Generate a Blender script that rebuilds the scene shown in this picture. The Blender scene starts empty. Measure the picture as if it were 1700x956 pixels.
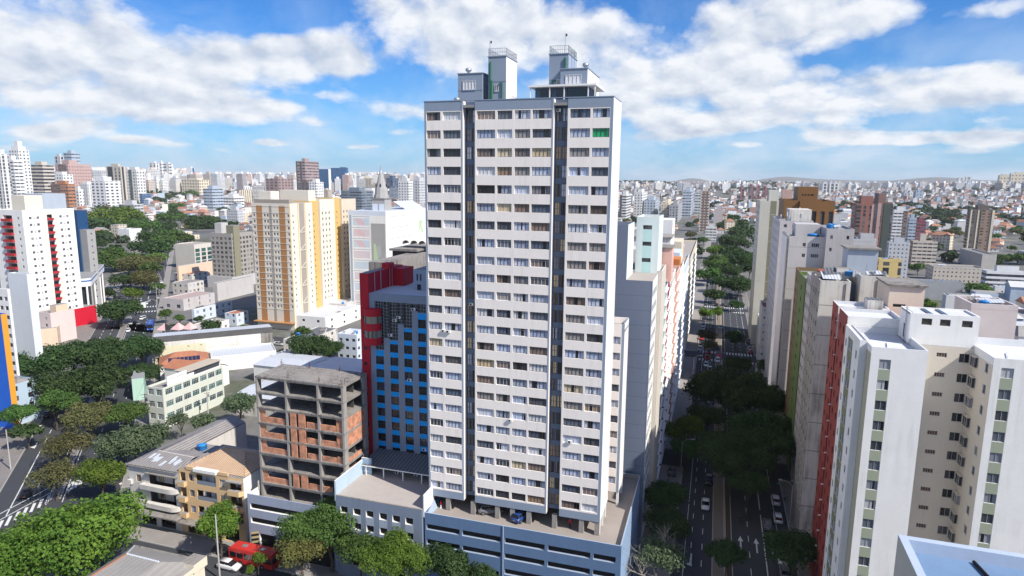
import bpy, bmesh, math, random
from mathutils import Vector, Matrix
R = math.radians
rnd = random.Random(11)
scene = bpy.context.scene
COL = scene.collection
# ------------------------------------------------------------------ camera
F, PITCH, ROLL, CAMZ = 1085.0, R(9.47), R(0.51), 69.0
cp, sp, cr, sr = math.cos(PITCH), math.sin(PITCH), math.cos(ROLL), math.sin(ROLL)
FWD = Vector((0, cp, -sp)); UP0 = Vector((0, sp, cp)); RT0 = Vector((1, 0, 0))
RT = cr*RT0 + sr*UP0; UP = -sr*RT0 + cr*UP0
CAMO = Vector((0, 0, CAMZ))
cd = bpy.data.cameras.new('camera'); cam = bpy.data.objects.new('camera', cd); COL.objects.link(cam)
cd.sensor_width = 36.0; cd.lens = 36.0*F/1700; cd.clip_start = 1.0; cd.clip_end = 60000
M3 = Matrix((RT, UP, -FWD)).transposed()
cam.matrix_world = Matrix.Translation(CAMO) @ M3.to_4x4()
scene.camera = cam
def ray(x, y): return FWD + RT*((x-850)/F) - UP*((y-478)/F)
def at(x, y, z=0.0):
    d = ray(x, y); t = (z-CAMZ)/d.z; return CAMO + d*t
def at_dist(x, y, dist):
    d = ray(x, y); return CAMO + d*(dist/math.hypot(d.x, d.y))
def px(P):
    p = P-CAMO; d = p.dot(FWD); return (850+F*p.dot(RT)/d, 478-F*p.dot(UP)/d)
# ------------------------------------------------------------------ world, sun, exposure
SUN_EL = 43.5
SUN_AZ = math.atan2(.795, -.607)          # measured from +Y towards +X
sdir = Vector((math.sin(SUN_AZ)*math.cos(R(SUN_EL)), math.cos(SUN_AZ)*math.cos(R(SUN_EL)), math.sin(R(SUN_EL))))
world = bpy.data.worlds.new("World"); scene.world = world; world.use_nodes = True
def nodes_of(nt):
    N, L = nt.nodes, nt.links
    def new(t, **k):
        n = N.new(t)
        for a, b in k.items(): setattr(n, a, b)
        return n
    def math_(op, a, b=None, c=None, clamp=False):
        n = N.new('ShaderNodeMath'); n.operation = op; n.use_clamp = clamp
        for i, s in enumerate((a, b, c)):
            if s is None: continue
            if hasattr(s, 'is_linked'): L.new(s, n.inputs[i])
            else: n.inputs[i].default_value = s
        return n.outputs[0]
    def mix(f, a, b, kind='RGBA', blend='MIX'):
        n = N.new('ShaderNodeMix'); n.data_type = kind; n.blend_type = blend
        ia, ib, io = (6, 7, 2) if kind == 'RGBA' else (2, 3, 0)
        for i, s in ((0, f), (ia, a), (ib, b)):
            if hasattr(s, 'is_linked'): L.new(s, n.inputs[i])
            elif i and kind == 'RGBA': n.inputs[i].default_value = tuple(s)[:3]+(1,)
            else: n.inputs[i].default_value = s
        return n.outputs[io]
    def ramp(f, stops, interp='LINEAR'):
        n = N.new('ShaderNodeValToRGB'); n.color_ramp.interpolation = interp
        e = n.color_ramp.elements
        while len(e) > 1: e.remove(e[-1])
        for i, (p, c) in enumerate(stops):
            q = e[0] if i == 0 else e.new(p)
            q.position = p; q.color = (c, c, c, 1) if isinstance(c, (int, float)) else tuple(c)[:3]+(1,)
        L.new(f, n.inputs[0]); return n.outputs[0]
    def noise(vec, scale, detail=3, rough=.55, dist=0):
        n = N.new('ShaderNodeTexNoise'); n.inputs['Scale'].default_value = scale; n.inputs['Detail'].default_value = detail
        n.inputs['Roughness'].default_value = rough; n.inputs['Distortion'].default_value = dist
        if vec is not None: L.new(vec, n.inputs['Vector'])
        return n.outputs[0]
    return new, math_, mix, ramp, noise, L
def build_world():
    nt = world.node_tree; nt.nodes.clear()
    new, m, mix, ramp, noise, L = nodes_of(nt)
    tc = new('ShaderNodeTexCoord'); sep = new('ShaderNodeSeparateXYZ'); L.new(tc.outputs['Generated'], sep.inputs[0])
    sky = new('ShaderNodeTexSky', sky_type='NISHITA'); sky.sun_disc = False
    sky.sun_elevation = R(SUN_EL); sky.sun_rotation = SUN_AZ; sky.altitude = 800; sky.air_density = 1.0; sky.dust_density = .35; sky.ozone_density = 2.2
    hs = new('ShaderNodeHueSaturation'); hs.inputs['Saturation'].default_value = 1.22; hs.inputs['Value'].default_value = 1.0; hs.inputs['Hue'].default_value = .503
    L.new(sky.outputs[0], hs.inputs['Color'])
    X, Y, Z = sep.outputs
    az = m('ARCTAN2', X, Y); el = m('ARCSINE', Z)
    # billows are laid out in azimuth and elevation and flatten towards the horizon
    w_ = m('ADD', m('MULTIPLY', m('MAXIMUM', el, 0.0), 1.0), .22)
    comb = new('ShaderNodeCombineXYZ'); L.new(m('MULTIPLY', az, 1.0), comb.inputs[0]); L.new(m('MULTIPLY', m('LOGARITHM', w_, 2.718), .62), comb.inputs[1]); comb.inputs[2].default_value = 3.7
    def billow(off):
        v = new('ShaderNodeVectorMath', operation='ADD'); L.new(comb.outputs[0], v.inputs[0]); v.inputs[1].default_value = off
        big = noise(v.outputs[0], 4.2, 4, .5, .15)
        vo = new('ShaderNodeTexVoronoi', feature='F1'); vo.inputs['Scale'].default_value = 15; vo.inputs['Detail'].default_value = 1; vo.inputs['Roughness'].default_value = .45
        wv = new('ShaderNodeVectorMath', operation='ADD'); L.new(v.outputs[0], wv.inputs[0])
        nz = new('ShaderNodeTexNoise'); nz.inputs['Scale'].default_value = 22; nz.inputs['Detail'].default_value = 5; nz.inputs['Roughness'].default_value = .6; L.new(v.outputs[0], nz.inputs['Vector'])
        sc_ = new('ShaderNodeVectorMath', operation='SCALE'); L.new(nz.outputs['Color'], sc_.inputs[0]); sc_.inputs['Scale'].default_value = .045; L.new(sc_.outputs[0], wv.inputs[1])
        L.new(wv.outputs[0], vo.inputs['Vector'])
        fine = noise(v.outputs[0], 30, 5, .6, .2)
        return m('ADD', m('ADD', m('MULTIPLY', big, .95), m('MULTIPLY', m('SUBTRACT', .55, vo.outputs['Distance']), .42)), m('MULTIPLY', m('SUBTRACT', fine, .5), .46))
    n1 = billow((0, 0, 0)); n2 = billow((.012, .024, 0))
    def blobs(lst):
        out = None
        for cx, cy, rx, ry, k in lst:
            d = ray(cx, cy).normalized(); a0 = math.atan2(d.x, d.y); e0 = math.asin(d.z)
            dx = m('DIVIDE', m('SUBTRACT', az, a0), rx/F); dy = m('DIVIDE', m('SUBTRACT', el, e0), ry/F)
            q = m('ADD', m('MULTIPLY', dx, dx), m('MULTIPLY', dy, dy))
            g = m('MULTIPLY', m('EXPONENT', m('MULTIPLY', q, -1.0)), k)
            out = g if out is None else m('ADD', out, g)
        return out
    W = m('ADD', blobs(CLOUDS), m('MULTIPLY', m('MULTIPLY', m('SUBTRACT', .25, Y), 2.0, clamp=True), .42))    # unseen cloud behind and beside the camera, added to whiten the fill light
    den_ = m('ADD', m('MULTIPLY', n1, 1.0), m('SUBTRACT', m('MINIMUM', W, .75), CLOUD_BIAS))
    mask = ramp(den_, ((0.0, 0), (.07, .2), (.18, .6), (.36, 1)))
    lit = m('ADD', m('MULTIPLY', m('SUBTRACT', n1, n2), 2.4), .66)
    thick = m('MULTIPLY', m('SUBTRACT', den_, .22), 1.3, clamp=True)
    lit = m('SUBTRACT', lit, m('MULTIPLY', thick, .32), clamp=True)
    ccol = mix(lit, CLOUD_DARK, CLOUD_LIT)
    hz = m('POWER', m('SUBTRACT', 1.0, m('ABSOLUTE', Z), clamp=True), 9.0)
    skyc = mix(m('MULTIPLY', hz, .80), mix(1.0, hs.outputs[0], SKY_TINT, blend='MULTIPLY'), HORIZON)
    wis = ramp(noise(comb.outputs[0], 7.0, 7, .6, .3), ((.40, 0), (.66, .9)))
    skyc = mix(m('MULTIPLY', wis, m('ADD', m('MULTIPLY', hz, 1.0), .12), clamp=True), skyc, CLOUD_MID)
    fin = mix(m('MULTIPLY', mask, .97), skyc, ccol)
    bg = new('ShaderNodeBackground'); bg.inputs['Strength'].default_value = SKY_STRENGTH; L.new(fin, bg.inputs['Color'])
    out = new('ShaderNodeOutputWorld'); L.new(bg.outputs[0], out.inputs['Surface'])
SKY_STRENGTH = .11
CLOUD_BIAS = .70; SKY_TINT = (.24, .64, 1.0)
CLOUD_LIT = (6.7, 6.85, 7.1); CLOUD_MID = (5.0, 5.8, 6.8); CLOUD_DARK = (3.9, 4.45, 5.4); HORIZON = (2.5, 4.1, 6.1)
CLOUDS = [(60,70,150,85,.62),(210,120,150,62,.55),(330,180,110,26,.5),(460,180,75,16,.42),(90,160,80,22,.3),(345,115,50,38,.32),
 (505,92,92,34,.66),(590,110,36,20,.3),(560,160,70,12,.28),(640,150,50,14,.2),
 (640,10,75,34,.45),(800,40,120,60,.62),(980,55,110,55,.62),(1020,140,110,50,.5),(760,100,50,26,.35),(720,190,80,24,.35),(930,150,40,40,.3),
 (1250,60,120,62,.68),(1400,20,110,46,.62),(1200,130,110,36,.5),(1400,150,130,36,.58),(1560,150,110,36,.58),(1640,120,60,36,.45),(1180,205,120,22,.45),(1320,195,100,18,.42),(1060,180,50,22,.3),
 (1640,30,90,30,.25),(1680,8,70,14,.3),(1420,232,60,9,.4),(1510,230,40,9,.42),(1632,230,30,9,.5),(1695,226,16,9,.4),(75,224,45,12,.42),(150,212,30,7,.3),(205,232,24,6,.32),(450,238,34,6,.34),(590,244,30,5,.3),(1360,222,30,6,.2),
 (95,220,50,10,.55),(160,208,36,7,.5),(225,232,30,6,.5),(300,240,34,6,.45),(380,250,40,6,.45),(455,236,40,8,.55),(540,205,40,9,.5),(600,242,34,6,.45),(660,220,40,10,.5),(650,182,50,14,.45),(1080,230,50,9,.5),(1140,212,60,12,.5),(1230,240,50,7,.5),(1330,248,40,6,.45),(1415,226,60,12,.6),(1515,228,44,11,.6),(1632,230,40,11,.65),(1580,252,40,6,.4),(505,88,105,38,.5),(20,246,40,7,.45),
 (430,20,90,40,-.5),(620,70,26,40,-.3),(600,128,60,8,-.15),(1125,12,14,30,-.3),(1560,75,120,26,-.45),(1400,92,60,10,-.3),(900,112,22,14,-.25),(1690,60,40,22,-.2)]
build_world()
world.cycles.sampling_method = 'MANUAL'; world.cycles.sample_map_resolution = 512
sd = bpy.data.lights.new('sun', 'SUN'); sun = bpy.data.objects.new('sun', sd); COL.objects.link(sun)
sd.energy = 4.9; sd.angle = R(.5); sd.color = (1, .945, .86)
sun.rotation_euler = (-sdir).to_track_quat('-Z', 'Y').to_euler(); sun.location = (0, 0, 300)
scene.view_settings.view_transform = 'Standard'; scene.view_settings.look = 'None'
scene.view_settings.exposure = 0.38; scene.view_settings.gamma = 1.0; scene.view_settings.use_curve_mapping = False
scene.cycles.max_bounces = 6; scene.cycles.diffuse_bounces = 3; scene.cycles.glossy_bounces = 2; scene.cycles.transmission_bounces = 3; scene.cycles.transparent_max_bounces = 6
scene.cycles.use_denoising = True
scene.cycles.caustics_reflective = False; scene.cycles.caustics_refractive = False
# ------------------------------------------------------------------ street grid
YAW = R(-17.26); OX, OY = -13.42, 103.99
U2 = Vector((math.cos(YAW), math.sin(YAW), 0)); V2 = Vector((-math.sin(YAW), math.cos(YAW), 0))
YAWD = YAW + R(43.6)                       # the diagonal avenue on the left
P2 = Vector((math.cos(YAWD), math.sin(YAWD), 0)); Q2 = Vector((-math.sin(YAWD), math.cos(YAWD), 0))
def G(u, v, z=0): return Vector((OX, OY, z)) + U2*u + V2*v
def gv(P):
    d = P-Vector((OX, OY, 0)); return d.dot(U2), d.dot(V2)
# ------------------------------------------------------------------ materials
MATS = {}
def principled(name):
    mt = bpy.data.materials.new(name); mt.use_nodes = True
    nt = mt.node_tree; b = nt.nodes['Principled BSDF']; return mt, nt, b
def paint(name, col, rough=.75, var=.07, streak=0.0, scale=.35, spec=.3, fine=.05, metal=0.0, stain=(.25, .23, .2)):
    """a wall, roof or ground colour with blotches, fine grain and, where asked, rain streaks"""
    if name in MATS: return MATS[name]
    mt, nt, b = principled(name); new, m, mix, ramp, noise, L = nodes_of(nt)
    tc = new('ShaderNodeTexCoord'); ob = tc.outputs['Object']
    n = noise(ob, scale, 5, .6); n2 = noise(ob, scale*14, 3, .6)
    k = m('ADD', m('MULTIPLY', m('SUBTRACT', n, .5), var*2.6), m('MULTIPLY', m('SUBTRACT', n2, .5), fine*2.4))
    c = mix(1.0, col, (1, 1, 1), blend='MULTIPLY')
    sc = new('ShaderNodeVectorMath', operation='SCALE'); L.new(c, sc.inputs[0]); L.new(m('ADD', k, 1.0), sc.inputs['Scale'])
    c = sc.outputs[0]
    if streak > 0:
        mp = new('ShaderNodeMapping'); L.new(ob, mp.inputs[0]); mp.inputs['Scale'].default_value = (1.4, 1.4, .09)
        s = noise(mp.outputs[0], 1.0, 6, .65); s2 = noise(ob, .16, 4, .6)
        f = m('MULTIPLY', ramp(s, ((.44, 0), (.64, 1))), ramp(s2, ((.40, .08), (.60, 1))))
        c = mix(m('MULTIPLY', f, streak, clamp=True), c, stain)
    L.new(c, b.inputs['Base Color']); b.inputs['Roughness'].default_value = rough; b.inputs['Specular IOR Level'].default_value = spec
    b.inputs['Metallic'].default_value = metal
    MATS[name] = mt; return mt
def pane(name, cols, rough=.08, gap=.5):
    """window pane: whatever hangs behind it (curtain, blind, dark room) seen through shiny glass; each pane draws its own"""
    if name in MATS: return MATS[name]
    mt, nt, b = principled(name); new, m, mix, ramp, noise, L = nodes_of(nt)
    oi = new('ShaderNodeObjectInfo'); ge = new('ShaderNodeNewGeometry'); uv = new('ShaderNodeUVMap'); sp_ = new('ShaderNodeSeparateXYZ'); L.new(uv.outputs[0], sp_.inputs[0])
    r = m('FRACT', m('ADD', oi.outputs['Random'], ge.outputs['Random Per Island']))
    st = [(i/len(cols), c) for i, c in enumerate(cols)]
    cc = ramp(r, st, 'CONSTANT')
    r2 = m('FRACT', m('MULTIPLY', r, 37.17)); r3 = m('FRACT', m('MULTIPLY', r, 91.7))
    cm = new('ShaderNodeCombineXYZ'); L.new(m('MULTIPLY', sp_.outputs[0], 9.0), cm.inputs[0]); L.new(m('MULTIPLY', r, 50.0), cm.inputs[1]); L.new(m('MULTIPLY', sp_.outputs[1], .5), cm.inputs[2])
    fold = noise(cm.outputs[0], 1.6, 3, .6)
    k = m('ADD', m('MULTIPLY', fold, 1.1), .45)
    sc = new('ShaderNodeVectorMath', operation='SCALE'); L.new(cc, sc.inputs[0]); L.new(k, sc.inputs['Scale'])
    cen = m('ADD', m('MULTIPLY', r2, .7), .15); wid = m('MULTIPLY', m('SUBTRACT', r3, 1-gap), .42)
    g = m('LESS_THAN', m('ABSOLUTE', m('SUBTRACT', sp_.outputs[0], cen)), wid)
    c = mix(g, sc.outputs[0], (.012, .014, .018))
    L.new(c, b.inputs['Base Color']); b.inputs['Roughness'].default_value = rough; b.inputs['Specular IOR Level'].default_value = .6
    MATS[name] = mt; return mt
def gridwall(name, sx, sz, a, b_, c, d, glass=(.03, .035, .045), band=None, glass2=(.25, .26, .28), wall=None, u0=0.0, rough=.75):
    """far facade: rows of windows in metres over the wall's own colour (object colour)"""
    if name in MATS: return MATS[name]
    mt, nt, b = principled(name); new, m, mix, ramp, noise, L = nodes_of(nt)
    uv = new('ShaderNodeUVMap'); s = new('ShaderNodeSeparateXYZ'); L.new(uv.outputs[0], s.inputs[0])
    uu = m('DIVIDE', m('ADD', s.outputs[0], u0), sx); vv = m('DIVIDE', s.outputs[1], sz)
    fu, fv = m('FRACT', uu), m('FRACT', vv)
    w = m('MULTIPLY', m('MULTIPLY', m('GREATER_THAN', fu, a), m('LESS_THAN', fu, b_)), m('MULTIPLY', m('GREATER_THAN', fv, c), m('LESS_THAN', fv, d)))
    ge = new('ShaderNodeNewGeometry'); sn = new('ShaderNodeSeparateXYZ'); L.new(ge.outputs['True Normal'], sn.inputs[0])
    w = m('MULTIPLY', w, m('LESS_THAN', m('ABSOLUTE', sn.outputs[2]), .5))
    oi = new('ShaderNodeObjectInfo')
    wn = new('ShaderNodeTexWhiteNoise', noise_dimensions='3D'); cb = new('ShaderNodeCombineXYZ')
    L.new(m('FLOOR', uu), cb.inputs[0]); L.new(m('FLOOR', vv), cb.inputs[1]); L.new(oi.outputs['Random'], cb.inputs[2]); L.new(cb.outputs[0], wn.inputs[0])
    gl = mix(m('POWER', wn.outputs[0], 3.0), glass, glass2)
    tc = new('ShaderNodeTexCoord')
    base = oi.outputs['Color'] if wall is None else ramp(ge.outputs['Random Per Island'], [(i/len(wall), q) for i, q in enumerate(wall)], 'CONSTANT')
    if band is not None:
        bm_ = m('MULTIPLY', m('GREATER_THAN', fv, c), m('LESS_THAN', fv, d))
        base = mix(bm_, base, band)
    k = m('ADD', m('MULTIPLY', m('SUBTRACT', noise(tc.outputs['Object'], .15, 5, .6), .5), .28), 1.0)
    sc = new('ShaderNodeVectorMath', operation='SCALE'); L.new(base, sc.inputs[0]); L.new(k, sc.inputs['Scale'])
    L.new(mix(w, sc.outputs[0], gl), b.inputs['Base Color'])
    L.new(m('SUBTRACT', rough, m('MULTIPLY', w, rough-.12)), b.inputs['Roughness'])
    MATS[name] = mt; return mt
def ocol(name, rough=.7, var=.2):
    if name in MATS: return MATS[name]
    mt, nt, b = principled(name); new, m, mix, ramp, noise, L = nodes_of(nt)
    oi = new('ShaderNodeObjectInfo'); tc = new('ShaderNodeTexCoord')
    k = m('ADD', m('MULTIPLY', m('SUBTRACT', noise(tc.outputs['Object'], .2, 5, .65), .5), var*2), 1.0)
    sc = new('ShaderNodeVectorMath', operation='SCALE'); L.new(oi.outputs['Color'], sc.inputs[0]); L.new(k, sc.inputs['Scale'])
    L.new(sc.outputs[0], b.inputs['Base Color']); b.inputs['Roughness'].default_value = rough
    MATS[name] = mt; return mt
def islandcol(name, cols, rough=.8, var=.25, scale=.3):
    if name in MATS: return MATS[name]
    mt, nt, b = principled(name); new, m, mix, ramp, noise, L = nodes_of(nt)
    ge = new('ShaderNodeNewGeometry'); tc = new('ShaderNodeTexCoord')
    c = ramp(ge.outputs['Random Per Island'], [(i/len(cols), q) for i, q in enumerate(cols)], 'CONSTANT')
    k = m('ADD', m('MULTIPLY', m('SUBTRACT', noise(tc.outputs['Object'], scale, 4, .65), .5), var*2), 1.0)
    sc = new('ShaderNodeVectorMath', operation='SCALE'); L.new(c, sc.inputs[0]); L.new(k, sc.inputs['Scale'])
    L.new(sc.outputs[0], b.inputs['Base Color']); b.inputs['Roughness'].default_value = rough
    MATS[name] = mt; return mt
def ribbed(name, c1, c2, scale, rough=.7, axis=0, dirt=.5):
    """corrugated or tiled roofing: ribs along one axis, weathered sheet by sheet"""
    if name in MATS: return MATS[name]
    mt, nt, b = principled(name); new, m, mix, ramp, noise, L = nodes_of(nt)
    tc = new('ShaderNodeTexCoord'); s = new('ShaderNodeSeparateXYZ'); L.new(tc.outputs['Object'], s.inputs[0])
    w = m('ADD', m('MULTIPLY', m('SINE', m('MULTIPLY', s.outputs[axis], scale)), .5), .5)
    n = noise(tc.outputs['Object'], .5, 6, .65); n2 = noise(tc.outputs['Object'], 4.0, 4, .6)
    f = m('ADD', m('MULTIPLY', w, 1-dirt), m('MULTIPLY', m('ADD', m('MULTIPLY', n, .7), m('MULTIPLY', n2, .3)), dirt), clamp=True)
    L.new(ramp(f, ((.2, c1), (.8, c2))), b.inputs['Base Color']); b.inputs['Roughness'].default_value = rough
    MATS[name] = mt; return mt
def leafmat(name, c1, c2, trans=.3):
    if name in MATS: return MATS[name]
    mt, nt, b = principled(name); new, m, mix, ramp, noise, L = nodes_of(nt)
    ge = new('ShaderNodeNewGeometry'); tc = new('ShaderNodeTexCoord'); oi = new('ShaderNodeObjectInfo')
    n = noise(tc.outputs['Object'], 2.2, 3, .6)
    f = m('ADD', m('MULTIPLY', ge.outputs['Random Per Island'], .6), m('SUBTRACT', m('MULTIPLY', n, 1.7), .62), clamp=True)
    c = ramp(f, ((0, c1), (1, c2)))
    h = new('ShaderNodeHueSaturation'); L.new(c, h.inputs['Color']); L.new(m('ADD', m('MULTIPLY', oi.outputs['Random'], .35), .8), h.inputs['Value']); L.new(m('ADD', m('MULTIPLY', oi.outputs['Random'], .03), .485), h.inputs['Hue'])
    L.new(h.outputs[0], b.inputs['Base Color']); b.inputs['Roughness'].default_value = .6; b.inputs['Specular IOR Level'].default_value = .25
    tr = new('ShaderNodeBsdfTranslucent'); L.new(h.outputs[0], tr.inputs[0]); ms = new('ShaderNodeMixShader'); ms.inputs[0].default_value = trans
    out = nt.nodes['Material Output']; L.new(b.outputs[0], ms.inputs[1]); L.new(tr.outputs[0], ms.inputs[2]); L.new(ms.outputs[0], out.inputs[0])
    MATS[name] = mt; return mt
def brickmat(name, c1, c2, mortar, sx=.24, sz=.075):
    if name in MATS: return MATS[name]
    mt, nt, b = principled(name); new, m, mix, ramp, noise, L = nodes_of(nt)
    uv = new('ShaderNodeUVMap'); tc = new('ShaderNodeTexCoord')
    br = new('ShaderNodeTexBrick'); L.new(uv.outputs[0], br.inputs[0]); br.inputs['Color1'].default_value = c1+(1,); br.inputs['Color2'].default_value = c2+(1,); br.inputs['Mortar'].default_value = mortar+(1,)
    br.inputs['Scale'].default_value = 1; br.inputs['Brick Width'].default_value = sx; br.inputs['Row Height'].default_value = sz; br.inputs['Mortar Size'].default_value = .012
    f = ramp(noise(tc.outputs['Object'], .9, 6, .7), ((.42, 0), (.7, .8)))
    L.new(mix(f, br.outputs[0], (.09, .07, .06)), b.inputs['Base Color']); b.inputs['Roughness'].default_value = .9
    MATS[name] = mt; return mt
# ------------------------------------------------------------------ mesh building
class MB:
    def __init__(s): s.v = []; s.f = []; s.m = []; s.uv = []; s.mats = []
    def mi(s, m):
        if m not in s.mats: s.mats.append(m)
        return s.mats.index(m)
    def face(s, pts, m, uv=None):
        i = len(s.v); s.v += [tuple(p) for p in pts]; s.f.append(tuple(range(i, i+len(pts)))); s.m.append(s.mi(m))
        if uv is None:
            a = Vector(pts[0]); n = (Vector(pts[1])-a).cross(Vector(pts[2])-a)
            if abs(n.z) > .7*n.length: uv = [(p[0], p[1]) for p in pts]
            else:
                t = Vector((-n.y, n.x, 0)); t = t.normalized() if t.length > 1e-9 else Vector((1, 0, 0))
                uv = [(p[0]*t.x+p[1]*t.y, p[2]) for p in pts]
        s.uv += list(uv)
    def box(s, x0, x1, y0, y1, z0, z1, m, mt=None, skip=''):
        mt = mt or m
        A = [(x0, y0), (x1, y0), (x1, y1), (x0, y1)]
        for k, c in enumerate('FRBL'):
            if c in skip: continue
            p, q = A[k], A[(k+1) % 4]; w = abs(x1-x0) if k % 2 == 0 else abs(y1-y0)
            s.face([(p[0], p[1], z0), (q[0], q[1], z0), (q[0], q[1], z1), (p[0], p[1], z1)], m, [(0, z0), (w, z0), (w, z1), (0, z1)])
        if 'T' not in skip: s.face([(x, y, z1) for x, y in A], mt)
        if 'D' not in skip: s.face([(x, y, z0) for x, y in A[::-1]], m)
    def prism(s, pts, z0, z1, m, mt=None, bottom=False):
        n = len(pts)
        for k in range(n):
            p, q = pts[k], pts[(k+1) % n]; w = math.hypot(p[0]-q[0], p[1]-q[1])
            s.face([(p[0], p[1], z0), (q[0], q[1], z0), (q[0], q[1], z1), (p[0], p[1], z1)], m, [(0, z0), (w, z0), (w, z1), (0, z1)])
        s.face([(x, y, z1) for x, y in pts], mt or m)
        if bottom: s.face([(x, y, z0) for x, y in pts[::-1]], m)
    def tube(s, p, q, r, m, n=6, r2=None, cap=True):
        p, q = Vector(p), Vector(q); r2 = r if r2 is None else r2
        d = (q-p).normalized(); a = d.orthogonal().normalized(); b = d.cross(a)
        i = len(s.v); mi = s.mi(m)
        for k in range(n):
            t = 2*math.pi*k/n; o = a*math.cos(t)+b*math.sin(t); s.v.append(tuple(p+o*r)); s.v.append(tuple(q+o*r2))
        for k in range(n):
            j = (k+1) % n; s.f.append((i+2*k, i+2*j, i+2*j+1, i+2*k+1)); s.m.append(mi); s.uv += [(0, 0), (1, 0), (1, 1), (0, 1)]
        if cap:
            s.f.append(tuple(i+2*k+1 for k in range(n))); s.m.append(mi); s.uv += [(0, 0)]*n
            s.f.append(tuple(i+2*k for k in range(n))[::-1]); s.m.append(mi); s.uv += [(0, 0)]*n
    def lathe(s, prof, m, n=12, x=0, y=0):
        i = len(s.v); mi = s.mi(m)
        for r, z in prof:
            for k in range(n): t = 2*math.pi*k/n; s.v.append((x+r*math.cos(t), y+r*math.sin(t), z))
        for a in range(len(prof)-1):
            for k in range(n):
                j = (k+1) % n; s.f.append((i+a*n+k, i+a*n+j, i+a*n+n+j, i+a*n+n+k)); s.m.append(mi); s.uv += [(0, 0), (1, 0), (1, 1), (0, 1)]
        a = (len(prof)-1)*n; s.f.append(tuple(i+a+k for k in range(n))); s.m.append(mi); s.uv += [(0, 0)]*n
    def mesh(s, name, smooth=False):
        me = bpy.data.meshes.new(name); me.from_pydata(s.v, [], s.f)
        for m in s.mats: me.materials.append(m)
        me.polygons.foreach_set('material_index', s.m)
        ul = me.uv_layers.new(name='UVMap'); ul.data.foreach_set('uv', [c for t in s.uv for c in t])
        if smooth: me.polygons.foreach_set('use_smooth', [True]*len(s.f))
        me.update(); return me
    def build(s, name, parent=None, smooth=False, loc=None, rot=None):
        if not s.f: return None
        return link(name, s.mesh(name, smooth), parent, loc, rot)
def link(name, me, parent=None, loc=None, rot=None, scale=None):
    o = bpy.data.objects.new(name, me); COL.objects.link(o)
    if parent is not None: o.parent = parent
    if loc is not None: o.location = loc
    if rot is not None: o.rotation_euler = (0, 0, rot)
    if scale is not None: o.scale = scale
    return o
def tag(o, label, cat, group=None, kind=None):
    if label: o['label'] = label
    if cat: o['category'] = cat
    if group: o['group'] = group
    if kind: o['kind'] = kind
    return o
def thing(name, label, cat, loc, rot=0.0, group=None):
    o = bpy.data.objects.new(name, None); COL.objects.link(o); o.location = loc; o.rotation_euler = (0, 0, rot); o.empty_display_size = .5
    return tag(o, label, cat, group)
def struct(o): o['kind'] = 'structure'; return o
# ------------------------------------------------------------------ walls with real openings
def facade(mb, o, t, W, z0, z1, holes, mw, depth=.18, mrev=None, zones=()):
    """a wall from point o along t, width W; holes (a0,a1,b0,b1) are cut right through to `depth`; zones (a0,a1,b0,b1,material) repaint"""
    n = (t[1], -t[0]); A = {0.0, W}; B = {z0, z1}
    for h in list(holes)+[z[:4] for z in zones]:
        A |= {min(max(h[0], 0), W), min(max(h[1], 0), W)}; B |= {min(max(h[2], z0), z1), min(max(h[3], z0), z1)}
    def clean(S):
        out = []
        for x in sorted(S):
            if not out or x-out[-1] > 1e-4: out.append(x)
        return out
    A, B = clean(A), clean(B)
    P = lambda a, z, d=0.0: (o[0]+t[0]*a-n[0]*d, o[1]+t[1]*a-n[1]*d, z)
    for j in range(len(B)-1):
        zc = (B[j]+B[j+1])/2; run = None
        hs = [h for h in holes if h[2] < zc < h[3]]; zs = [z for z in zones if z[2] < zc < z[3]]
        for i in range(len(A)):
            mt = None
            if i < len(A)-1:
                ac = (A[i]+A[i+1])/2
                if not any(h[0] < ac < h[1] for h in hs):
                    mt = mw
                    for z in zs:
                        if z[0] < ac < z[1]: mt = z[4]
            if run and (mt is not run[1]):
                a0, a1 = run[0], A[i]; mb.face([P(a0, B[j]), P(a1, B[j]), P(a1, B[j+1]), P(a0, B[j+1])], run[1], [(a0, B[j]), (a1, B[j]), (a1, B[j+1]), (a0, B[j+1])]); run = None
            if mt is not None and run is None: run = (A[i], mt)
    for a0, a1, b0, b1 in holes:
        m = mrev or mw
        mb.face([P(a0, b0), P(a1, b0), P(a1, b0, depth), P(a0, b0, depth)], m)
        mb.face([P(a0, b1, depth), P(a1, b1, depth), P(a1, b1), P(a0, b1)], m)
        mb.face([P(a0, b0, depth), P(a0, b1, depth), P(a0, b1), P(a0, b0)], m)
        mb.face([P(a1, b0), P(a1, b1), P(a1, b1, depth), P(a1, b0, depth)], m)
def win_geom(mb, w, h, mp, mf, nx=2, transom=0.0, bar=.05, X=None):
    """one window from (0,0) lower left: pane on the plane y=0, frame bars in front of it"""
    X = X or (lambda x, y, z: (x, y, z))
    def bx(x0, x1, z0, z1):
        A = [(x0, -bar), (x1, -bar), (x1, -.004), (x0, -.004)]
        for k in range(4):
            p, q = A[k], A[(k+1) % 4]
            if k == 2: continue
            mb.face([X(p[0], p[1], z0), X(q[0], q[1], z0), X(q[0], q[1], z1), X(p[0], p[1], z1)], mf)
        mb.face([X(x, y, z1) for x, y in A], mf)
    mb.face([X(0, 0, 0), X(w, 0, 0), X(w, 0, h), X(0, 0, h)], mp, [(0, 0), (1, 0), (1, 1), (0, 1)])
    bx(0, w, 0, bar); bx(0, w, h-bar, h); bx(0, bar, bar, h-bar); bx(w-bar, w, bar, h-bar)
    for i in range(1, nx): bx(w*i/nx-bar/2, w*i/nx+bar/2, bar, h-bar)
    if transom: bx(bar, w-bar, h*transom, h*transom+bar*.8)
WCACHE = {}
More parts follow.
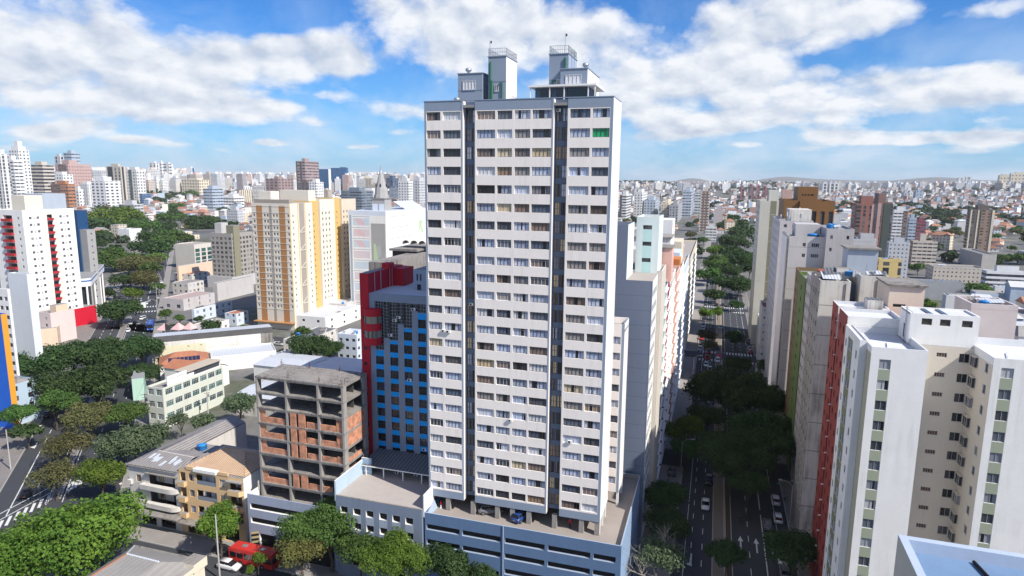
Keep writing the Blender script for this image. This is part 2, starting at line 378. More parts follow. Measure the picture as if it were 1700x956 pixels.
class Windows:
    """collects the windows of one building; the nearest 100 become parts, the rest one 'stuff' part"""
    def __init__(s, root): s.root = root; s.l = []
    def add(s, o, t, a0, z, w, h, mp, mf, nx, tr, depth):
        n = (t[1], -t[0]); s.l.append(((o[0]+t[0]*a0-n[0]*depth, o[1]+t[1]*a0-n[1]*depth, z), t, round(w, 3), round(h, 3), mp, mf, nx, tr))
    def finish(s, limit=100, bar=.05):
        mw = Matrix.Translation(s.root.location) @ Matrix.Rotation(s.root.rotation_euler[2], 4, 'Z')
        s.l.sort(key=lambda q: ((mw @ Vector(q[0]))-CAMO).length)
        rest = MB()
        for i, (p, t, w, h, mp, mf, nx, tr) in enumerate(s.l):
            if i < limit:
                key = (w, h, mp.name, mf.name, nx, tr, bar)
                if key not in WCACHE:
                    b = MB(); win_geom(b, w, h, mp, mf, nx, tr, bar); WCACHE[key] = b.mesh('window')
                link('window', WCACHE[key], s.root, p, math.atan2(t[1], t[0]))
            else:
                nn = (t[1], -t[0])
                win_geom(rest, w, h, mp, mf, nx, tr, bar, X=lambda x, y, z, p=p, t=t, nn=nn: (p[0]+t[0]*x-nn[0]*y, p[1]+t[1]*x-nn[1]*y, p[2]+z))
        r = rest.build('windows', s.root)
        if r: r['kind'] = 'stuff'
FACES = {'F': ((1, 0), lambda x0, x1, y0, y1: (x0, y0), 0), 'R': ((0, 1), lambda x0, x1, y0, y1: (x1, y0), 1), 'B': ((-1, 0), lambda x0, x1, y0, y1: (x1, y1), 0), 'L': ((0, -1), lambda x0, x1, y0, y1: (x0, y1), 1)}
def block(root, wins, x0, x1, y0, y1, z0, z1, mw, mroof, spec={}, par=.9, pt=.22, mcap=None, name='wall', zones={}, minner=None):
    """one body of a building: four walls (openings per face), parapet and roof deck.
    spec[face] = list of dict(c=[centres], w, h, z=[sills], mp, mf, nx, tr, d)"""
    wl = MB()
    for k, (t, of, ax) in FACES.items():
        o = of(x0, x1, y0, y1); W = (x1-x0) if ax == 0 else (y1-y0); holes = []
        for s in spec.get(k, ()):
            for z in s['z']:
                for c in s['c']:
                    a0 = c-s['w']/2
                    if a0 < .02 or a0+s['w'] > W-.02: continue
                    holes.append((a0, a0+s['w'], z, z+s['h']))
                    if s.get('mp') is not None: wins.add(o, t, a0, z, s['w'], s['h'], s['mp'], s.get('mf') or MF, s.get('nx', 2), s.get('tr', 0), s.get('d', .18))
        facade(wl, o, t, W, z0, z1, holes, mw, (spec.get(k) or [{}])[0].get('d', .18), None, zones.get(k, ()))
    mc = mcap or mw
    if par > 0:
        i0, i1, j0, j1 = x0+pt, x1-pt, y0+pt, y1-pt
        for a, b in (((x0, y0, x1, y0), (i0, j0, i1, j0)), ((x1, y0, x1, y1), (i1, j0, i1, j1)), ((x1, y1, x0, y1), (i1, j1, i0, j1)), ((x0, y1, x0, y0), (i0, j1, i0, j0))):
            wl.face([(a[0], a[1], z1), (a[2], a[3], z1), (b[2], b[3], z1), (b[0], b[1], z1)], mc)
            wl.face([(b[2], b[3], z1-par), (b[0], b[1], z1-par), (b[0], b[1], z1), (b[2], b[3], z1)], minner or mc)
        rf = MB(); rf.face([(i0, j0, z1-par), (i1, j0, z1-par), (i1, j1, z1-par), (i0, j1, z1-par)], mroof)
    else:
        rf = MB(); rf.face([(x0, y0, z1), (x1, y0, z1), (x1, y1, z1), (x0, y1, z1)], mroof)
    w = wl.build(name, root); rf.build('roof', root); return w
def rows(z0, fh, n, sill=.95): return [z0+fh*k+sill for k in range(n)]
def spread(W, n, m=1.0): return [W/2] if n == 1 else [m+(W-2*m)*i/(n-1) for i in range(n)]
OCC = []                                    # footprints taken by buildings, for the filler city
def occ(x, y, r): OCC.append((x, y, r))
# ------------------------------------------------------------------ palette
MF = paint('window_frame_dark', (.05, .045, .045), .45, 0, fine=0)
MFW = paint('window_frame_white', (.6, .6, .62), .45, 0, fine=0)
WHITE = paint('white_wall', (.78, .77, .74), streak=.18)
WHITE2 = paint('clean_white_wall', (.81, .80, .78), streak=.28, stain=(.5, .48, .45))
CREAM = paint('cream_wall', (.68, .61, .48), streak=.2)
BEIGE = paint('beige_band', (.86, .80, .75), var=.03, streak=.30, fine=.03, stain=(.56, .52, .48))
GREYB = paint('grey_blue_wall', (.245, .30, .385), var=.05, streak=.10, fine=.04)
GREYB2 = paint('light_grey_blue_wall', (.32, .385, .48), var=.05, streak=.10, fine=.04)
BLUEP = paint('podium_blue_wall', (.105, .175, .30), var=.08, streak=.16, stain=(.08, .1, .14))
PALEB = paint('pale_blue_wall', (.42, .53, .63), var=.05, streak=.2)
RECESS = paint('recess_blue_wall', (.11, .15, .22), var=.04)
SLAB = paint('roof_slab', (.36, .32, .29), var=.12, streak=0, scale=.25, rough=.9)
SLABG = paint('grey_roof_slab', (.27, .27, .27), var=.16, scale=.3, rough=.9)
SLABW = paint('white_roof_coat', (.60, .61, .63), var=.10, scale=.3, rough=.8)
CONC = paint('raw_concrete', (.32, .30, .28), var=.14, streak=.5, rough=.92, stain=(.09, .085, .08))
CONCD = paint('stained_concrete', (.27, .25, .23), var=.22, streak=.85, rough=.95, scale=.5, stain=(.07, .065, .06))
OLDW = paint('weathered_white_wall', (.66, .63, .58), var=.10, streak=.95, rough=.9, stain=(.16, .15, .14))
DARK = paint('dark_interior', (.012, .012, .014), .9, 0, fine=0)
DARKG = paint('dark_glazing', (.02, .028, .04), .08, .02, fine=0, spec=.6)
METAL = paint('galvanised_metal', (.5, .51, .53), .38, .05, metal=.7)
POLEM = paint('pole_grey', (.42, .41, .39), .7, .06)
RAIL = paint('railing_grey', (.22, .25, .3), .5, 0, fine=0)
GREENP = paint('green_pipe', (.02, .16, .07), .5, 0, fine=0)
RUBBER = paint('rubber', (.018, .018, .02), .8, 0, fine=0)
BARK = paint('bark', (.10, .075, .055), .95, .2, scale=2)
BRICKM = brickmat('clay_block', (.70, .30, .17), (.60, .24, .13), (.50, .33, .24), .3, .2)
REDW = paint('red_wall', (.50, .012, .03), .65, .08, streak=.1, stain=(.15, .02, .02))
BLUEB = paint('bright_blue_panel', (.0, .36, .90), .55, .06)
TANK = paint('blue_water_tank', (.03, .22, .55), .5, .05)
TERRA = ribbed('terracotta_tiles', (.24, .085, .045), (.52, .22, .12), 16, .85)
TERRA2 = ribbed('pale_clay_tiles', (.30, .19, .115), (.62, .43, .28), 14, .85, axis=0, dirt=.6)
FIBRO = ribbed('fibre_cement_sheets', (.13, .12, .115), (.36, .335, .32), 10, .9, dirt=.6)
FIBROD = ribbed('dark_roof_sheets', (.05, .055, .065), (.17, .18, .20), 10, .8, dirt=.5)
ZINC = ribbed('zinc_sheets', (.38, .41, .45), (.66, .68, .72), 12, .5, dirt=.4)
PANES = pane('curtained_pane', [(.50,.55,.68),(.40,.45,.58),(.07,.09,.13),(.58,.61,.70),(.30,.28,.27),(.46,.53,.70),(.13,.15,.19),(.34,.40,.54),(.25,.18,.15),(.52,.57,.68),(.10,.13,.19),(.42,.47,.58),(.20,.15,.13),(.05,.06,.08),(.60,.61,.64),(.32,.36,.46)], gap=.42)
PANEW = pane('warm_blind_pane', [(.56,.44,.27),(.10,.08,.07),(.30,.20,.13),(.6,.5,.34),(.16,.13,.12),(.08,.09,.11)], gap=.3)
PANED = pane('dark_room_pane', [(.03,.035,.045),(.06,.065,.075),(.10,.10,.11),(.02,.025,.03),(.22,.22,.24),(.045,.05,.06)], gap=.6)
PANEL = pane('plain_pane', [(.10,.12,.15),(.30,.32,.36),(.06,.07,.09),(.2,.22,.26),(.42,.43,.45),(.04,.05,.06)], gap=.4)
PANEGREEN = pane('green_glazing', [(.03,.09,.085),(.05,.13,.12),(.08,.15,.14),(.03,.06,.06)], gap=.2)
PANEBLUE = pane('blue_glazing', [(.012,.07,.19),(.015,.09,.24),(.01,.05,.14),(.02,.11,.28)], gap=0)
# ------------------------------------------------------------------ terrain and ground
def smooth(a, b, x):
    t = min(max((x-a)/(b-a), 0), 1); return t*t*(3-2*t)
HILLS = []
for pxx, dist, h, sa, sd_ in ((95, 2300, 34, 170, 260), (175, 2250, 34, 130, 260), (20, 2500, 22, 200, 300), (1060, 4200, 26, 260, 500), (1240, 5200, 18, 400, 600), (1690, 3600, 30, 330, 600), (1560, 5000, 22, 330, 600), (560, 5200, 22, 700, 600), (250, 3900, 26, 420, 600), (690, 4800, 24, 300, 500),
                             (1300, 11500, 95, 420, 900), (1150, 12000, 70, 260, 900), (1560, 11000, 90, 500, 900), (1420, 12000, 60, 900, 900), (420, 11500, 60, 900, 900), (700, 11800, 75, 500, 900), (1680, 11800, 60, 700, 900)):
    d = ray(pxx, 300); HILLS.append((math.atan2(d.x, d.y), dist, h, sa, sd_))
def hgt(x, y):
    d = math.hypot(x, y)
    if d < 700: return 0.0
    a = math.atan2(x, y); h = 46*smooth(1500, 5600, d)
    for ha, hd, hh, sa, sd_ in HILLS:
        la = (a-ha)*d; q = (la/sa)**2+((d-hd)/sd_)**2
        if q < 9: h += hh*math.exp(-q)
    h += (math.sin(x*.004+1)*math.sin(y*.0031)+.6*math.sin(x*.0093+y*.007))*5*smooth(900, 2500, d)
    return h
def ground_mat():
    mt, nt, b = principled('city_ground'); new, m, mix, ramp, noise, L = nodes_of(nt)
    tc = new('ShaderNodeTexCoord'); ob = tc.outputs['Object']
    n = noise(ob, .012, 6, .65); n2 = noise(ob, .5, 5, .65); n3 = noise(ob, 6.0, 3, .6)
    c = ramp(n, ((.36, (.09, .09, .09)), (.52, (.16, .155, .15)), (.59, (.075, .085, .05)), (.66, (.19, .18, .165))))
    sc = new('ShaderNodeVectorMath', operation='SCALE'); L.new(c, sc.inputs[0]); L.new(m('ADD', m('ADD', m('MULTIPLY', n2, .6), m('MULTIPLY', n3, .25)), .58), sc.inputs['Scale'])
    L.new(sc.outputs[0], b.inputs['Base Color']); b.inputs['Roughness'].default_value = .95
    return mt
def build_ground():
    radii = [0, 60, 120, 200, 300, 450, 600, 700, 800]
    while radii[-1] < 15000: radii.append(radii[-1]*1.045+12)
    angs = [math.radians(a) for a in list(range(-180, -60, 10))+[x*.75-60 for x in range(0, 161)]+list(range(70, 180, 10))]
    v = [(0, 0, 0)]; f = []; n = len(angs)
    for r in radii[1:]:
        for a in angs: x, y = r*math.sin(a), r*math.cos(a); v.append((x, y, hgt(x, y)))
    for k in range(n): f.append((0, 1+(k+1) % n, 1+k))
    for i in range(len(radii)-2):
        for k in range(n):
            a = 1+i*n+k; b = 1+i*n+(k+1) % n; f.append((a, b, b+n, a+n))
    me = bpy.data.meshes.new('ground'); me.from_pydata(v, [], f); me.materials.append(ground_mat()); me.polygons.foreach_set('use_smooth', [True]*len(f))
    return struct(link('ground', me))
build_ground()
ASPH = paint('asphalt', (.052, .055, .062), .85, .16, scale=.12, fine=.10)
TANP = paint('bike_lane_paving', (.20, .165, .135), .9, .1, scale=.4)
SIDEW = paint('pavement_stone', (.27, .25, .235), .9, .14, scale=.3, fine=.12)
PORT = paint('patterned_pavement', (.21, .19, .18), .9, .2, scale=.25, fine=.2)
SOIL = paint('planting_soil', (.075, .055, .038), .95, .2, scale=1.2)
LINE = paint('road_paint', (.62, .62, .6), .7, .1, scale=1.5)
YLINE = paint('yellow_road_paint', (.6, .42, .05), .7, .1)
REDP = paint('red_crossing_paint', (.4, .07, .09), .8, .1)
KERB = paint('kerb_stone', (.36, .35, .33), .9, .08)
def gquad(mb, u0, u1, v0, v1, z, m, fr='G'):
    f = G if fr == 'G' else D_
    mb.face([f(u0, v0, z), f(u1, v0, z), f(u1, v1, z), f(u0, v1, z)], m)
def D_(p, q, z=0): return Vector((OX, OY, z)) + P2*p + Q2*q
def sheet(name, fr, u0, u1, v0, v1, z, m, n=1):
    mb = MB()
    for i in range(n): gquad(mb, u0, u1, v0+(v1-v0)*i/n, v0+(v1-v0)*(i+1)/n, z, m, fr)
    return struct(mb.build(name))
def slab(name, fr, u0, u1, v0, v1, h, m, kerb=True):
    f = G if fr == 'G' else D_; mb = MB()
    A = [(u0, v0), (u1, v0), (u1, v1), (u0, v1)]
    k = .18
    for i in range(4):
        p, q = A[i], A[(i+1) % 4]; mb.face([f(*p, -.05), f(*q, -.05), f(*q, h), f(*p, h)], KERB)
    B = [(u0+k, v0+k), (u1-k, v0+k), (u1-k, v1-k), (u0+k, v1-k)]
    for i in range(4):
        j = (i+1) % 4; mb.face([f(*A[i], h), f(*A[j], h), f(*B[j], h), f(*B[i], h)], KERB)
    mb.face([f(*q, h) for q in B], m)
    return struct(mb.build(name))
# right-hand avenue (runs along v)
sheet('avenue_road', 'G', 39.5, 61, -90, 760, .004, ASPH, 6)
sheet('front_street_road', 'G', -150, 39.5, -16.5, -6.2, .004, ASPH, 4)
sheet('diagonal_avenue_road', 'D', -75, -51.5, 20, 1150, .008, ASPH, 6)
sheet('corner_street_road', 'G', -104, -72, -90, -6, .006, ASPH, 2)
for v0 in (61, 166, 268, 371): sheet('cross_street_road', 'G', -20 if v0 > 61 else 34, 190, v0, v0+9, .008, ASPH, 2)
sheet('back_street_road', 'G', -220, -25, 128, 140, .008, ASPH, 3)
for v0, v1 in ((-90, -17), (-5.9, 60), (71, 165), (176, 267), (278, 370), (381, 700)):
    slab('west_pavement', 'G', 33.2, 39.4, v0, v1, .13, SIDEW); slab('east_pavement', 'G', 61.1, 64.2, v0, v1, .13, PORT)
    slab('bike_lane', 'G', 46.4, 48.75, v0, v1, .10, TANP); slab('median_strip', 'G', 48.8, 50.1, v0, v1, .13, SOIL)
slab('north_pavement', 'G', -68, 33, -6.1, -1.2, .13, SIDEW); slab('south_pavement', 'G', -70, 33, -20, -16.6, .13, SIDEW)
slab('avenue_median', 'D', -64.7, -62.7, 62, 270, .14, PORT); slab('avenue_median', 'D', -64.7, -62.7, 296, 900, .14, SOIL)
slab('left_pavement', 'D', -84, -75.1, 45, 255, .13, PORT); slab('left_pavement', 'D', -84, -75.1, 265, 900, .13, SIDEW)
slab('corner_pavement', 'D', -51.4, -47.8, 62, 240, .13, SIDEW); slab('corner_pavement', 'D', -51.4, -47.8, 262, 900, .13, SIDEW)
def markings():
    mb = MB(); z = .012
    def dash(fr, u, v0, v1, on, off, w=.14, m=LINE):
        v = v0
        while v < v1: gquad(mb, u-w/2, u+w/2, v, min(v+on, v1), z, m, fr); v += on+off
    for u in (42.9, 44.9): dash('G', u-.3, -80, 380, 2.2, 3.6)
    dash('G', 53.2, -80, 380, 2.2, 3.6); dash('G', 56.0, -80, 58, 60, 2, .2); dash('G', 56.2, 72, 380, 2.2, 3.6)
    dash('G', 41.5, -80, 380, 40, 1, .12); dash('G', 58.8, -80, 380, 30, 4, .12)
    for u in (51.7, 54.6, 57.4):                       # straight-ahead arrows
        for v in (26.5, 110):
            gquad(mb, u-.13, u+.13, v, v+3.6, z, LINE); mb.face([G(u-.5, v+3.4, z+.002), G(u+.5, v+3.4, z+.002), G(u, v+5.4, z+.002)], LINE)
    gquad(mb, 42.6, 42.9, 18.5, 22.5, z, LINE); mb.face([G(41.7, 18.7, z+.002), G(43.0, 18.2, z+.002), G(42.9, 19.6, z+.002)], LINE)
    for v in (163.5, 176, 265.5, 277.5):      # zebra crossings over the avenue
        u = 40.2
        while u < 60.5:
            if not 46.2 < u < 50.3: gquad(mb, u, u+.55, v-1.6, v+1.6, z+.002, LINE)
            u += 1.15
    gquad(mb, 46.4, 48.7, 166.4, 174.6, z+.004, REDP)
    # left avenue
    dash('D', -71.5, 58, 96, 60, 1, .22); dash('D', -71.5, 100, 800, 3, 3.5, .18); dash('D', -68.2, 70, 800, 3, 5, .16); dash('D', -59, 70, 260, 3, 5, .16); dash('D', -55.2, 90, 260, 3, 5, .16)
    dash('D', -62.2, 60, 268, 300, 1, .16); dash('D', -65.1, 60, 268, 300, 1, .16)
    for q in (300, 320, 340, 360, 380, 400, 420, 440): gquad(mb, -57.6, -57.3, q, q+9, z, LINE, 'D'); gquad(mb, -61.2, -60.9, q, q+6, z, LINE, 'D')
    for i in range(13):                                 # zebra at the near end
        t = i/12.0; p = -74.2+13.2*t; q = 49.0+17.5*t
        mb.face([D_(p, q, z), D_(p+.55, q, z), D_(p+.55, q+4.2, z), D_(p, q+4.2, z)], LINE)
    for i in range(6):
        p = -61.8+1.5*i; q = 66+1.9*i; mb.face([D_(p, q, z), D_(p+.7, q, z), D_(p+.7, q+4.5, z), D_(p, q+4.5, z)], LINE)
    mb.face([D_(-75, 52.6, z), D_(-62.5, 69.6, z), D_(-62.5, 70.0, z), D_(-75, 53.0, z)], LINE)
    mb.face([D_(-75, 56.4, z), D_(-66, 68.6, z), D_(-66, 69.0, z), D_(-75, 56.8, z)], LINE)
    for q in (278, 292):
        for i in range(8): gquad(mb, -62+1.3*i, -61.4+1.3*i, q, q+3.4, z, LINE, 'D')
        for i in range(8): gquad(mb, -75+1.3*i, -74.4+1.3*i, q, q+3.4, z, LINE, 'D')
    mb.face([D_(-73.4, 97, z), D_(-73.1, 97, z), D_(-73.1, 101, z), D_(-73.4, 101, z)], LINE); mb.face([D_(-74.3, 97.6, z+.002), D_(-73.1, 96.2, z+.002), D_(-73.0, 98.4, z+.002)], LINE)
    o = struct(mb.build('road_markings')); return o
markings()
# ================================================================== the tall slab tower in the middle
def build_tower():
    zb = 13.4; root = thing('apartment_tower', 'tallest white and grey slab apartment tower with two roof shafts in the middle', 'apartment tower', G(0, 0, zb), YAW)
    W = Windows(root); wl = MB(); top = 67.2; ub = 2.35
    rowz = [65.64-2.75*r-1.26 for r in range(23)]      # window sills
    cols = {0: ((-.07, 2.29), (2.69, 5.61)), 1: ((8.23, 11.17), (11.51, 13.86), (14.26, 16.66), (16.96, 19.87)), 2: ((22.61, 25.58), (25.92, 28.39))}
    ext = ((-.42, 5.95), (7.93, 20.14), (22.28, 28.85))
    for k, (a, b) in enumerate(ext):
        holes = []; r_ = random.Random(5+k)
        for r in range(23):
            for (c0, c1) in cols[k]:
                holes.append((c0-a, c1-a, rowz[r], rowz[r]+1.26))
                q = r_.random(); mp = PANES if q < .80 else (PANEW if q < .90 else PANED)
                if k == 2 and r == 1 and c0 > 25: mp = PANEGREEN2
                W.add((a, 0), (1, 0), c0-a, rowz[r], c1-c0, 1.26, mp, MF if r_.random() < .8 else MFW, 5 if c1-c0 > 2.5 else 4, .74, .22)
        zn = [(0, b-a, 65.75, top, GREYB), (0, b-a, ub, 3.62, GREYB)]
        if k == 0: zn.append((0, .33, ub, top, GREYB))
        if k == 2: zn.append((b-a-.42, b-a, ub, top, GREYB))
        facade(wl, (a, 0), (1, 0), b-a, ub, top, holes, BEIGE, .22, BEIGE, zn)
    for (a, b) in ((5.95, 7.93), (20.14, 22.28)):      # the two window slots between the bays
        d = 1.25; zs = [z-.35 for z in rowz]; h = []
        for z in zs:
            for a0 in (.14, 1.08):
                h.append((a0, a0+.8, z, z+1.9)); q = rnd.random()
                W.add((a, d), (1, 0), a0, z, .8, 1.9, PANEW if q < .35 else (PANES if q < .6 else PANED), MF, 2, .5, .1)
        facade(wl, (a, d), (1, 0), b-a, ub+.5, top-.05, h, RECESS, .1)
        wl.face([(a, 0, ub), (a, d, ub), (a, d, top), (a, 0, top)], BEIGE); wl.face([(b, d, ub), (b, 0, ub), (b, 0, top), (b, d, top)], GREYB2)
        wl.face([(a, d, ub+.5), (b, d, ub+.5), (b, 7, ub+.5), (a, 7, ub+.5)][::-1], GREYB)
    # side walls, back body and rear wing
    facade(wl, (28.85, 0), (0, 1), 7.2, ub, top, (), WHITE2, zones=((0, .25, ub, top, GREYB2), (6.95, 7.2, ub, top, GREYB2)))
    facade(wl, (-.42, 7.2), (0, -1), 7.2, ub, top, (), GREYB2)
    rz = [z for z in rowz if z < 30.2]
    h = [(25.15, 28.6, z, z+1.26) for z in rz]
    for q in h: W.add((1, 11), (1, 0), 25.15, q[2], 3.45, 1.26, PANES, MF, 4, .74, .2)
    facade(wl, (1, 7.2), (0, -1), .01, ub, top-.4, (), GREYB2)
    wl.box(-.42, 28.85, 7.2, 7.9, ub, top, BEIGE, skip='F')
    wl.box(1, 26.2, 7.9, 15, ub, top-.3, BEIGE, skip='F')
    facade(wl, (1, 11), (1, 0), 29.2, ub, 32.1, h, BEIGE, .2, zones=((28.75, 29.2, ub, 32.1, GREYB),))
    facade(wl, (30.2, 11), (0, 1), 5.2, ub, 32.1, (), WHITE2, zones=((0, .2, ub, 32.1, GREYB2), (5.0, 5.2, ub, 32.1, GREYB2)))
    wl.box(26.2, 30.2, 16.2, 16.4, ub, 32.1, BEIGE); wl.box(26.2, 30.2, 11.1, 16.2, 30.6, 31.1, SLABG)
    wl.box(29.97, 30.195, 11.1, 16.2, 31.1, 32.1, GREYB)
    # soffit and parapet
    for (a, b) in ext: wl.face([(a, 0, ub), (a, 7.2, ub), (b, 7.2, ub), (b, 0, ub)], CONC)
    wl.face([(1, 7.2, ub), (1, 15, ub), (26, 15, ub), (26, 7.2, ub)], CONC); wl.face([(26, 11, ub), (26, 16.4, ub), (30.2, 16.4, ub), (30.2, 11, ub)], CONC)
    for y0, y1, x0, x1 in ((-.06, .2, -.48, 28.9), (7.0, 7.25, -.48, 28.9)): wl.box(x0, x1, y0, y1, top, top+.12, GREYB)
    wl.box(-.48, -.2, .2, 7.0, top, top+.12, GREYB); wl.box(28.65, 28.9, .2, 7.0, top, top+.12, GREYB)
    for u in (5.95, 20.14): wl.box(u-.16, u+.02, -.05, 0, 3.7, top, GREYB2)
    wl.build('wall', root)
    rf = MB(); rf.box(-.4, 28.8, .05, 7.1, top-1.0, top-.6, SLABG); rf.box(1, 26.2, 7.1, 15, top-1.0, top-.25, SLABG); rf.build('roof', root)
    W.finish()
    # open ground storey of the tower: columns and a dark core
    cl = [3.0, 7.5, 11.8, 14.4, 17.2, 21.5, 25.9, 28.4]
    proto = MB(); proto.box(-.38, .38, -.3, .3, 0, ub, CONC, skip='TD'); pm = proto.mesh('column')
    for i, u in enumerate(cl):
        link('column', pm, root, (u, .42, 0)); link('column', pm, root, (u, 6.6, 0))
    sm = MB(); sm.box(-.2, .2, -.22, .22, 0, ub+.4, WHITE2); smm = sm.mesh('column')
    for u, v in ((28.6, .9), (28.6, 3.6), (28.6, 6.4), (30.0, 11.4), (30.0, 15.8)): link('column', smm, root, (u, v, 0))
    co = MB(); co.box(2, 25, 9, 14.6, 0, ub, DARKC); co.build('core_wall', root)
    # things on the roof that belong to the tower
    def roofbox(name, x0, x1, y0, y1, z1, front, side, wz=None):
        b = MB(); z0 = top-.6
        b.box(x0, x1, y0, y1, z0, z1-zb, front, skip='R'); b.box(x1, x1+.03, y0, y1, z0, z1-zb, side)
        b.box(x0-.1, x1+.12, y0-.1, y1+.1, z1-zb, z1-zb+.13, GREYB); b.box(x0-.015, x1+.04, y0-.015, y0, (z0+z1-zb)/2, (z0+z1-zb)/2+.09, RECESS)
        return b.build(name, root)
    lb = roofbox('machine_room', 3.6, 7.7, 4, 7.1, 85.15, GREYB, GREYB2); rb = roofbox('machine_room', 20.2, 24.3, 3.6, 13.2, 85.15, GREYB, WHITE2)
    ls = roofbox('water_tower', 8.65, 11.55, 4, 9.6, 87.5, GREYB, WHITE2); rs = roofbox('water_tower', 18.25, 21.15, 4.4, 10.6, 87.5, GREYB, GREYB2)
    def win(par, x, y, z, w, h, mp, nx=3):
        b = MB(); win_geom(b, w, h, mp, MFW, nx, .0, .07); o = b.build('window', par); o.location = (x, y-.03, z-zb)
        s = MB(); s.box(x-.1, x+w+.1, y-.1, y-.001, z-zb-.12, z-zb, GREYB2); s.build('window_sill', par)
    win(lb, 4.45, 4, 82.75, 2.1, 1.35, PWHITE, 4); win(rb, 21.0, 3.6, 83.0, 2.4, 1.35, PWHITE, 4)
    win(ls, 9.75, 4, 82.4, .6, .95, PANED, 2); win(rs, 19.4, 4.4, 83.0, .6, .9, PANED, 2)
    def railing(x0, x1, y0, y1, z):
        b = MB(); z -= zb-.13; pts = [(x0, y0), (x1, y0), (x1, y1), (x0, y1)]
        for i in range(4):
            p, q = pts[i], pts[(i+1) % 4]; L_ = math.hypot(p[0]-q[0], p[1]-q[1]); n = max(2, int(L_/.28))
            for hh in (.55, 1.1): b.tube((p[0], p[1], z+hh), (q[0], q[1], z+hh), .03, RAIL, 4)
            for k in range(n): t = k/n; b.tube((p[0]+(q[0]-p[0])*t, p[1]+(q[1]-p[1])*t, z), (p[0]+(q[0]-p[0])*t, p[1]+(q[1]-p[1])*t, z+1.1), .022 if k else .04, RAIL, 4)
        b.build('railing', root)
    railing(8.7, 11.5, 4.05, 9.5, 87.5); railing(18.3, 21.1, 4.45, 10.5, 87.5)
    def pipe(pts, r=.1):
        b = MB()
        for p, q in zip(pts, pts[1:]): b.tube(p, q, r, GREENP, 7)
        b.build('green_pipe', root)
    zt = top-.6
    pipe([(9.05, 3.85, zt), (9.05, 3.85, 73.4)], .12); pipe([(9.3, 3.8, zt), (9.3, 3.8, 70.6)]); pipe([(10.5, 3.85, 70.2), (10.95, 3.85, 70.2), (10.95, 3.85, zt)])
    pipe([(20.75, 4.25, 71.0), (20.75, 4.25, 73.6)], .13); pipe([(19.4, 4.25, 70.2), (18.8, 4.25, 70.2), (18.8, 4.25, zt)])
    def ladder(x, y, z0, z1):
        b = MB()
        for s in (-.22, .22): b.tube((x+s, y, z0), (x+s, y, z1), .03, RAIL, 4)
        z = z0
        while z < z1: b.tube((x-.22, y, z), (x+.22, y, z), .02, RAIL, 4); z += .32
        z = z0+2
        while z < z1:
            pr = None
            for k in range(7):
                t = math.pi*k/6; c = (x+.36*math.cos(t), y-.6*math.sin(t), z)
                if pr: b.tube(pr, c, .018, RAIL, 3, cap=False)
                pr = c
            z += .8
        b.build('ladder', root)
    ladder(8.3, 4.6, zt, 71.8); ladder(21.9, 4.3, 71.8, 74.6)
    for x, y, z in ((5.0, 5, 71.85), (23.7, 5, 71.85), (4.0, 2.6, zt+.5)):
        b = MB(); b.lathe([(.2, 0), (.2, .35), (.42, .42), (.5, .6), (.46, .8), (.3, .93), (.05, .97)], METAL, 14); o = b.build('roof_vent', root, True); o.location = (x, y, z)
    for x, y, z, h in ((8.85, 4.2, 74.2, 2.4), (20.6, 4.6, 74.2, 2.9)):
        b = MB(); b.tube((x, y, z), (x, y, z+h), .035, RAIL, 5); b.lathe([(.02, z+h-.5), (.12, z+h-.4), (.12, z+h-.15), (.02, z+h-.05)], RUBBER, 8, x+.2, y); b.build('mast', root)
    pv = MB(); z1 = 69.15
    pv.box(15.7, 25.9, 2.2, 10, z1, z1+.28, WHITE2, SLABW)
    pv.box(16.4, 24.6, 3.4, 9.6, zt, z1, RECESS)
    for a, b_ in ((17.2, 19.0), (19.7, 20.6), (21.3, 24.3)): pv.box(a, b_, 3.36, 3.4, zt+.8, z1-.15, DARKG)
    for x in (15.9, 18.9, 21.1, 24.7, 25.7): pv.box(x-.07, x+.07, 2.35, 2.5, zt, z1, WHITE2)
    pv.build('penthouse', root)
    # air conditioners clamped under some windows
    ac = MB(); ac.box(-.33, .33, -.3, 0, 0, .42, WHITE); ac.box(-.25, .05, -.31, -.302, .05, .37, DARKG)
    acm = ac.mesh('air_conditioner')
    for u, r, dz in ((3.4, 12, -.35), (14.0, 17, -.35), (7.0, 11, 1.4), (23.8, 18, .1), (20.7, 0, 1.0), (2.6, 12, -.3)):
        link('air_conditioner', acm, root, (u, -.02 if u not in (7.0, 20.7) else 1.1, rowz[r]+dz))
    return root
PWHITE = pane('white_curtain_pane', [(.62,.63,.66)], gap=.1)
PANEGREEN2 = pane('bright_green_curtain', [(.01,.36,.12)], gap=.35)
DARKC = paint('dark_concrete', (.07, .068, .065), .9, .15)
build_tower()
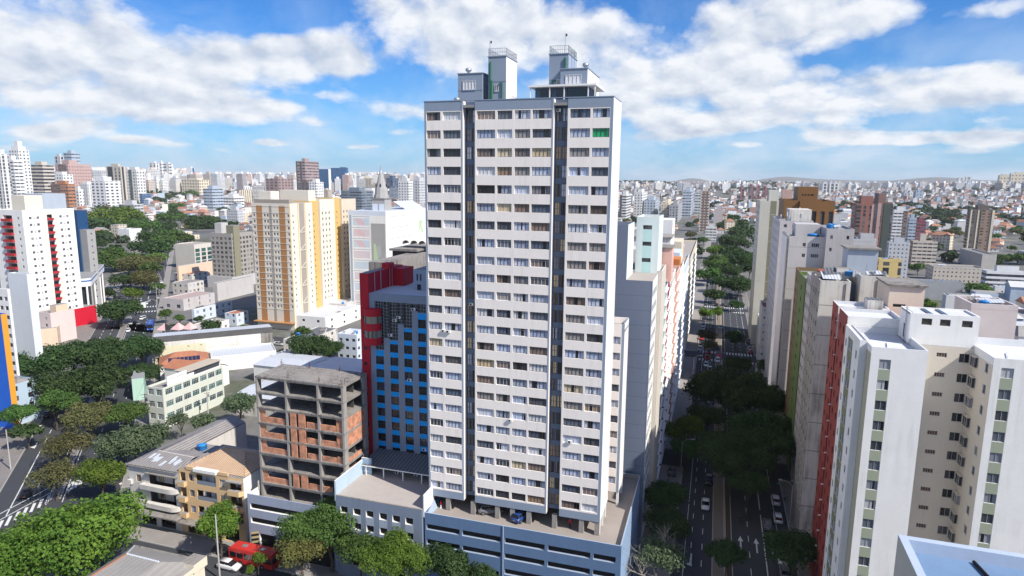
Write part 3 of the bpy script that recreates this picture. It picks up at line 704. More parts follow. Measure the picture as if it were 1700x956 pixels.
# ================================================================== podium under the tower
def build_podium():
    root = thing('parking_podium', 'dark blue parking podium with long slot openings under the tallest tower', 'parking garage', G(0, 0, 0), YAW)
    u0, u1, v0, v1, zt = .3, 32.8, -3.4, 22.0, 14.4
    wl = MB(); S = []
    for z in (11.4, 8.7):
        for a, b in ((.6, 6.5), (6.95, 13.6), (14.25, 20.85), (21.35, 28.1), (28.55, 32.0)): S.append((a-u0, b-u0, z, z+1.02))
    for a, b in ((14.25, 20.85), (21.35, 28.1), (28.55, 32.0)): S.append((a-u0, b-u0, 6.0, 7.02))
    S += [(6.9-u0, 13.3-u0, .1, 6.3), (15-u0, 20-u0, .1, 4.4), (22-u0, 28-u0, .1, 4.4)]
    facade(wl, (u0, v0), (1, 0), u1-u0, 0, zt, S, BLUEP, .5, GREYB2)
    R_ = [(y, y+.55, z, z+.55) for z in (11.8, 9.1) for y in (3, 7.2, 11.4, 15.6, 19.8)]
    facade(wl, (u1, v0), (0, 1), v1-v0, 0, zt, R_, BLUEP_LIT, .3, GREYB)
    facade(wl, (u1, v1), (-1, 0), u1-u0, 0, zt, (), BLUEP); facade(wl, (u0, v1), (0, -1), v1-v0, 0, zt, (), BLUEP)
    c = .2
    for a, b in (((u0, v0), (u1, v0)), ((u1, v0), (u1, v1)), ((u1, v1), (u0, v1))):
        t = Vector((b[0]-a[0], b[1]-a[1])).normalized(); n = Vector((-t.y, t.x))*c
        A, B = Vector(a), Vector(b)
        if t.x: B2, A2 = B+n, A+n
        else: A2, B2 = A+n+t*c, B+n-t*c
        wl.face([(*A, zt), (*B, zt), (*B2, zt), (*A2, zt)], GREYB2)
        wl.face([(*B2, 13.3), (*A2, 13.3), (*A2, zt), (*B2, zt)], CONC)
    wl.build('wall', root)
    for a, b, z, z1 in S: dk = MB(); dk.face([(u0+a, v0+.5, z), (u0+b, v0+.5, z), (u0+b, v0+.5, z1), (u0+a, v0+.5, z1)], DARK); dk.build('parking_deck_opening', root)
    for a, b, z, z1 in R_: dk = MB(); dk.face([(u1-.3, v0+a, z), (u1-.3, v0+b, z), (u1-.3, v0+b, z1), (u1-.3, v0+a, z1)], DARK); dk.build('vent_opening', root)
    rf = MB(); rf.face([(u0, v0+c, 13.4), (u1-c, v0+c, 13.4), (u1-c, v1-c, 13.4), (u0, v1-c, 13.4)], PODROOF); rf.build('roof', root)
    p = MB(); p.tube((14.0, v0-.09, 0), (14.0, v0-.09, zt+.1), .09, GREYB2, 8); p.build('drain_pipe', root)
    w = MB(); w.box(.05, .28, -3.4, .6, 13.5, 17.4, WHITE2); w.face([(.29, -3.0, 13.41), (.95, -2.4, 13.42), (.95, .4, 13.42), (.29, .4, 15.0)], GREYB2); w.build('side_screen', root)
BLUEP_LIT = paint('podium_side_wall', (.24, .34, .50), var=.05, streak=.15)  # the podium blue made paler: sunlight on this side put into the colour
PODROOF = paint('podium_roof_slab', (.30, .265, .24), .9, .16, streak=.0, scale=.16, fine=.06)
build_podium()
# ================================================================== terrace building, blue and red office tower
def build_terrace():
    root = thing('terrace_building', 'low grey building with square windows and bare roof terrace left of the blue podium', 'building', G(0, 0, 0), YAW)
    u0, u1, v0, v1, zt = -16.3, -.02, -3.8, 24, 14.9
    wl = MB(); H = []; Z = []
    cs = [-14.7, -12.2, -9.75, -7.2, -4.75, -2.35]
    for c in cs:
        for z in (11.9, 9.2): H.append((c-.72-u0, c+.72-u0, z, z+1.25))
        Z.append((c-.78-u0, c+.78-u0, 6.4, 13.2, TERRG2))
    for a, b in ((-13.5, -10.5), (-9.6, -6.6)): H.append((a-u0, b-u0, 2.2, 6.0))
    H.append((-2.9-u0, -1.5-u0, 5.0, 6.6)); H.append((-6-u0, -3.4-u0, .1, 4.2))
    facade(wl, (u0, v0), (1, 0), u1-u0, 0, zt, H, TERRG, .45, WHITE, Z)
    facade(wl, (u1, v0), (0, 1), v1-v0, 0, zt, (), TERRG); facade(wl, (u1, v1), (-1, 0), u1-u0, 0, zt, (), TERRG); facade(wl, (u0, v1), (0, -1), v1-v0, 0, zt, (), PALEB)
    wl.build('wall', root)
    for a, b, z, z1 in H:
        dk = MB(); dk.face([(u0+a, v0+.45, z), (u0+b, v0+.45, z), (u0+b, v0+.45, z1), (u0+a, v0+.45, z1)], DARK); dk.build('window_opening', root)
    rf = MB(); rf.face([(u0, v0, zt+.01), (u1, v0, zt+.01), (u1, v1, zt+.01), (u0, v1, zt+.01)], TERRACE)
    rf.build('terrace_floor', root)
    p = MB()
    p.prism([(u0-.15, v0), (u0+.1, v0), (u0+.1, 5.3), (u0-.15, 5.3)], zt-1, 17.6, PALEB, WHITE2)
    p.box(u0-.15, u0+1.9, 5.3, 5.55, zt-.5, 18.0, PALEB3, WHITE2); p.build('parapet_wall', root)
    k = MB(); k.box(u0+.1, u1, v0, v0+.2, zt+.01, zt+.16, CONC); k.build('kerb', root)
    can = thing('canopy', 'dark corrugated lean-to canopy on white posts at the foot of the blue office tower', 'canopy', G(0, 0, zt), YAW)
    r = MB(); r.face([(-16.6, 4.9, 1.95), (-.5, 4.7, 1.95), (-.5, 10.9, 2.75), (-16.0, 10.9, 2.75)], CANOPY); r.face([(-16.0, 10.9, 2.7), (-.5, 10.9, 2.7), (-.5, 4.7, 1.9), (-16.6, 4.9, 1.9)], FIBROD)
    r.box(-16.6, -.5, 4.66, 4.74, 1.8, 1.97, WHITE2); r.build('canopy_roof', can)
    pm = MB(); pm.box(-.09, .09, -.09, .09, 0, 1.85, WHITE2); pm = pm.mesh('post')
    for u in (-15.3, -11.7, -7.8, -4.1, -1.0): link('post', pm, can, (u, 4.9, 0))
    for i, (u, v) in enumerate(((-10.2, 7.2), (-9.3, 7.6), (-6.4, 7.4), (-5.6, 7.9))):
        b = MB(); b.box(-.35, .35, -.2, .2, .06, .62, WHITE2); b.box(-.2, .2, -.21, -.2, .12, .56, DARKG); b.box(-.3, -.2, -.18, .18, 0, .06, DARK); b.box(.2, .3, -.18, .18, 0, .06, DARK)
        tag(link('air_conditioner_unit', b.mesh('air_conditioner_unit'), None, G(u, v, zt+.01), YAW), 'white air conditioner unit standing in the shade under the dark corrugated canopy', 'air conditioner', 'units under the canopy')
TERRG = paint('terrace_grey_wall', (.18, .22, .295), var=.06, streak=.2, stain=(.1, .11, .13)); TERRG2 = paint('terrace_light_panel', (.31, .36, .44), var=.05, streak=.2)
TERRACE = paint('terrace_tiles', (.40, .36, .335), .9, .08, scale=.5, fine=.12)
PALEB3 = paint('shaded_parapet_paint', (.34, .45, .57), var=.08, streak=.3)  # darker copy of the pale blue wall, front-face shade put into the colour
CANOPY = ribbed('canopy_sheets', (.07, .085, .10), (.16, .18, .20), 9, .7, dirt=.35)
build_terrace()
def build_blue():
    zb = 14.9; root = thing('office_tower', 'blue and grey office tower with a tall red side slab and round red balcony', 'office building', G(0, 11, zb), YAW)
    L = lambda z: z-zb
    W = Windows(root); u0, u1 = -17.2, -.6; wl = MB(); H = []; Z = []
    colz = [(-16.1, -14.4, 37.1), (-13.1, -11.4, 39.1), (-10.2, -8.5, 41.7), (-7.3, -5.7, 44.7), (-4.4, -2.8, 44.7)]
    tops = [35.95-2.54*k for k in range(-4, 9)]
    for a, b, zt in colz:
        Z.append((a-u0, b-u0, 0, L(zt), BLUEB))
        for t in tops:
            if t < zt-.4 and t > 17.6:
                H.append((a-u0+.02, b-u0-.02, L(t-1.62), L(t))); W.add((u0, 0), (1, 0), a-u0+.02, L(t-1.62), b-a-.04, 1.62, PANEBK, MF, 3, .55, .3)
    gz = []
    steps = [(-16.05, -14.35, 37.2), (-14.3, -13.1, 39.5), (-13.1, -11.4, 39.2), (-11.4, -10.2, 42.4), (-10.2, -8.5, 41.8), (-8.5, -7.3, 45), (-7.3, -5.7, 44.8), (-4.4, -2.8, 44.8)]
    for a, b, z in steps:
        if z < 46: H.append((a-u0, b-u0, L(z), L(46.4))); gz.append((a, b, z))
    facade(wl, (u0, 0), (1, 0), u1-u0, 0, L(47.9), H, GREYB, .3, GREYB, Z)
    facade(wl, (u1, 0), (0, 1), 13, 0, L(47.9), (), GREYB); facade(wl, (u1, 13), (-1, 0), u1-u0, 0, L(47.9), (), GREYB)
    wl.face([(u0, 0, L(47.9)), (u1, 0, L(47.9)), (u1, .4, L(47.9)), (u0, .4, L(47.9))], GREYB2); wl.build('wall', root)
    rf = MB(); rf.face([(u0, .4, L(47.85)), (u1, .4, L(47.85)), (u1, 13, L(47.85)), (u0, 13, L(47.85))], SLABW); rf.build('roof', root)
    g = MB()
    for a, b, z in gz:
        g.face([(a, .3, L(z)), (b, .3, L(z)), (b, .3, L(46.4)), (a, .3, L(46.4))], PANEBK, [(0, 0), (1, 0), (1, 1), (0, 1)])
        n = max(2, round((b-a)/.55))
        for i in range(n+1): x = a+(b-a)*i/n; g.box(x-.03, x+.03, .22, .296, L(z), L(46.4), MFG, skip='TD')
        zz = z
        while zz < 46.3: g.box(a, b, .21, .29, L(zz), L(zz)+.06, MFG); zz += .62
    g.build('glazed_curtain_wall', root)
    r = MB(); r.box(-19.0, -17.2, -.15, 14, L(11.2), L(51.5), REDW); r.box(-17.2, -14.8, 9.5, 14, L(47.9), L(51.3), REDW); r.box(-18.2, -16.6, 7, 9, L(51.5), L(52.6), REDW)
    for y in (2.2, 4.6, 8.2, 9.2): r.box(-17.2, -17.185, y, y+.12, L(47.9), L(51.4), WHITE)
    r.face([(-18.8, 0, L(51.51)), (-17.4, 0, L(51.51)), (-17.4, 6.9, L(51.51)), (-18.8, 6.9, L(51.51))], SLABG)
    for k in range(9): r.box(-18.5, -17.9, -.19, -.15, L(19+3*k), L(19.6+3*k), DARKG)
    r.build('red_side_slab', root)
    c = MB(); cx, rad = -16.4, 1.75
    z = 38.3
    def arc(z0, z1, rr, m):
        n = 14; P = [(cx+rr*math.cos(math.pi+math.pi*k/n), .02+rr*math.sin(math.pi+math.pi*k/n)) for k in range(n+1)]
        c.prism(P, L(z0), L(z1), m, m, True)
    for k in range(3):
        arc(z, z+1.35, rad, REDW)
        if k < 2:
            arc(z+1.35, z+2.72, rad-.12, GLZ)
            for i in range(9):
                t = math.pi+math.pi*i/8; c.tube((cx+(rad-.1)*math.cos(t), (rad-.1)*math.sin(t), L(z+1.35)), (cx+(rad-.1)*math.cos(t), (rad-.1)*math.sin(t), L(z+2.72)), .035, MFG, 4, cap=False)
        z += 2.72
    c.build('round_balcony', root)
    b = MB(); b.box(-11.0, -7.6, 6, 12, L(47.86), L(51.8), GREYB2, SLABG); b.box(-10.3, -10.0, 5.98, 6, L(49.7), L(51.0), DARKG); b.box(-9.6, -9.3, 5.98, 6, L(49.7), L(51.0), DARKG); b.box(-10.2, -9.4, 5.97, 6, L(47.9), L(49.0), DARKG)
    b.box(-7.6, -1, 7, 13, L(47.86), L(51.0), CONC, SLABG); b.face([(-7.4, 5.2, L(49.7)), (-1, 5.2, L(49.7)), (-1, 7, L(50.4)), (-7.4, 7, L(50.4))], ZINC); b.build('machine_room', root)
    am = MB(); am.box(-.4, .4, -.35, 0, 0, .5, WHITE2); am.box(-.3, .1, -.36, -.35, .05, .45, DARKG); am = am.mesh('air_conditioner')
    for u, z in ((-11.2, 43.4), (-8.2, 45.1), (-12.0, 42.8), (-13.0, 39.9), (-9.2, 31.6), (-6.4, 18.3)): link('air_conditioner', am, root, (u, .28, L(z)))
    W.finish()
MFG = paint('mullion_grey', (.30, .33, .36), .5, 0, fine=0)
GLZ = pane('balcony_glazing', [(.25,.24,.2),(.06,.07,.08),(.35,.3,.2)], gap=.5)
PANEBK = pane('black_room_pane', [(.015,.018,.024),(.03,.034,.042),(.02,.022,.028),(.07,.075,.085),(.012,.014,.018)], gap=.3)
build_blue()
# ================================================================== unfinished brick frame on its own parking podium
def build_frame():
    zb = 10.0; root = thing('unfinished_building', 'unfinished concrete frame with clay block infill and open floors', 'unfinished building', G(0, 0, zb), YAW)
    u0, u1, v0, v1, fh = -34.7, -16.5, 0, 8.2, 2.92
    s = MB()
    for k in range(1, 9):
        z = fh*k; s.box(u0, u1, v0, v1, z-.26, z, CONCD, CONCD)
        s.box(u0+.02, u1-.02, v0+.05, v0+.3, z-.5, z-.26, CONCD, skip='T'); s.box(u1-.3, u1-.05, v0+.3, v1-.05, z-.5, z-.26, CONCD, skip='T')
    s.build('floor_slab', root)
    cm = MB(); cm.box(-.2, .2, -.55, .55, 0, fh*8-.26, CONC, skip='TD'); cm = cm.mesh('column')
    for u in (u0+.22, -28.3, -21.7, u1-.24):
        for v in (.58, 7.6): link('column', cm, root, (u, v, 0))
    def infill(*bx):
        b = MB()
        for a in bx: b.box(*a, BRICKM)
        b.build('brick_infill', root)
    for k in (5, 4, 3, 1):                               # storeys with clay block walls
        z, z1 = fh*k+.001, fh*(k+1)-.52; y0, y1 = .32, .5
        hh = 1.0+.1*rnd.random()
        infill((u0+.45, u0+1.5, y0, y1, z, z1), (u0+1.5, -28.9, y0, y1, z, z+hh))
        infill((-27.6, -26.4, .02, .2, z, fh*(k+1)-.27), (-25.9, -24.5, .02, .2, z, fh*(k+1)-.27))
        infill((-24.4, -22.0, y0, y1, z, z+hh), (-21.4, u1-1.9 if k > 1 else -19.5, y0, y1, z, z+hh-.12*rnd.random()))
        infill((u1-1.8, u1-.46, y0, y1, z, z1 if k != 3 else z+1.2))
        if k > 3: infill((u1-.22, u1-.06, 1.15, v1-.7, z, z1))
        elif k == 3: infill((u1-.22, u1-.06, 1.15, v1-2.6, z, z+.7))
    infill((u1-.22, u1-.06, 1.15, v1-.7, fh*2+.001, fh*2+1.6))
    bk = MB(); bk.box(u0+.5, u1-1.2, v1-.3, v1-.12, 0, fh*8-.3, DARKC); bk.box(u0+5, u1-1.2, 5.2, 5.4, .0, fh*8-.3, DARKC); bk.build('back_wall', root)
    rb = MB()
    for u, v in ((-28.3, .6), (-21.7, .6), (-16.8, .6), (-28.3, 7.4), (-21.7, 7.4), (-16.8, 7.4), (-34.4, 7.4)):
        for i in range(5): x, y = u+rnd.uniform(-.2, .2), v+rnd.uniform(-.4, .4); rb.tube((x, y, fh*8), (x+rnd.uniform(-.1, .1), y, fh*8+rnd.uniform(.5, 1.3)), .025, RUST, 4)
    rb.build('rebar_stub', root)
    pr = thing('parking_podium', 'pale blue low garage with open parking slots under the unfinished brick frame', 'parking garage', G(0, 0, 0), YAW)
    wl = MB(); a0, a1, b0, b1, zt = -35.4, -16.5, -3.0, 11, 11.8
    S = [(.5, a1-a0-.4, 8.95, 10.1), (.5, a1-a0-.4, 6.2, 7.35), (2.2, a1-a0-1.0, .1, 4.4)]
    facade(wl, (a0, b0), (1, 0), a1-a0, 0, zt, S, PALEL, .5, WHITE)
    facade(wl, (a1, b0), (0, 1), b1-b0, 0, zt, (), PALEL); facade(wl, (a1, b1), (-1, 0), a1-a0, 0, zt-1.8, (), PALEL); facade(wl, (a0, b1), (0, -1), b1-b0, 0, zt, (), WHITE)
    wl.box(a0, a1, b0+.001, b0+.2, zt-1.8, zt-.001, PALEL, skip='FD'); wl.build('wall', pr)
    wl = MB(); wl.box(a0-.05, a0+.15, b0+3, b1, zt-.6, zt+1.1, OLDW); wl.build('party_wall', pr)
    for a, b, z, z1 in S:
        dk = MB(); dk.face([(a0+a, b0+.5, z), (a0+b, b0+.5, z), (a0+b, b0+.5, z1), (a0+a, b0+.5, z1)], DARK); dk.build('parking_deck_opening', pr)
    rf = MB(); rf.face([(a0, b0+.2, zb-.02), (a1, b0+.2, zb-.02), (a1, b1, zb-.02), (a0, b1, zb-.02)], CONCD); rf.build('roof', pr)
    st = MB()                                            # striped warning pillar at the garage entrance
    for side in range(2):
        for k in range(9):
            z = .25+.45*k; m = BLACK if k % 2 else YEL
            if side == 0: st.face([(a0+.4, b0-.03, z), (a0+2.0, b0-.03, z+.5), (a0+2.0, b0-.03, z+.95), (a0+.4, b0-.03, z+.45)], m)
            else: st.face([(a0+2.02, b0-.03, z+.5), (a0+2.02, b0+.9, z), (a0+2.02, b0+.9, z+.45), (a0+2.02, b0-.03, z+.95)], m)
    st.build('striped_pillar', pr)
    t = thing('totem_sign', 'tall bright blue slanted totem sign at the garage entrance below the brick frame', 'sign', G(-29.5, -3.4, .13), YAW)
    b = MB(); b.prism([(0, 0), (1.9, 0), (1.9, .35), (0, .35)], 0, 1.2, BLUES, BLUES); P = [(0, 1.2), (1.9, 1.2), (1.2, 4.4), (.1, 4.4)]
    b.face([(x, 0, z) for x, z in P], BLUES); b.face([(x, .35, z) for x, z in P[::-1]], BLUES); b.face([(1.9, 0, 1.2), (1.9, .35, 1.2), (1.2, .35, 4.4), (1.2, 0, 4.4)], BLUES); b.face([(.1, 0, 4.4), (1.2, 0, 4.4), (1.2, .35, 4.4), (.1, .35, 4.4)], BLUES); b.face([(0, .35, 1.2), (0, 0, 1.2), (.1, 0, 4.4), (.1, .35, 4.4)], BLUES); b.build('sign_body', t)
    p = MB(); p.face([(.2, -.01, 2.5), (1.2, -.01, 2.5), (1.15, -.01, 3.1), (.2, -.01, 3.1)], WHITE2); p.face([(.9, -.012, 1.2), (1.4, -.012, 1.2), (1.35, -.012, 2.2), (1.0, -.012, 2.2)], YEL); p.face([(1.5, -.012, .9), (1.85, -.012, .9), (1.8, -.012, 1.5), (1.5, -.012, 1.5)], REDW); p.build('sign_panel', t)
RUST = paint('rusty_steel', (.12, .06, .04), .9, .1)
BLACK = paint('black_paint', (.02, .02, .02), .6, 0, fine=0); YEL = paint('yellow_paint', (.72, .6, .3), .6, 0, fine=0); BLUES = paint('sign_blue', (.01, .04, .42), .4, .03)
PALEL = paint('lilac_pale_wall', (.31, .355, .46), var=.05, streak=.2)
build_frame()
# ================================================================== generic apartment body
def simple(name, label, cat, P, rot, x0, x1, y0, y1, H, mw, mroof=None, fh=2.8, zw=3.6, F=None, R_=None, L=None, mp=None, mf=None, zones={}, par=.9, group=None, limit=100, nx=2, tr=0, d=.18, root=None, topgap=.6, mcap=None):
    """one rectangular building; F/R_/L = (columns, width, height) of window openings on that face, or a list of such with explicit centres"""
    if root is None: root = thing(name, label, cat, P, rot, group)
    W = Windows(root); n = int((H-par-topgap-zw)/fh)+1; spec = {}
    for k, s in (('F', F), ('R', R_), ('L', L)):
        if not s: continue
        Wd = (x1-x0) if k == 'F' else (y1-y0); l = []
        for q in (s if isinstance(s, list) else [s]):
            c = q[0] if isinstance(q[0], (list, tuple)) else spread(Wd, q[0], Wd/(q[0]*2) if q[0] > 1 else 0)
            sill = q[3] if len(q) > 3 else .95; m_ = q[4] if len(q) > 4 else (mp or PANES)
            l.append(dict(c=c, w=q[1], h=q[2], z=[z for z in rows(zw, fh, n, sill) if z+q[2] < H-par*.6], mp=m_, mf=mf or MF, nx=nx, tr=tr, d=d))
        spec[k] = l
    block(root, W, x0, x1, y0, y1, 0, H, mw, mroof or SLABG, spec, par, zones=zones, mcap=mcap); W.finish(limit)
    return root
def boxpart(root, name, x0, x1, y0, y1, z0, z1, m, mt=None):
    b = MB(); b.box(x0, x1, y0, y1, z0, z1, m, mt or m, skip='D'); return b.build(name, root)
def tankpart(root, x, y, z, r=.9, h=1.2):
    b = MB(); b.lathe([(r*.9, 0), (r, .1), (r*.95, h*.8), (r*1.02, h*.85), (r*.6, h), (.1, h*1.08)], TANK, 14); o = b.build('water_tank', root, True); o.location = (x, y, z); return o
def solve_len(M, d, xt, lo=.5, hi=400):
    """how far to walk from M along d until the point stands at picture column xt"""
    f = lambda s: px(M+d*s)[0]-xt
    a, b = lo, hi
    if f(a)*f(b) > 0: return None
    for _ in range(50):
        c = (a+b)/2
        if f(a)*f(c) <= 0: b = c
        else: a = c
    return (a+b)/2
def cbox(xl, xm, xr, ytop, dist, fr='G', dmax=60, dmin=4, z0=None):
    """box with its near vertical edge at column xm, sides reaching columns xl and xr, at `dist` metres; returns placement"""
    rot = YAW if fr == 'G' else (YAWD if fr == 'D' else fr)
    T = at_dist(xm, ytop, dist); zg = hgt(T.x, T.y)-.3 if z0 is None else z0
    X = Vector((math.cos(rot), math.sin(rot), 0)); Y = Vector((-math.sin(rot), math.cos(rot), 0)); M = Vector((T.x, T.y, T.z))
    best = None
    for mode, dl, dr in (('R', -X, Y), ('L', Y, X)):
        a = solve_len(M, dl, xl) if xl < xm-.5 else dmin; b = solve_len(M, dr, xr) if xr > xm+.5 else dmin
        if a and b and (best is None or max(a, b) < best[3]): best = (mode, a, b, max(a, b))
    if best is None: best = ('R', 12, 12, 12)
    mode, a, b, _ = best; a, b = min(a, dmax), min(b, dmax)
    W, D = (a, b) if mode == 'R' else (b, a)
    if mode == 'R': x0, x1 = -W, 0
    else: x0, x1 = 0, W
    c = M+X*((x0+x1)/2)+Y*(D/2); occ(c.x, c.y, .5*math.hypot(W, D)+1)
    return (M.x, M.y, zg), rot, x0, x1, 0, D, M.z-zg
# ================================================================== white twin-block apartments, lower right
SAGE = paint('sage_spandrel', (.33, .36, .27), var=.04); OLIVEC = paint('olive_cream_wall', (.42, .40, .30), var=.04); OLIVE = paint('olive_balcony_wall', (.20, .21, .12), var=.05)
WARMW = paint('warm_white_wall', (.62, .565, .485), var=.05, streak=.12)
LOUV = paint('brown_louvre', (.13, .055, .035), .7, .05)
def build_white_complex():
    root = thing('apartment_block', 'large white apartment building of two blocks joined by a deep court at lower right', 'apartment building', G(63, 0, 0), YAW)
    W = Windows(root); X = lambda u: u-63
    rz = [44.9-2.8*k for k in range(16)]
    def sp(c, w=1.36, h=1.32, mp=PANEL, zz=rz, nx=2): return dict(c=c, w=w, h=h, z=zz, mp=mp, mf=MFA, nx=nx, tr=0, d=.14)
    block(root, W, X(64), X(70.5), -2.1, 11, 0, 47.8, WHITE2, SLABW, {'F': [sp([1.7])]}, 1.0, zones={'F': [(1.0, 2.4, 1, 44.95, SAGE)], 'L': [(0, 20, 0, 46.9, OLIVEC)]}, mcap=SLABW)
    zb = [z+.1 for z in rz]
    block(root, W, X(63.1), X(63.99), .6, 11, 0, 48.0, WHITE2, SLABW, {'L': [sp([1.1, 8.6], .9, 1.2), sp([3.5, 5.0], 1.15, 1.5, PANEL, zb)]}, .2, .05, zones={'L': [(2.6, 6.0, 1, 46.8, OLIVE)]})
    block(root, W, X(70.5), X(77.9), 5, 10.5, 0, 47.0, WARMW, SLABG, {'F': [sp([3.65], 1.25, .62, LOUVP, [z+.55 for z in rz], 4), sp([6.35], 1.25, 1.25, PANED)]}, 0)
    block(root, W, X(77.9), X(90), -1.5, 11, 0, 47.4, WHITE2, SLABW, {'F': [sp([1.6]), sp([8.2])], 'L': [sp([10.6], 1.0, 1.25, PANED)]}, 1.0, zones={'F': [(.9, 2.3, 1, 44.95, SAGE), (7.5, 8.9, 1, 44.95, SAGE)], 'L': [(0, 20, 0, 46.4, WARMW)]}, mcap=SLABW)
    block(root, W, X(70.0), X(78.2), 5.3, 10.6, 47.0, 51.3, WHITE2, SLABW, {'F': [dict(c=[2.0, 4.2, 6.8], w=1.25, h=.9, z=[49.75], mp=LOUVB, mf=MF, nx=1, tr=.5, d=.16)], 'L': [dict(c=[2.6], w=.8, h=2.0, z=[47.3], mp=PANED, mf=MF, nx=1, d=.12)]}, .25)
    for a, b in ((3.0, 3.5), (5.4, 5.9), (7.2, 7.7)): boxpart(root, 'skylight', X(67)+a, X(67)+b, 5.8, 10.2, 51.0, 51.2, DARKG)
    by = MB(); by.box(-.5, 0, 0, 1.35, -.1, 0, WARMW); by.box(-.5, 0, 0, 1.35, 1.32, 1.4, WARMW)
    by.box(-.46, -.001, .03, 1.32, .0, 1.32, PANED, skip='TD')
    for x, y in ((-.5, 0), (-.5, .62), (-.5, 1.29), (-.08, 0)): by.box(x, x+.06, y, y+.06, 0, 1.32, MFA, skip='TD')
    by = by.mesh('bay_window')
    for k in range(16): link('bay_window', by, root, (X(77.9), 3.3, 44.8-2.8*k))
    lad = MB()
    for y in (6.6, 7.1): lad.tube((X(69.85), y, 46.8), (X(69.85), y, 52), .03, RAIL, 4)
    for k in range(17): lad.tube((X(69.85), 6.6, 46.9+.3*k), (X(69.85), 7.1, 46.9+.3*k), .025, RAIL, 4)
    lad.build('ladder', root)
    pp = MB(); pp.tube((X(66.2), -1, 46.95), (X(67.4), 5, 46.95), .08, WHITE2, 6); pp.tube((X(80), -.4, 46.6), (X(82), 6, 46.6), .08, WHITE2, 6); pp.build('roof_pipe', root)
    W.finish()
MFA = paint('window_frame_aluminium', (.35, .36, .37), .4, 0, fine=0)
LOUVP = pane('brown_louvre_pane', [(.13,.055,.035),(.10,.05,.035)], .6, 0); LOUVB = pane('black_louvre_pane', [(.05,.045,.035)], .6, 0)
build_white_complex()
REDB = paint('brick_red_wall', (.27, .05, .042), var=.05, streak=.15, stain=(.18, .05, .04)); PEACH = paint('peach_wall', (.72, .60, .49), var=.04, streak=.15)
GREENW = paint('moss_green_wall', (.13, .19, .055), var=.06, streak=.12); BROWNW = paint('ochre_brown_wall', (.20, .135, .07), var=.06, streak=.2)
LGREY = paint('light_grey_render', (.52, .50, .49), var=.06, streak=.25); LBLUE = paint('light_blue_grey_render', (.40, .45, .52), var=.06, streak=.25); YELLOW = paint('pale_yellow_wall', (.66, .53, .26), var=.05, streak=.15)
def clutter(root, x0, x1, y0, y1, z, n, seed):
    g = random.Random(seed)
    for _ in range(n):
        x, y = g.uniform(x0, x1), g.uniform(y0, y1); k = g.random()
        if k < .25: tankpart(root, x, y, z, g.uniform(.6, 1.0), g.uniform(.9, 1.3))
        elif k < .5: boxpart(root, 'roof_hatch', x-.6, x+.6, y-.5, y+.5, z, z+g.uniform(.5, 1.3), g.choice([CONCD, OLDW, ZINC]), FIBRO)
        elif k < .75: b = MB(); w, d = g.uniform(1.5, 3), g.uniform(1.2, 2.4); b.face([(x, y, z+.7), (x+w, y, z+.9), (x+w, y+d, z+1.3), (x, y+d, z+1.1)], g.choice([FIBRO, ZINC, FIBROD])); b.box(x+.2, x+w-.2, y+.2, y+d-.2, z, z+.65, OLDW); b.build('roof_lean_to', root)
        else: b = MB(); b.tube((x, y, z), (x, y, z+g.uniform(1.5, 3.2)), .04, RAIL, 4); b.tube((x-.5, y, z+1.4), (x+.5, y, z+1.4), .02, RAIL, 4); b.build('aerial', root)
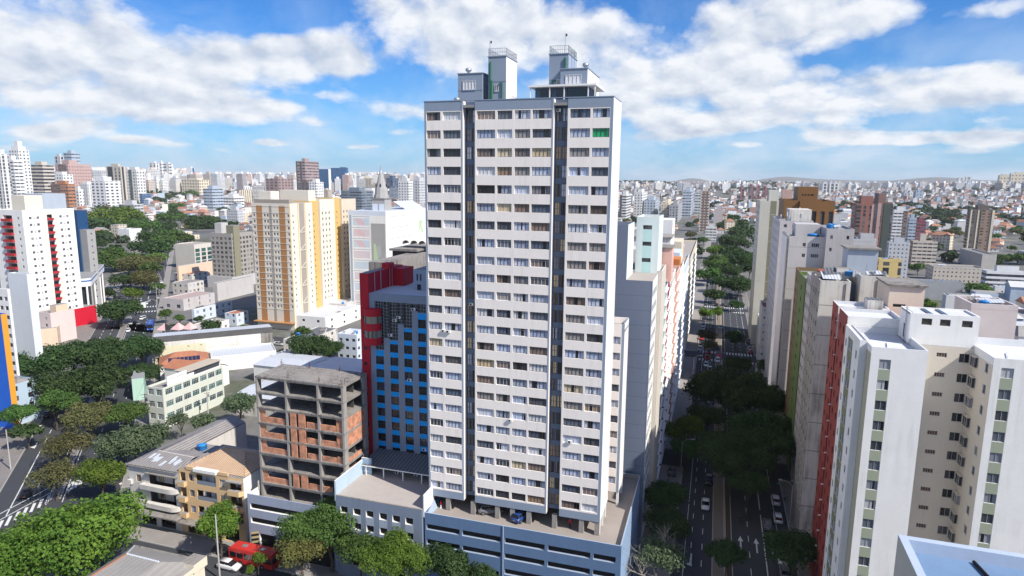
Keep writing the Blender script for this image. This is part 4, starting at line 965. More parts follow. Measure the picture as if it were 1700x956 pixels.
def build_right_row():
    # narrow red building
    root = thing('apartment_building', 'narrow brick red apartment building with pale fins beside the white blocks', 'apartment building', G(63.3, 11.2, 0), YAW)
    W = Windows(root); rz = [46-2.8*k for k in range(16)]
    s = lambda c: dict(c=c, w=.85, h=1.15, z=rz, mp=PANED, mf=MF, nx=2, d=.15)
    block(root, W, 0, 7.4, 0, 7, 0, 49.2, REDB, SLABW, {'L': [s([1.6, 4.6])]}, .5, mcap=SLABW, zones={'F': [(0, 7.4, 44, 49.2, WHITE)]})
    block(root, W, .9, 7.4, 7.01, 8.19, 0, 48.72, REDB, SLABW, {}, 0)
    block(root, W, 0, 7.4, 8.2, 13.6, 0, 49.2, REDB, SLABW, {'L': [s([1.2, 4.0])]}, .5, mcap=SLABW, zones={'F': [(0, 7.4, 44, 49.2, WHITE)]})
    f = MB()
    for z in rz: f.box(-.35, .9, 7.1, 7.35, z+.9, z+1.02, WHITE)
    f.build('fin', root); W.finish()
    boxpart(root, 'roof_shed', 4.0, 6.2, 7.5, 10.2, 48.4, 50.6, OLDW, FIBROD)
    t = simple('apartment_building', 'plain peach tower with a flat slab roof rising behind the red building', 'apartment building', G(70.9, 21.8, 0), YAW, 0, 5.0, 0, 8, 52.6, PEACH, CONCD, par=0, F=[([1.6], 1.8, .5, 1.2, PANEL)], zw=48, fh=9)
    boxpart(t, 'roof_overhang', -.35, 5.3, -.35, 8.3, 52.61, 52.9, CONCD)
    # old concrete-faced white building with stained walls
    t = thing('apartment_building', 'weathered white building with stained joints and a cluttered roof behind the red block', 'apartment building', G(62.3, 33, 0), YAW)
    W = Windows(t); J = [(0, 12, 51.4-5.6*k-4.6, 51.4-5.6*k-4.45, CONCD) for k in range(9)]
    block(t, W, 0, 5.0, 0, 12, 0, 51.4, OLDW, CONCD, {'L': [dict(c=[1.6, 4.4, 7.2, 10.2], w=1.2, h=1.2, z=[48-2.8*k for k in range(16)], mp=PANEL, mf=MF, nx=2, d=.15)]}, .9, zones={'F': J, 'L': [(0, 12, 0, 51.4, CONC)]})
    block(t, W, 5.0, 6.5, 3.5, 12, 0, 50.6, BLUESH, CONCD, {}, 0); block(t, W, 6.5, 11, 0, 12, 0, 52.6, OLDW, CONCD, {}, .7, zones={'F': J})
    W.finish()
    boxpart(t, 'stair_tower', 5.3, 10.4, 7, 12.4, 50.6, 56.6, LBLUE); boxpart(t, 'roof_overhang', 4.9, 10.8, 6.6, 12.8, 56.6, 56.9, CONCD)
    boxpart(t, 'water_cistern', 3.2, 5.4, 4.2, 8, 50.4, 53.2, OLDW, CONCD)
    clutter(t, 5.2, 10, .6, 6, 51.9, 5, 3); clutter(t, .6, 4, 6, 11, 50.5, 4, 4)
    b = MB(); b.face([(.5, 1.0, 51.6), (3.4, .8, 51.6), (3.8, 5, 52.6), (.6, 5.4, 52.4)], ZINC); b.face([(1.0, 3.0, 52.1), (4.4, 3.4, 52.3), (4.6, 6.6, 53.2), (1.2, 6, 53)], FIBROD); b.build('roof_sheet', t)
    pp = MB(); pp.tube((9.2, -.1, 36), (9.2, -.1, 52), .09, CONCD, 6); pp.tube((4.2, -.1, 30), (4.2, -.1, 51), .08, CONCD, 6); pp.build('drain_pipe', t)
    t = simple('apartment_building', 'grey beige apartment block with a window-lined avenue side next to the green one', 'apartment building', G(63.9, 45.3, 0), YAW, 0, 9, 0, 18.6, 48.9, LGREY, SLABG, L=(7, 1.3, 1.25), mp=PANEL)
    boxpart(t, 'roof_shed', 1.2, 4, 9, 13, 48.0, 50.4, REDTANK); clutter(t, 1, 8, 1, 17, 48.0, 8, 5)
    t = simple('apartment_building', 'moss green narrow apartment building with one column of white windows', 'apartment building', G(63.7, 64.2, 0), YAW, 0, 9, 0, 12.8, 47.3, GREENW, SLABG, L=[([6.4], 1.5, 1.2, .9, PWHITE)])
    simple('apartment_building', 'ochre brown narrow apartment building next to the moss green one', 'apartment building', G(64.0, 77.3, 0), YAW, 0, 9, 0, 9.4, 47.2, BROWNW, SLABG, L=[([3, 7], 1.2, 1.2)])
    # light grey building with four small windows and a dark tiled strip
    t = thing('apartment_building', 'tall light grey building with a blind front and blue water tank on its roof', 'apartment building', G(62.2, 90, 0), YAW)
    W = Windows(t)
    wz = [52.2, 49.4]
    block(t, W, 0, 8.6, 0, 20, 0, 54.9, LGREY, SLABG, {'F': [dict(c=[3.7], w=.8, h=1.0, z=wz, mp=PANED, mf=MFW, nx=2, d=.15), dict(c=[6.4], w=1.9, h=1.0, z=wz, mp=PANED, mf=MFW, nx=4, d=.15)], 'L': [dict(c=[17.5], w=.9, h=.9, z=[51-2.8*k for k in range(17)], mp=PANEBLUE2, mf=MFW, nx=1, d=.1)]}, .9, zones={'L': [(15.4, 19.4, 0, 54, DARKT), (0, 13, 0, 54, WHITE)], 'F': [(0, 8.6, 54.9-5.6*k-2.9, 54.9-5.6*k-2.78, CONC) for k in range(9)]})
    block(t, W, 8.6, 15, -1.5, 14, 0, 57.2, LGREY2, SLABG, {'F': [dict(c=[1.2, 5.0], w=.6, h=.9, z=[54.6, 51.4], mp=PANED, mf=MF, nx=1, d=.15)]}, .5)
    W.finish(); tankpart(t, 6.0, 2.5, 54.0, 1.5, 1.5); clutter(t, 1, 7.5, .8, 7, 54.0, 5, 6); clutter(t, 9.2, 14, 0, 12, 56.7, 4, 7)
    boxpart(t, 'machine_room', 2.2, 8.4, 8, 16, 54.0, 57.6, LGREY)
    t = simple('apartment_building', 'pinkish white tower with telecom aerials crowding its roof', 'apartment building', G(62.6, 124, 0), YAW, 0, 9.5, 0, 30, 57.0, PINKW, SLABG, L=(8, 1.3, 1.2), F=[([1.6, 4.0], .9, .9)])
    boxpart(t, 'machine_room', 3.0, 9.4, 5, 16, 56.1, 60.3, OLDW)
    m = MB()
    for i in range(14):
        x, y = rnd.uniform(.5, 9), rnd.uniform(1, 8); h = rnd.uniform(1.5, 4); m.tube((x, y, 56), (x, y, 57+h), .05, WHITE, 4); m.box(x-.14, x+.14, y-.12, y-.02, 57+h-1.3, 57+h, WHITE)
    m.build('antenna_mast', t)
    t = simple('apartment_building', 'cream blind-walled tower with one broad olive stripe closing the right avenue side', 'apartment building', G(60.6, 196, 0), YAW, 0, 8.2, 0, 26, 61.0, CREAMG, SLABG, L=(8, 1.3, 1.25), zones={'F': [(4.0, 6.4, 18, 61, OLIVEC2), *[(0, 8.2, 61-5.6*k, 61.12-5.6*k, OLDW) for k in range(1, 9)]]})
    boxpart(t, 'machine_room', 3.6, 7.4, 6, 16, 60.2, 65.2, CREAMG)
    t = thing('office_tower', 'chocolate brown office tower with dark glass strips and a raised blind box', 'office building', G(66.0, 152, 0), YAW)
    W = Windows(t)
    st = [(7.0, 1.4), (9.6, 1.4), (12.2, 1.4), (14.8, 1.3)]
    block(t, W, 0, 4.8, 0, 22, 0, 62.6, BRN, SLABG, {}, .6)
    block(t, W, 4.8, 15.7, -1.2, 22, 0, 62.5, BRN, SLABG, {'F': [dict(c=[c-4.8 for c, w in st], w=1.35, h=13.5, z=[45.5, 30.5, 15.5], mp=PANED, mf=MF, nx=2, d=.3)]}, .6)
    W.finish(); boxpart(t, 'machine_room', 4.3, 10.6, 2, 16, 61.9, 67.2, BRN)
    b = MB()
    for i in range(4): b.box(5.6+i*.9, 6.1+i*.9, 1.97, 2, 64.2, 64.7, DARK)
    b.box(8.7, 9.3, 1.97, 2, 64.2, 64.7, DARK); b.build('vent', t)
    # low buildings tucked in before the cream tower
    t = simple('shop_building', 'low white building with brown roof edge at the foot of the cream tower', 'shop', G(61.8, 160, 0), YAW, 0, 9, 0, 14, 23, WHITE, TERRA, L=(4, 1.5, 1.1), F=(3, 1.6, .8))
    simple('shop_building', 'low stained white shop building below the pinkish tower on the avenue', 'shop', G(62.6, 176, 0), YAW, 0, 9, 0, 18, 14, OLDW, ZINC, L=(4, 2.2, 1.6))
    for P in ((70, 5, 18), (70, 30, 16), (72, 60, 16), (70, 100, 16), (70, 140, 16), (68, 165, 14), (66, 210, 16)):
        c = G(P[0], P[1]); occ(c.x, c.y, P[2])
BLUESH = paint('blue_shaft_wall', (.12, .17, .24), var=.05, streak=.2); REDTANK = paint('red_roof_box', (.34, .1, .06), .8, .1); DARKT = paint('dark_tile_strip', (.03, .032, .038), .35, .05); PANEBLUE2 = pane('bright_blue_pane', [(.08,.2,.5),(.3,.4,.6)], gap=0)
LGREY2 = paint('mauve_grey_render', (.44, .42, .425), var=.06, streak=.3); PINKW = paint('pinkish_white_render', (.55, .52, .52), var=.06, streak=.3); CREAMG = paint('cream_grey_wall', (.60, .585, .515), var=.04, streak=.15); OLIVEC2 = paint('olive_stripe', (.25, .235, .165), var=.04); BRN = paint('chocolate_cladding', (.21, .105, .04), .6, .06)
build_right_row()
# ================================================================== the row of buildings along the left side of the avenue
AQUA = paint('aqua_wall', (.47, .66, .65), var=.04, streak=.1); MAROON = paint('maroon_wall', (.30, .035, .065), var=.05, streak=.1); PINKW2 = paint('tent_pink', (.66, .42, .42)); PINK = paint('salmon_pink_wall', (.70, .42, .36), var=.05, streak=.12); PALEBLU = paint('ice_blue_wall', (.60, .66, .74), var=.04, streak=.12); ORANGE = paint('orange_wall', (.55, .19, .05), var=.05)
def build_left_row():
    t = thing('apartment_building', 'building with a tall blank blue grey side wall ruled by floor joints', 'apartment building', G(33.4, 23, 0), YAW)
    W = Windows(t)
    J = lambda z1: [(0, 20, z, z+.10, RECESS) for z in [51-2.72*k for k in range(1, 18)] if z < z1]
    block(t, W, -7, 0, 0, 10.5, 0, 51.1, GREYW, SLAB, {'R': [dict(c=[1.4, 3.6, 5.8, 8.0], w=1.2, h=1.2, z=[48-2.75*k for k in range(17)], mp=PANEL, mf=MFW, nx=2, d=.15)]}, 0, zones={'F': J(51), 'R': [(0, 10.5, 0, 51.1, WHITE)]})
    block(t, W, -16, -4.75, .02, 9, 0, 61.1, GREYW, SLAB, {}, .6, zones={'F': J(61), 'R': [(0, 9, 0, 61.1, AQUAW)]}); W.finish()
    e = MB(); e.box(-.1, .03, -.04, 0, 0, 51.1, GREYB2); e.build('corner_trim', t)
    t2 = thing('stair_tower', 'white and aqua roof tower with dark window strips behind the blue grey side wall', 'apartment building', G(28.9, 33.6, 0), YAW)
    W2 = Windows(t2)
    block(t2, W2, 0, 4.3, 0, 10, 0, 62.0, AQUAW, SLAB, {'F': [dict(c=[2.1], w=1.7, h=.8, z=[59.6, 56.4, 53.2, 50.2], mp=PANED, mf=MF, nx=2, d=.15)]}, .5, zones={'F': [(1.2, 3.0, 49, 59.6, AQUA)]}); W2.finish()
    segs = [(33.6, 44, 51.6, BEIGEB, 'beige blind apartment block second in the avenue row', None, None), (44, 52, 48.6, AQUA, 'aqua fronted apartment block in the avenue row', 4, WHITE), (52, 66, 47.2, MAROON, 'maroon and white apartment block in the avenue row', 5, WHITE),
            (66, 80, 46.0, WHITE, 'plain white balcony block between maroon and pink ones in the avenue row', 6, None), (80, 96, 45.0, PINK, 'salmon pink apartment block in the avenue row', 5, None), (96, 118, 43.5, WHITE2, 'white apartment block beyond the salmon pink one with orange roof box', 7, None),
            (118, 160, 41.5, PALEBLU, 'long ice blue apartment block farther up the avenue row', 9, None), (176, 262, 38.0, CREAM, 'long cream apartment block closing the avenue row', 14, None)]
    for v0, v1, h, m, lab, nw, alt in segs:
        D = v1-v0; u1 = 34.2 if v0 < 70 else 34.6
        Z = {'R': [(D*.45, D, 0, h, alt)]} if alt else {}
        W_ = 14 if v0 < 60 else 17
        b = simple('apartment_building', lab, 'apartment building', G(u1, v0+.02, 0), YAW, -W_, 0, 0, D-.04, h, m, SLAB, R_=[(nw, 1.5, 1.35)] if nw else None, F=None, zones=Z, par=.7, mp=PANEL)
        if nw:
            clutter(b, -W_+2, -1.5, 1.5, D-1.5, h-.7, max(3, int(D/5)), int(v0)); k = MB(); z = 3.5
            while z < h-2: k.box(.002, .38, D*.06, D*.94, z, z+.12, WHITE); z += 2.8
            k.build('balcony_slab', b)['kind'] = 'stuff'
        if v0 == 33.6: boxpart(b, 'roof_shed', -6, -1.5, 5, 9, 50.9, 52.6, OLDW)
        if v0 == 44: boxpart(b, 'machine_room', -2.6, 1.0, .5, 7, 47.9, 55.0, PINK); boxpart(b, 'roof_overhang', -2.8, 1.2, .2, 7.2, 55.0, 55.2, CONCD)
        if v0 == 52: boxpart(b, 'machine_room', -10, -3, 3, 12, 46.5, 53.4, OLDW)
        if v0 == 66: boxpart(b, 'machine_room', -14, -1, 3, 13, 45.3, 55.0, WHITE); boxpart(b, 'roof_overhang', -14.4, -.6, 2.6, 13.4, 55.0, 55.3, CONC)
        if v0 == 80: boxpart(b, 'machine_room', -9.5, -2, 4, 14, 44.3, 58.6, WHITE2)
        if v0 == 96: boxpart(b, 'roof_box', -4, -.4, 2, 10, 42.8, 46.5, ORANGE); boxpart(b, 'machine_room', -15, -6, 6, 18, 42.8, 54.5, OLDW)
        if v0 == 118: boxpart(b, 'machine_room', -13, -1.6, 3, 16, 40.8, 46, PALEBLU); boxpart(b, 'machine_room', -13, -2, 20, 36, 40.8, 48, CREAM)
        for q in (.25, .75): c = G(26, v0+D*q); occ(c.x, c.y, 12)
    for v in (180, 210, 240): c = G(26, v); occ(c.x, c.y, 16)
GREYW = paint('blue_grey_blind_wall', (.165, .20, .275), var=.05, streak=.15, fine=.04); AQUAW = paint('pale_aqua_white', (.66, .74, .74), var=.04, streak=.1); BEIGEB = paint('beige_blind_wall', (.60, .555, .49), var=.05, streak=.2)
build_left_row()
# ================================================================== old apartment houses on the front street
def gd(x, y): P = at(x, y, 0); return math.hypot(P.x, P.y)
TAN = paint('sand_yellow_wall', (.68, .47, .26), var=.05, streak=.12); AGED = paint('aged_white_render', (.60, .57, .53), var=.08, streak=.35)
def build_old_apartments():
    t = thing('apartment_house', 'old white rounded corner apartment house with grey sheet roof and deep balconies', 'apartment house', G(-65.3, -1, 0), YAW)
    W = Windows(t); w = 12.4
    fl = [4.6, 8.2]
    o = lambda c, ww, h, z, mp: dict(c=c, w=ww, h=h, z=z, mp=mp, mf=MF, nx=2, tr=0, d=.2)
    block(t, W, 0, w, 0, 13, 0, 12.4, AGED, FIBRO, {'F': [o([2.4], 1.2, 1.5, [5.3, 9.0], PANEW), dict(c=[8.2], w=6.4, h=2.4, z=[5.0, 8.7], mp=None, d=1.7), dict(c=[4.2, 9.0], w=3.6, h=2.9, z=[.15], mp=None, d=1.2)], 'L': [dict(c=[3, 6.5, 10], w=1.2, h=1.5, z=[5.3, 9.0], mp=PANEW, d=.2)]}, 0)
    bk = MB()
    for z in (5.0, 8.7): bk.face([(5.0, 1.7, z), (11.4, 1.7, z), (11.4, 1.7, z+2.4), (5.0, 1.7, z+2.4)], AGED)
    for x in (2.4, 7.2): bk.face([(x, 1.2, .15), (x+3.6, 1.2, .15), (x+3.6, 1.2, 3.05), (x, 1.2, 3.05)], DARK)
    bk.build('back_wall', t)
    for z in (5.0, 8.7):
        for x, ww in ((5.9, 1.0), (9.2, 1.0)): W.add((0, 1.66), (1, 0), x, z+.1, ww, 2.0, PANEW, MF, 2, 0, 0)
    W.finish()
    for z in (4.4, 8.1):
        b = MB(); n = 8; P = [(3.4, -.02)]+[(10.4+1.9*math.sin(math.pi*k/n/2), -1.1*math.cos(math.pi*k/n/2)) for k in range(n+1)]; P = [(3.4, -.9)]+P[1:]+[(12.3, -.01), (3.4, -.01)]
        b.prism(P, z, z+.95, AGED, AGED, True); b.build('balcony', t)
    for z in (4.7, 8.4): b = MB(); b.box(-.7, -.01, .2, 2.6, z, z+.9, AGED); b.box(-.01, .9, -.55, -.01, z, z+.9, AGED); b.build('balcony', t)
    a = MB(); a.box(-1.2, w+1, -2.4, -.01, 3.55, 3.8, CONCD, CONCD); a.build('street_awning', t)
    e = MB(); e.box(4.6, 12.2, -.7, -.01, 11.4, 11.55, CONCD, CONCD); e.build('balcony_hood', t)
    r = MB(); zt = 12.42; r.face([(-.5, -.5, zt), (w, -.5, zt), (w, 4.2, zt+1.3), (3.2, 4.6, zt+1.3)], FIBRO); r.face([(-.5, 14, zt), (-.5, -.5, zt), (3.2, 4.6, zt+1.3), (3.4, 14, zt+1.3)], FIBRO); r.face([(3.2, 4.6, zt+1.3), (w, 4.2, zt+1.3), (w, 9, zt+.2), (6.6, 9, zt+.2)], FIBRO); r.face([(3.4, 26, zt+1.2), (3.4, 4.7, zt+1.25), (6.7, 9, zt+.2), (6.7, 26, zt+.2)], FIBRO); r.face([(-.5, 26, zt), (-.5, 14, zt), (3.4, 14, zt+1.25), (3.4, 26, zt+1.2)], FIBRO)
    for i in range(9):
        x, y = rnd.uniform(.8, 10), rnd.uniform(.2, 2.4); s = rnd.uniform(.45, .7); z = zt+.05+(y+.5)/5*1.3; r.face([(x, y, z), (x+s, y, z), (x+s+.3, y+1.5, z+.42), (x+.3, y+1.5, z+.42)], ZINC)
    r.build('roof_sheet', t)
    boxpart(t, 'rear_wing', -.2, 6.8, 13.01, 26, 0, 12.38, AGED, FIBRO)
    p = MB(); p.tube((-.3, -.3, 12.62), (w, -.3, 12.62), .12, CONCD, 6); p.tube((3.2, 4.6, zt+1.34), (w, 4.2, zt+1.34), .1, AGED, 5); p.build('roof_gutter', t)
    tankpart(t, 8.6, 10.4, 12.4, 1.0, 1.2)
    # sand yellow neighbour
    t = thing('apartment_house', 'sand yellow apartment house with pale tiled roof and recessed balconies beside the white one', 'apartment house', G(-52.8, -1, 0), YAW)
    W = Windows(t); w = 15.0; zs = [3.9, 7.2, 10.4]
    block(t, W, 0, w, 0, 12, 0, 13.4, TAN, FIBRO, {'F': [o([2.9], 1.2, 1.4, [z+.7 for z in zs], PANES), o([10.2], 1.3, 1.5, [z+.6 for z in zs], PSHUT), dict(c=[6.4], w=4.6, h=2.1, z=[z+.25 for z in zs], mp=None, d=1.5), dict(c=[13.2], w=2.6, h=2.1, z=[z+.25 for z in zs], mp=None, d=1.5), dict(c=[.9], w=1.3, h=2.0, z=[z+.3 for z in zs], mp=None, d=1.4), dict(c=[3, 7.2, 11.6], w=3.4, h=2.7, z=[.15], mp=None, d=1.0)], 'R': []}, 0, zones={'R': [(0, 12, 0, 13.4, WHITE)]})
    bk = MB()
    for z in zs:
        for x, ww, d in ((4.1, 4.6, 1.5), (11.9, 2.6, 1.5), (.25, 1.3, 1.4)): bk.face([(x, d, z+.25), (x+ww, d, z+.25), (x+ww, d, z+2.35), (x, d, z+2.35)], WHITE)
        for x in (5.0, 7.0, 12.4): W.add((0, 1.46), (1, 0), x, z+.3, 1.1, 1.9, PANES, MFW, 2, 0, 0)
    for x in (1.3, 5.5, 9.9): bk.face([(x, 1, .15), (x+3.4, 1, .15), (x+3.4, 1, 2.85), (x, 1, 2.85)], DARK)
    bk.build('back_wall', t); W.finish()
    for z in zs:
        b = MB(); b.prism([(11.8, -.75), (14.4, -.75), (14.95, -.01), (11.8, -.01)], z-.45, z+.55, TAN, CONC, True); b.build('balcony', t)
        b = MB(); b.prism([(.1, -.7), (1.7, -.7), (1.7, -.01), (.1, -.01)], z-.45, z+.55, TAN, CONC, True); b.build('balcony', t)
        b = MB(); b.box(4.15, 8.65, .05, .1, z+.3, z+1.1, RAIL, skip='TD'); b.build('railing', t)
    q = MB(); q.box(3.9, 9.1, -.5, .6, 13.41, 14.0, WHITE); q.box(1.9, 3.6, -.1, .2, 13.41, 14.1, TAN); q.box(9.4, 11.6, -.1, .2, 13.41, 14.0, TAN); q.box(11.6, 14.9, -.8, .2, 12.6, 12.8, CONC); q.build('parapet', t)
    r = MB(); zt = 13.5; e = [(1, .6), (w-.1, .6), (w-.1, 11.6), (1, 11.6)]; R1, R2 = (5.5, 6.2), (10.5, 6.2)
    r.face([(*e[0], zt), (*e[1], zt), (*R2, zt+2.1), (*R1, zt+2.1)], TERRA2); r.face([(*e[1], zt), (*e[2], zt), (*R2, zt+2.1)], TERRA2); r.face([(*e[2], zt), (*e[3], zt), (*R1, zt+2.1), (*R2, zt+2.1)], TERRA2); r.face([(*e[3], zt), (*e[0], zt), (*R1, zt+2.1)], TERRA2)
    r.tube((*R1, zt+2.12), (*R2, zt+2.12), .13, TERRA2, 5); r.tube((*e[0], zt+.03), (*R1, zt+2.1), .11, TERRA2, 5); r.tube((*e[1], zt+.03), (*R2, zt+2.1), .11, TERRA2, 5); r.build('tiled_roof', t)
    a = MB(); a.box(-.5, 6, -2.0, -.01, 3.0, 3.2, CONCD); a.build('street_awning', t)
    occ(*G(-52, 6)[:2], 18); occ(*G(-26, 5)[:2], 14)
    # sheds behind
    def shed(name, lab, u0, u1, v0, v1, h, rise, mw, mr, fr='G', cat='shed'):
        rot = YAW if fr == 'G' else YAWD; P = G(u0, v0) if fr == 'G' else D_(u0, v0)
        s = thing(name, lab, cat, (P.x, P.y, 0), rot); w, d = u1-u0, v1-v0
        b = MB(); b.box(0, w, 0, d, 0, h, mw, skip='T'); b.face([(0, 0, h), (0, d, h), (0, d/2, h+rise)][::-1], mw); b.face([(w, 0, h), (w, d, h), (w, d/2, h+rise)], mw); b.build('wall', s)
        g = .35; r = MB(); r.face([(-g, -g, h-.05), (w+g, -g, h-.05), (w+g, d/2, h+rise+.05), (-g, d/2, h+rise+.05)], mr); r.face([(-g, d/2, h+rise+.05), (w+g, d/2, h+rise+.05), (w+g, d+g, h-.05), (-g, d+g, h-.05)], mr); r.build('roof', s)
        c = P+(U2 if fr == 'G' else P2)*(w/2)+(V2 if fr == 'G' else Q2)*(d/2); occ(c.x, c.y, max(w, d)/2)
        return s
    shed('shed', 'dark sheet roofed shed right behind the brick frame', -43, -36, 13, 24, 8.5, .9, CONCD, FIBROD)
    shed('shed', 'low shed with brown tiles between the yellow house and brick frame', -42, -36.2, 4, 12.5, 9.0, .9, OLDW, TERRA2)
    shed('shed', 'grey roofed shed behind the sand yellow house', -52, -44, 13, 22, 7.4, .8, OLDW, FIBRO)
    shed('hall', 'long hall with tower shadow coloured into its roof behind the brick frame', -62, -30, 44, 74, 7.5, 1.2, CONCD, FIBROD, cat='hall')  # dark sheets put the shadow of the towers into the roof colour
    shed('hall', 'white walled hall with pale flat roof between brick frame and yellow tower', -82, -52, 78, 100, 6.5, .5, WHITE, ZINC, cat='hall')
    shed('shop_building', 'white shop hall with long white sheet roof behind the banded office building', -88, -58, 56, 70, 6.0, .7, OLDW, ZINC, cat='shop')
    shed('shop_building', 'white shop with sheet roof next to the blank warehouse', -104, -84, 84, 100, 6, .6, WHITE, ZINC, cat='shop')
    shed('house', 'low house with terracotta hip roof in front of the blank warehouse wall', -128, -110, 70, 79, 6.5, 1.8, WHITE, TERRA, cat='house')
    # nearest house, cut by the lower picture edge
    s = thing('house', 'cream house with grey hipped sheet roof at the lower left picture edge', 'house', G(-45.6, -36, 0), YAW); s.scale = (.84, 1, 1)
    b = MB(); b.box(0, 17, 0, 17.6, 0, 8, CREAM, skip='T'); b.box(14.2, 17.3, 15.2, 18, 7.6, 9.1, CREAM, CONCD); b.box(16.98, 17.3, 6, 15.2, 7.9, 8.7, CREAM, CONC); b.build('wall', s)
    r = MB(); z0, z1 = 8.02, 10.6; R1, R2 = (5, 12.6), (5, 3)
    e = [(-.4, -.4), (17, -.4), (17, 18), (-.4, 18)]; M_ = (12.2, 12.8)
    r.face([(*e[3], z0), (*e[0], z0), (*R2, z1), (*R1, z1)], FIBRON); r.face([(*e[2], z0), (*e[3], z0), (*R1, z1), (*M_, z1-.3)], FIBRON); r.face([(*R1, z1), (*R2, z1), (12, 3, z1-.9), (*M_, z1-.3)], FIBRON); r.face([(12, 3, z1-.9), (17, -.4, z0), (17, 18, z0), (*M_, z1-.3)], FIBRON); r.face([(*e[0], z0), (*e[1], z0), (12, 3, z1-.9), (*R2, z1)], FIBRON)
    r.tube((*R1, z1+.02), (*M_, z1-.28), .16, ZINC, 6); r.tube((*R1, z1+.02), (*R2, z1+.02), .14, TERRA, 6); r.tube((*R1, z1+.02), (*e[3], z0+.05), .16, ZINC, 6); r.tube((0, 17.9, 8.15), (14, 17.9, 8.15), .16, CONCD, 5); r.build('hipped_roof', s)
    k = MB(); k.box(17.02, 18.6, 3, 12, 4.6, 5.5, CREAM); k.box(17.02, 18.4, 3.4, 11.6, 7.3, 7.5, FIBRO); k.box(17.02, 17.05, 5, 10.5, 5.5, 7.2, PALEB); k.build('balcony', s)
    shed('shop_building', 'low shop with rusty white sheet roof in the lower picture centre', -24, -8, -32, -20.5, 4.0, .5, WHITE, ZINC, cat='shop')
    shed('kiosk', 'small shelter with pale ribbed roof beside the red bus', -22, -15.5, -19.8, -17.2, 3.2, .3, WHITE, ZINC, cat='kiosk')
    # office with bands of windows along the side street
    t = simple('office_building', 'three storey pale green office building with window bands and a white roof sign wall', 'office building', G(-98.5, 40.5, 0), YAW, -5.6, 0, 0, 23, 11.6, PGREEN, FIBRO, fh=3.5, zw=1.4, F=(2, 2.0, 1.7), R_=([([2.2, 5.4, 8.6, 11.8, 15.0, 18.2, 21.2], 2.6, 1.7, .9)]), mp=PANEGREEN, mf=MFW, nx=4, tr=.7, par=.6)
    b = MB(); b.box(-4.2, -.5, 9.5, 22.5, 11.0, 13.6, WHITE2, TANROOF); b.box(-.45, -.3, 12, 22, 12.1, 13.2, PANED); b.face([(-5, 9, 13.62), (.3, 9, 13.62), (.3, 22.9, 13.62), (-5, 22.9, 13.62)], TANROOF); b.build('penthouse', t)
    b = MB(); b.box(-.5, -.2, 2.0, 9.0, 11.6, 14.2, WHITE2); b.build('sign_wall', t)
    g = MB()
    for i in range(7): x = 3.0+.8*i; g.tube((-.18, x, 13.3-.12*math.sin(i*2.2)), (-.18, x+.5, 13.45+.15*math.cos(i*1.7)), .05, BLACK, 4)
    g.build('sign_scribble', t)
    occ(*G(-101, 52)[:2], 15)
    # blank warehouse on the diagonal avenue
    s = thing('warehouse', 'long warehouse with a blank patched yellow and white wall and dark stained roof edge', 'warehouse', D_(-48.3, 165), YAWD)
    b = MB(); facade(b, (0, 0), (1, 0), 41, 0, 9.2, [(11, 11.5, 6.6, 7.0), (15.2, 15.8, 6.7, 7.0), (8, 8.4, 4.3, 4.6), (0.8, 5, .1, 3.4)], PATCHW, .4, None, [(0, 17, 0, 7.6, PALEYEL), (36.5, 41, 0, 9.2, CONCD)])
    facade(b, (41, 0), (0, 1), 16, 0, 9.2, (), CONCD); facade(b, (41, 16), (-1, 0), 41, 0, 9.2, (), OLDW); facade(b, (0, 16), (0, -1), 16, 0, 9.2, (), OLDW); b.build('wall', s)
    k = MB(); k.face([(.8, .4, .1), (5, .4, .1), (5, .4, 3.4), (.8, .4, 3.4)], DARK); k.build('loading_door', s)
    r = MB(); r.face([(-.2, -.1, 9.22), (41.2, -.1, 9.22), (41.2, 4.5, 10.4), (-.2, 4.5, 10.4)], STAINROOF); r.face([(-.2, 4.5, 10.4), (41.2, 4.5, 10.4), (41.2, 16, 9.2), (-.2, 16, 9.2)], ZINC); r.build('roof', s)
    c = D_(-28, 172); occ(c.x, c.y, 24)
    h = simple('house', 'white flat roofed house wing attached before the blank warehouse wall', 'house', D_(-30, 150), YAWD, 0, 22, 0, 13, 5.6, WHITE, ZINC, F=(5, 1.2, 1.0), par=.4); occ(*D_(-19, 157)[:2], 13)
    t = thing('solar_panel_roof', 'terracotta hipped roof house carrying a row of blue solar panels', 'house', D_(-46, 146), YAWD)
    b = MB(); b.box(0, 15, 0, 12, 0, 5.4, WHITE, skip='T'); b.build('wall', t)
    r = MB(); E = [(-.4, -.4), (15.4, -.4), (15.4, 12.4), (-.4, 12.4)]; a1, a2 = (5, 6), (10, 6)
    for q in ((E[0], E[1], a2, a1), (E[1], E[2], a2), (E[2], E[3], a1, a2), (E[3], E[0], a1)): r.face([(*p, 5.4 if p in E else 8.2) for p in q], TERRA)
    r.build('tiled_roof', t)
    for i in range(8):
        x = 2.6+1.25*i; m = MB(); f = lambda y: 5.4+(y+.4)/6.4*2.8+.1
        m.face([(x, .8, f(.8)), (x+1.1, .8, f(.8)), (x+1.1, 2.9, f(2.9)), (x, 2.9, f(2.9))], SOLAR); m.build('solar_panel', t)
    occ(*D_(-38, 152)[:2], 10)
    m = thing('house', 'narrow mint green house on the diagonal avenue pavement', 'house', D_(-53.0, 127), YAWD); boxpart(m, 'wall', 0, 3.2, 0, 10, 0, 7.0, MINT, SLABG)
PSHUT = pane('white_shutter_pane', [(.55,.53,.5),(.6,.58,.55)], .6, 0); PGREEN = paint('pale_green_render', (.60, .62, .54), var=.04, streak=.12); TANROOF = paint('tan_membrane_roof', (.46, .40, .32), .9, .08)
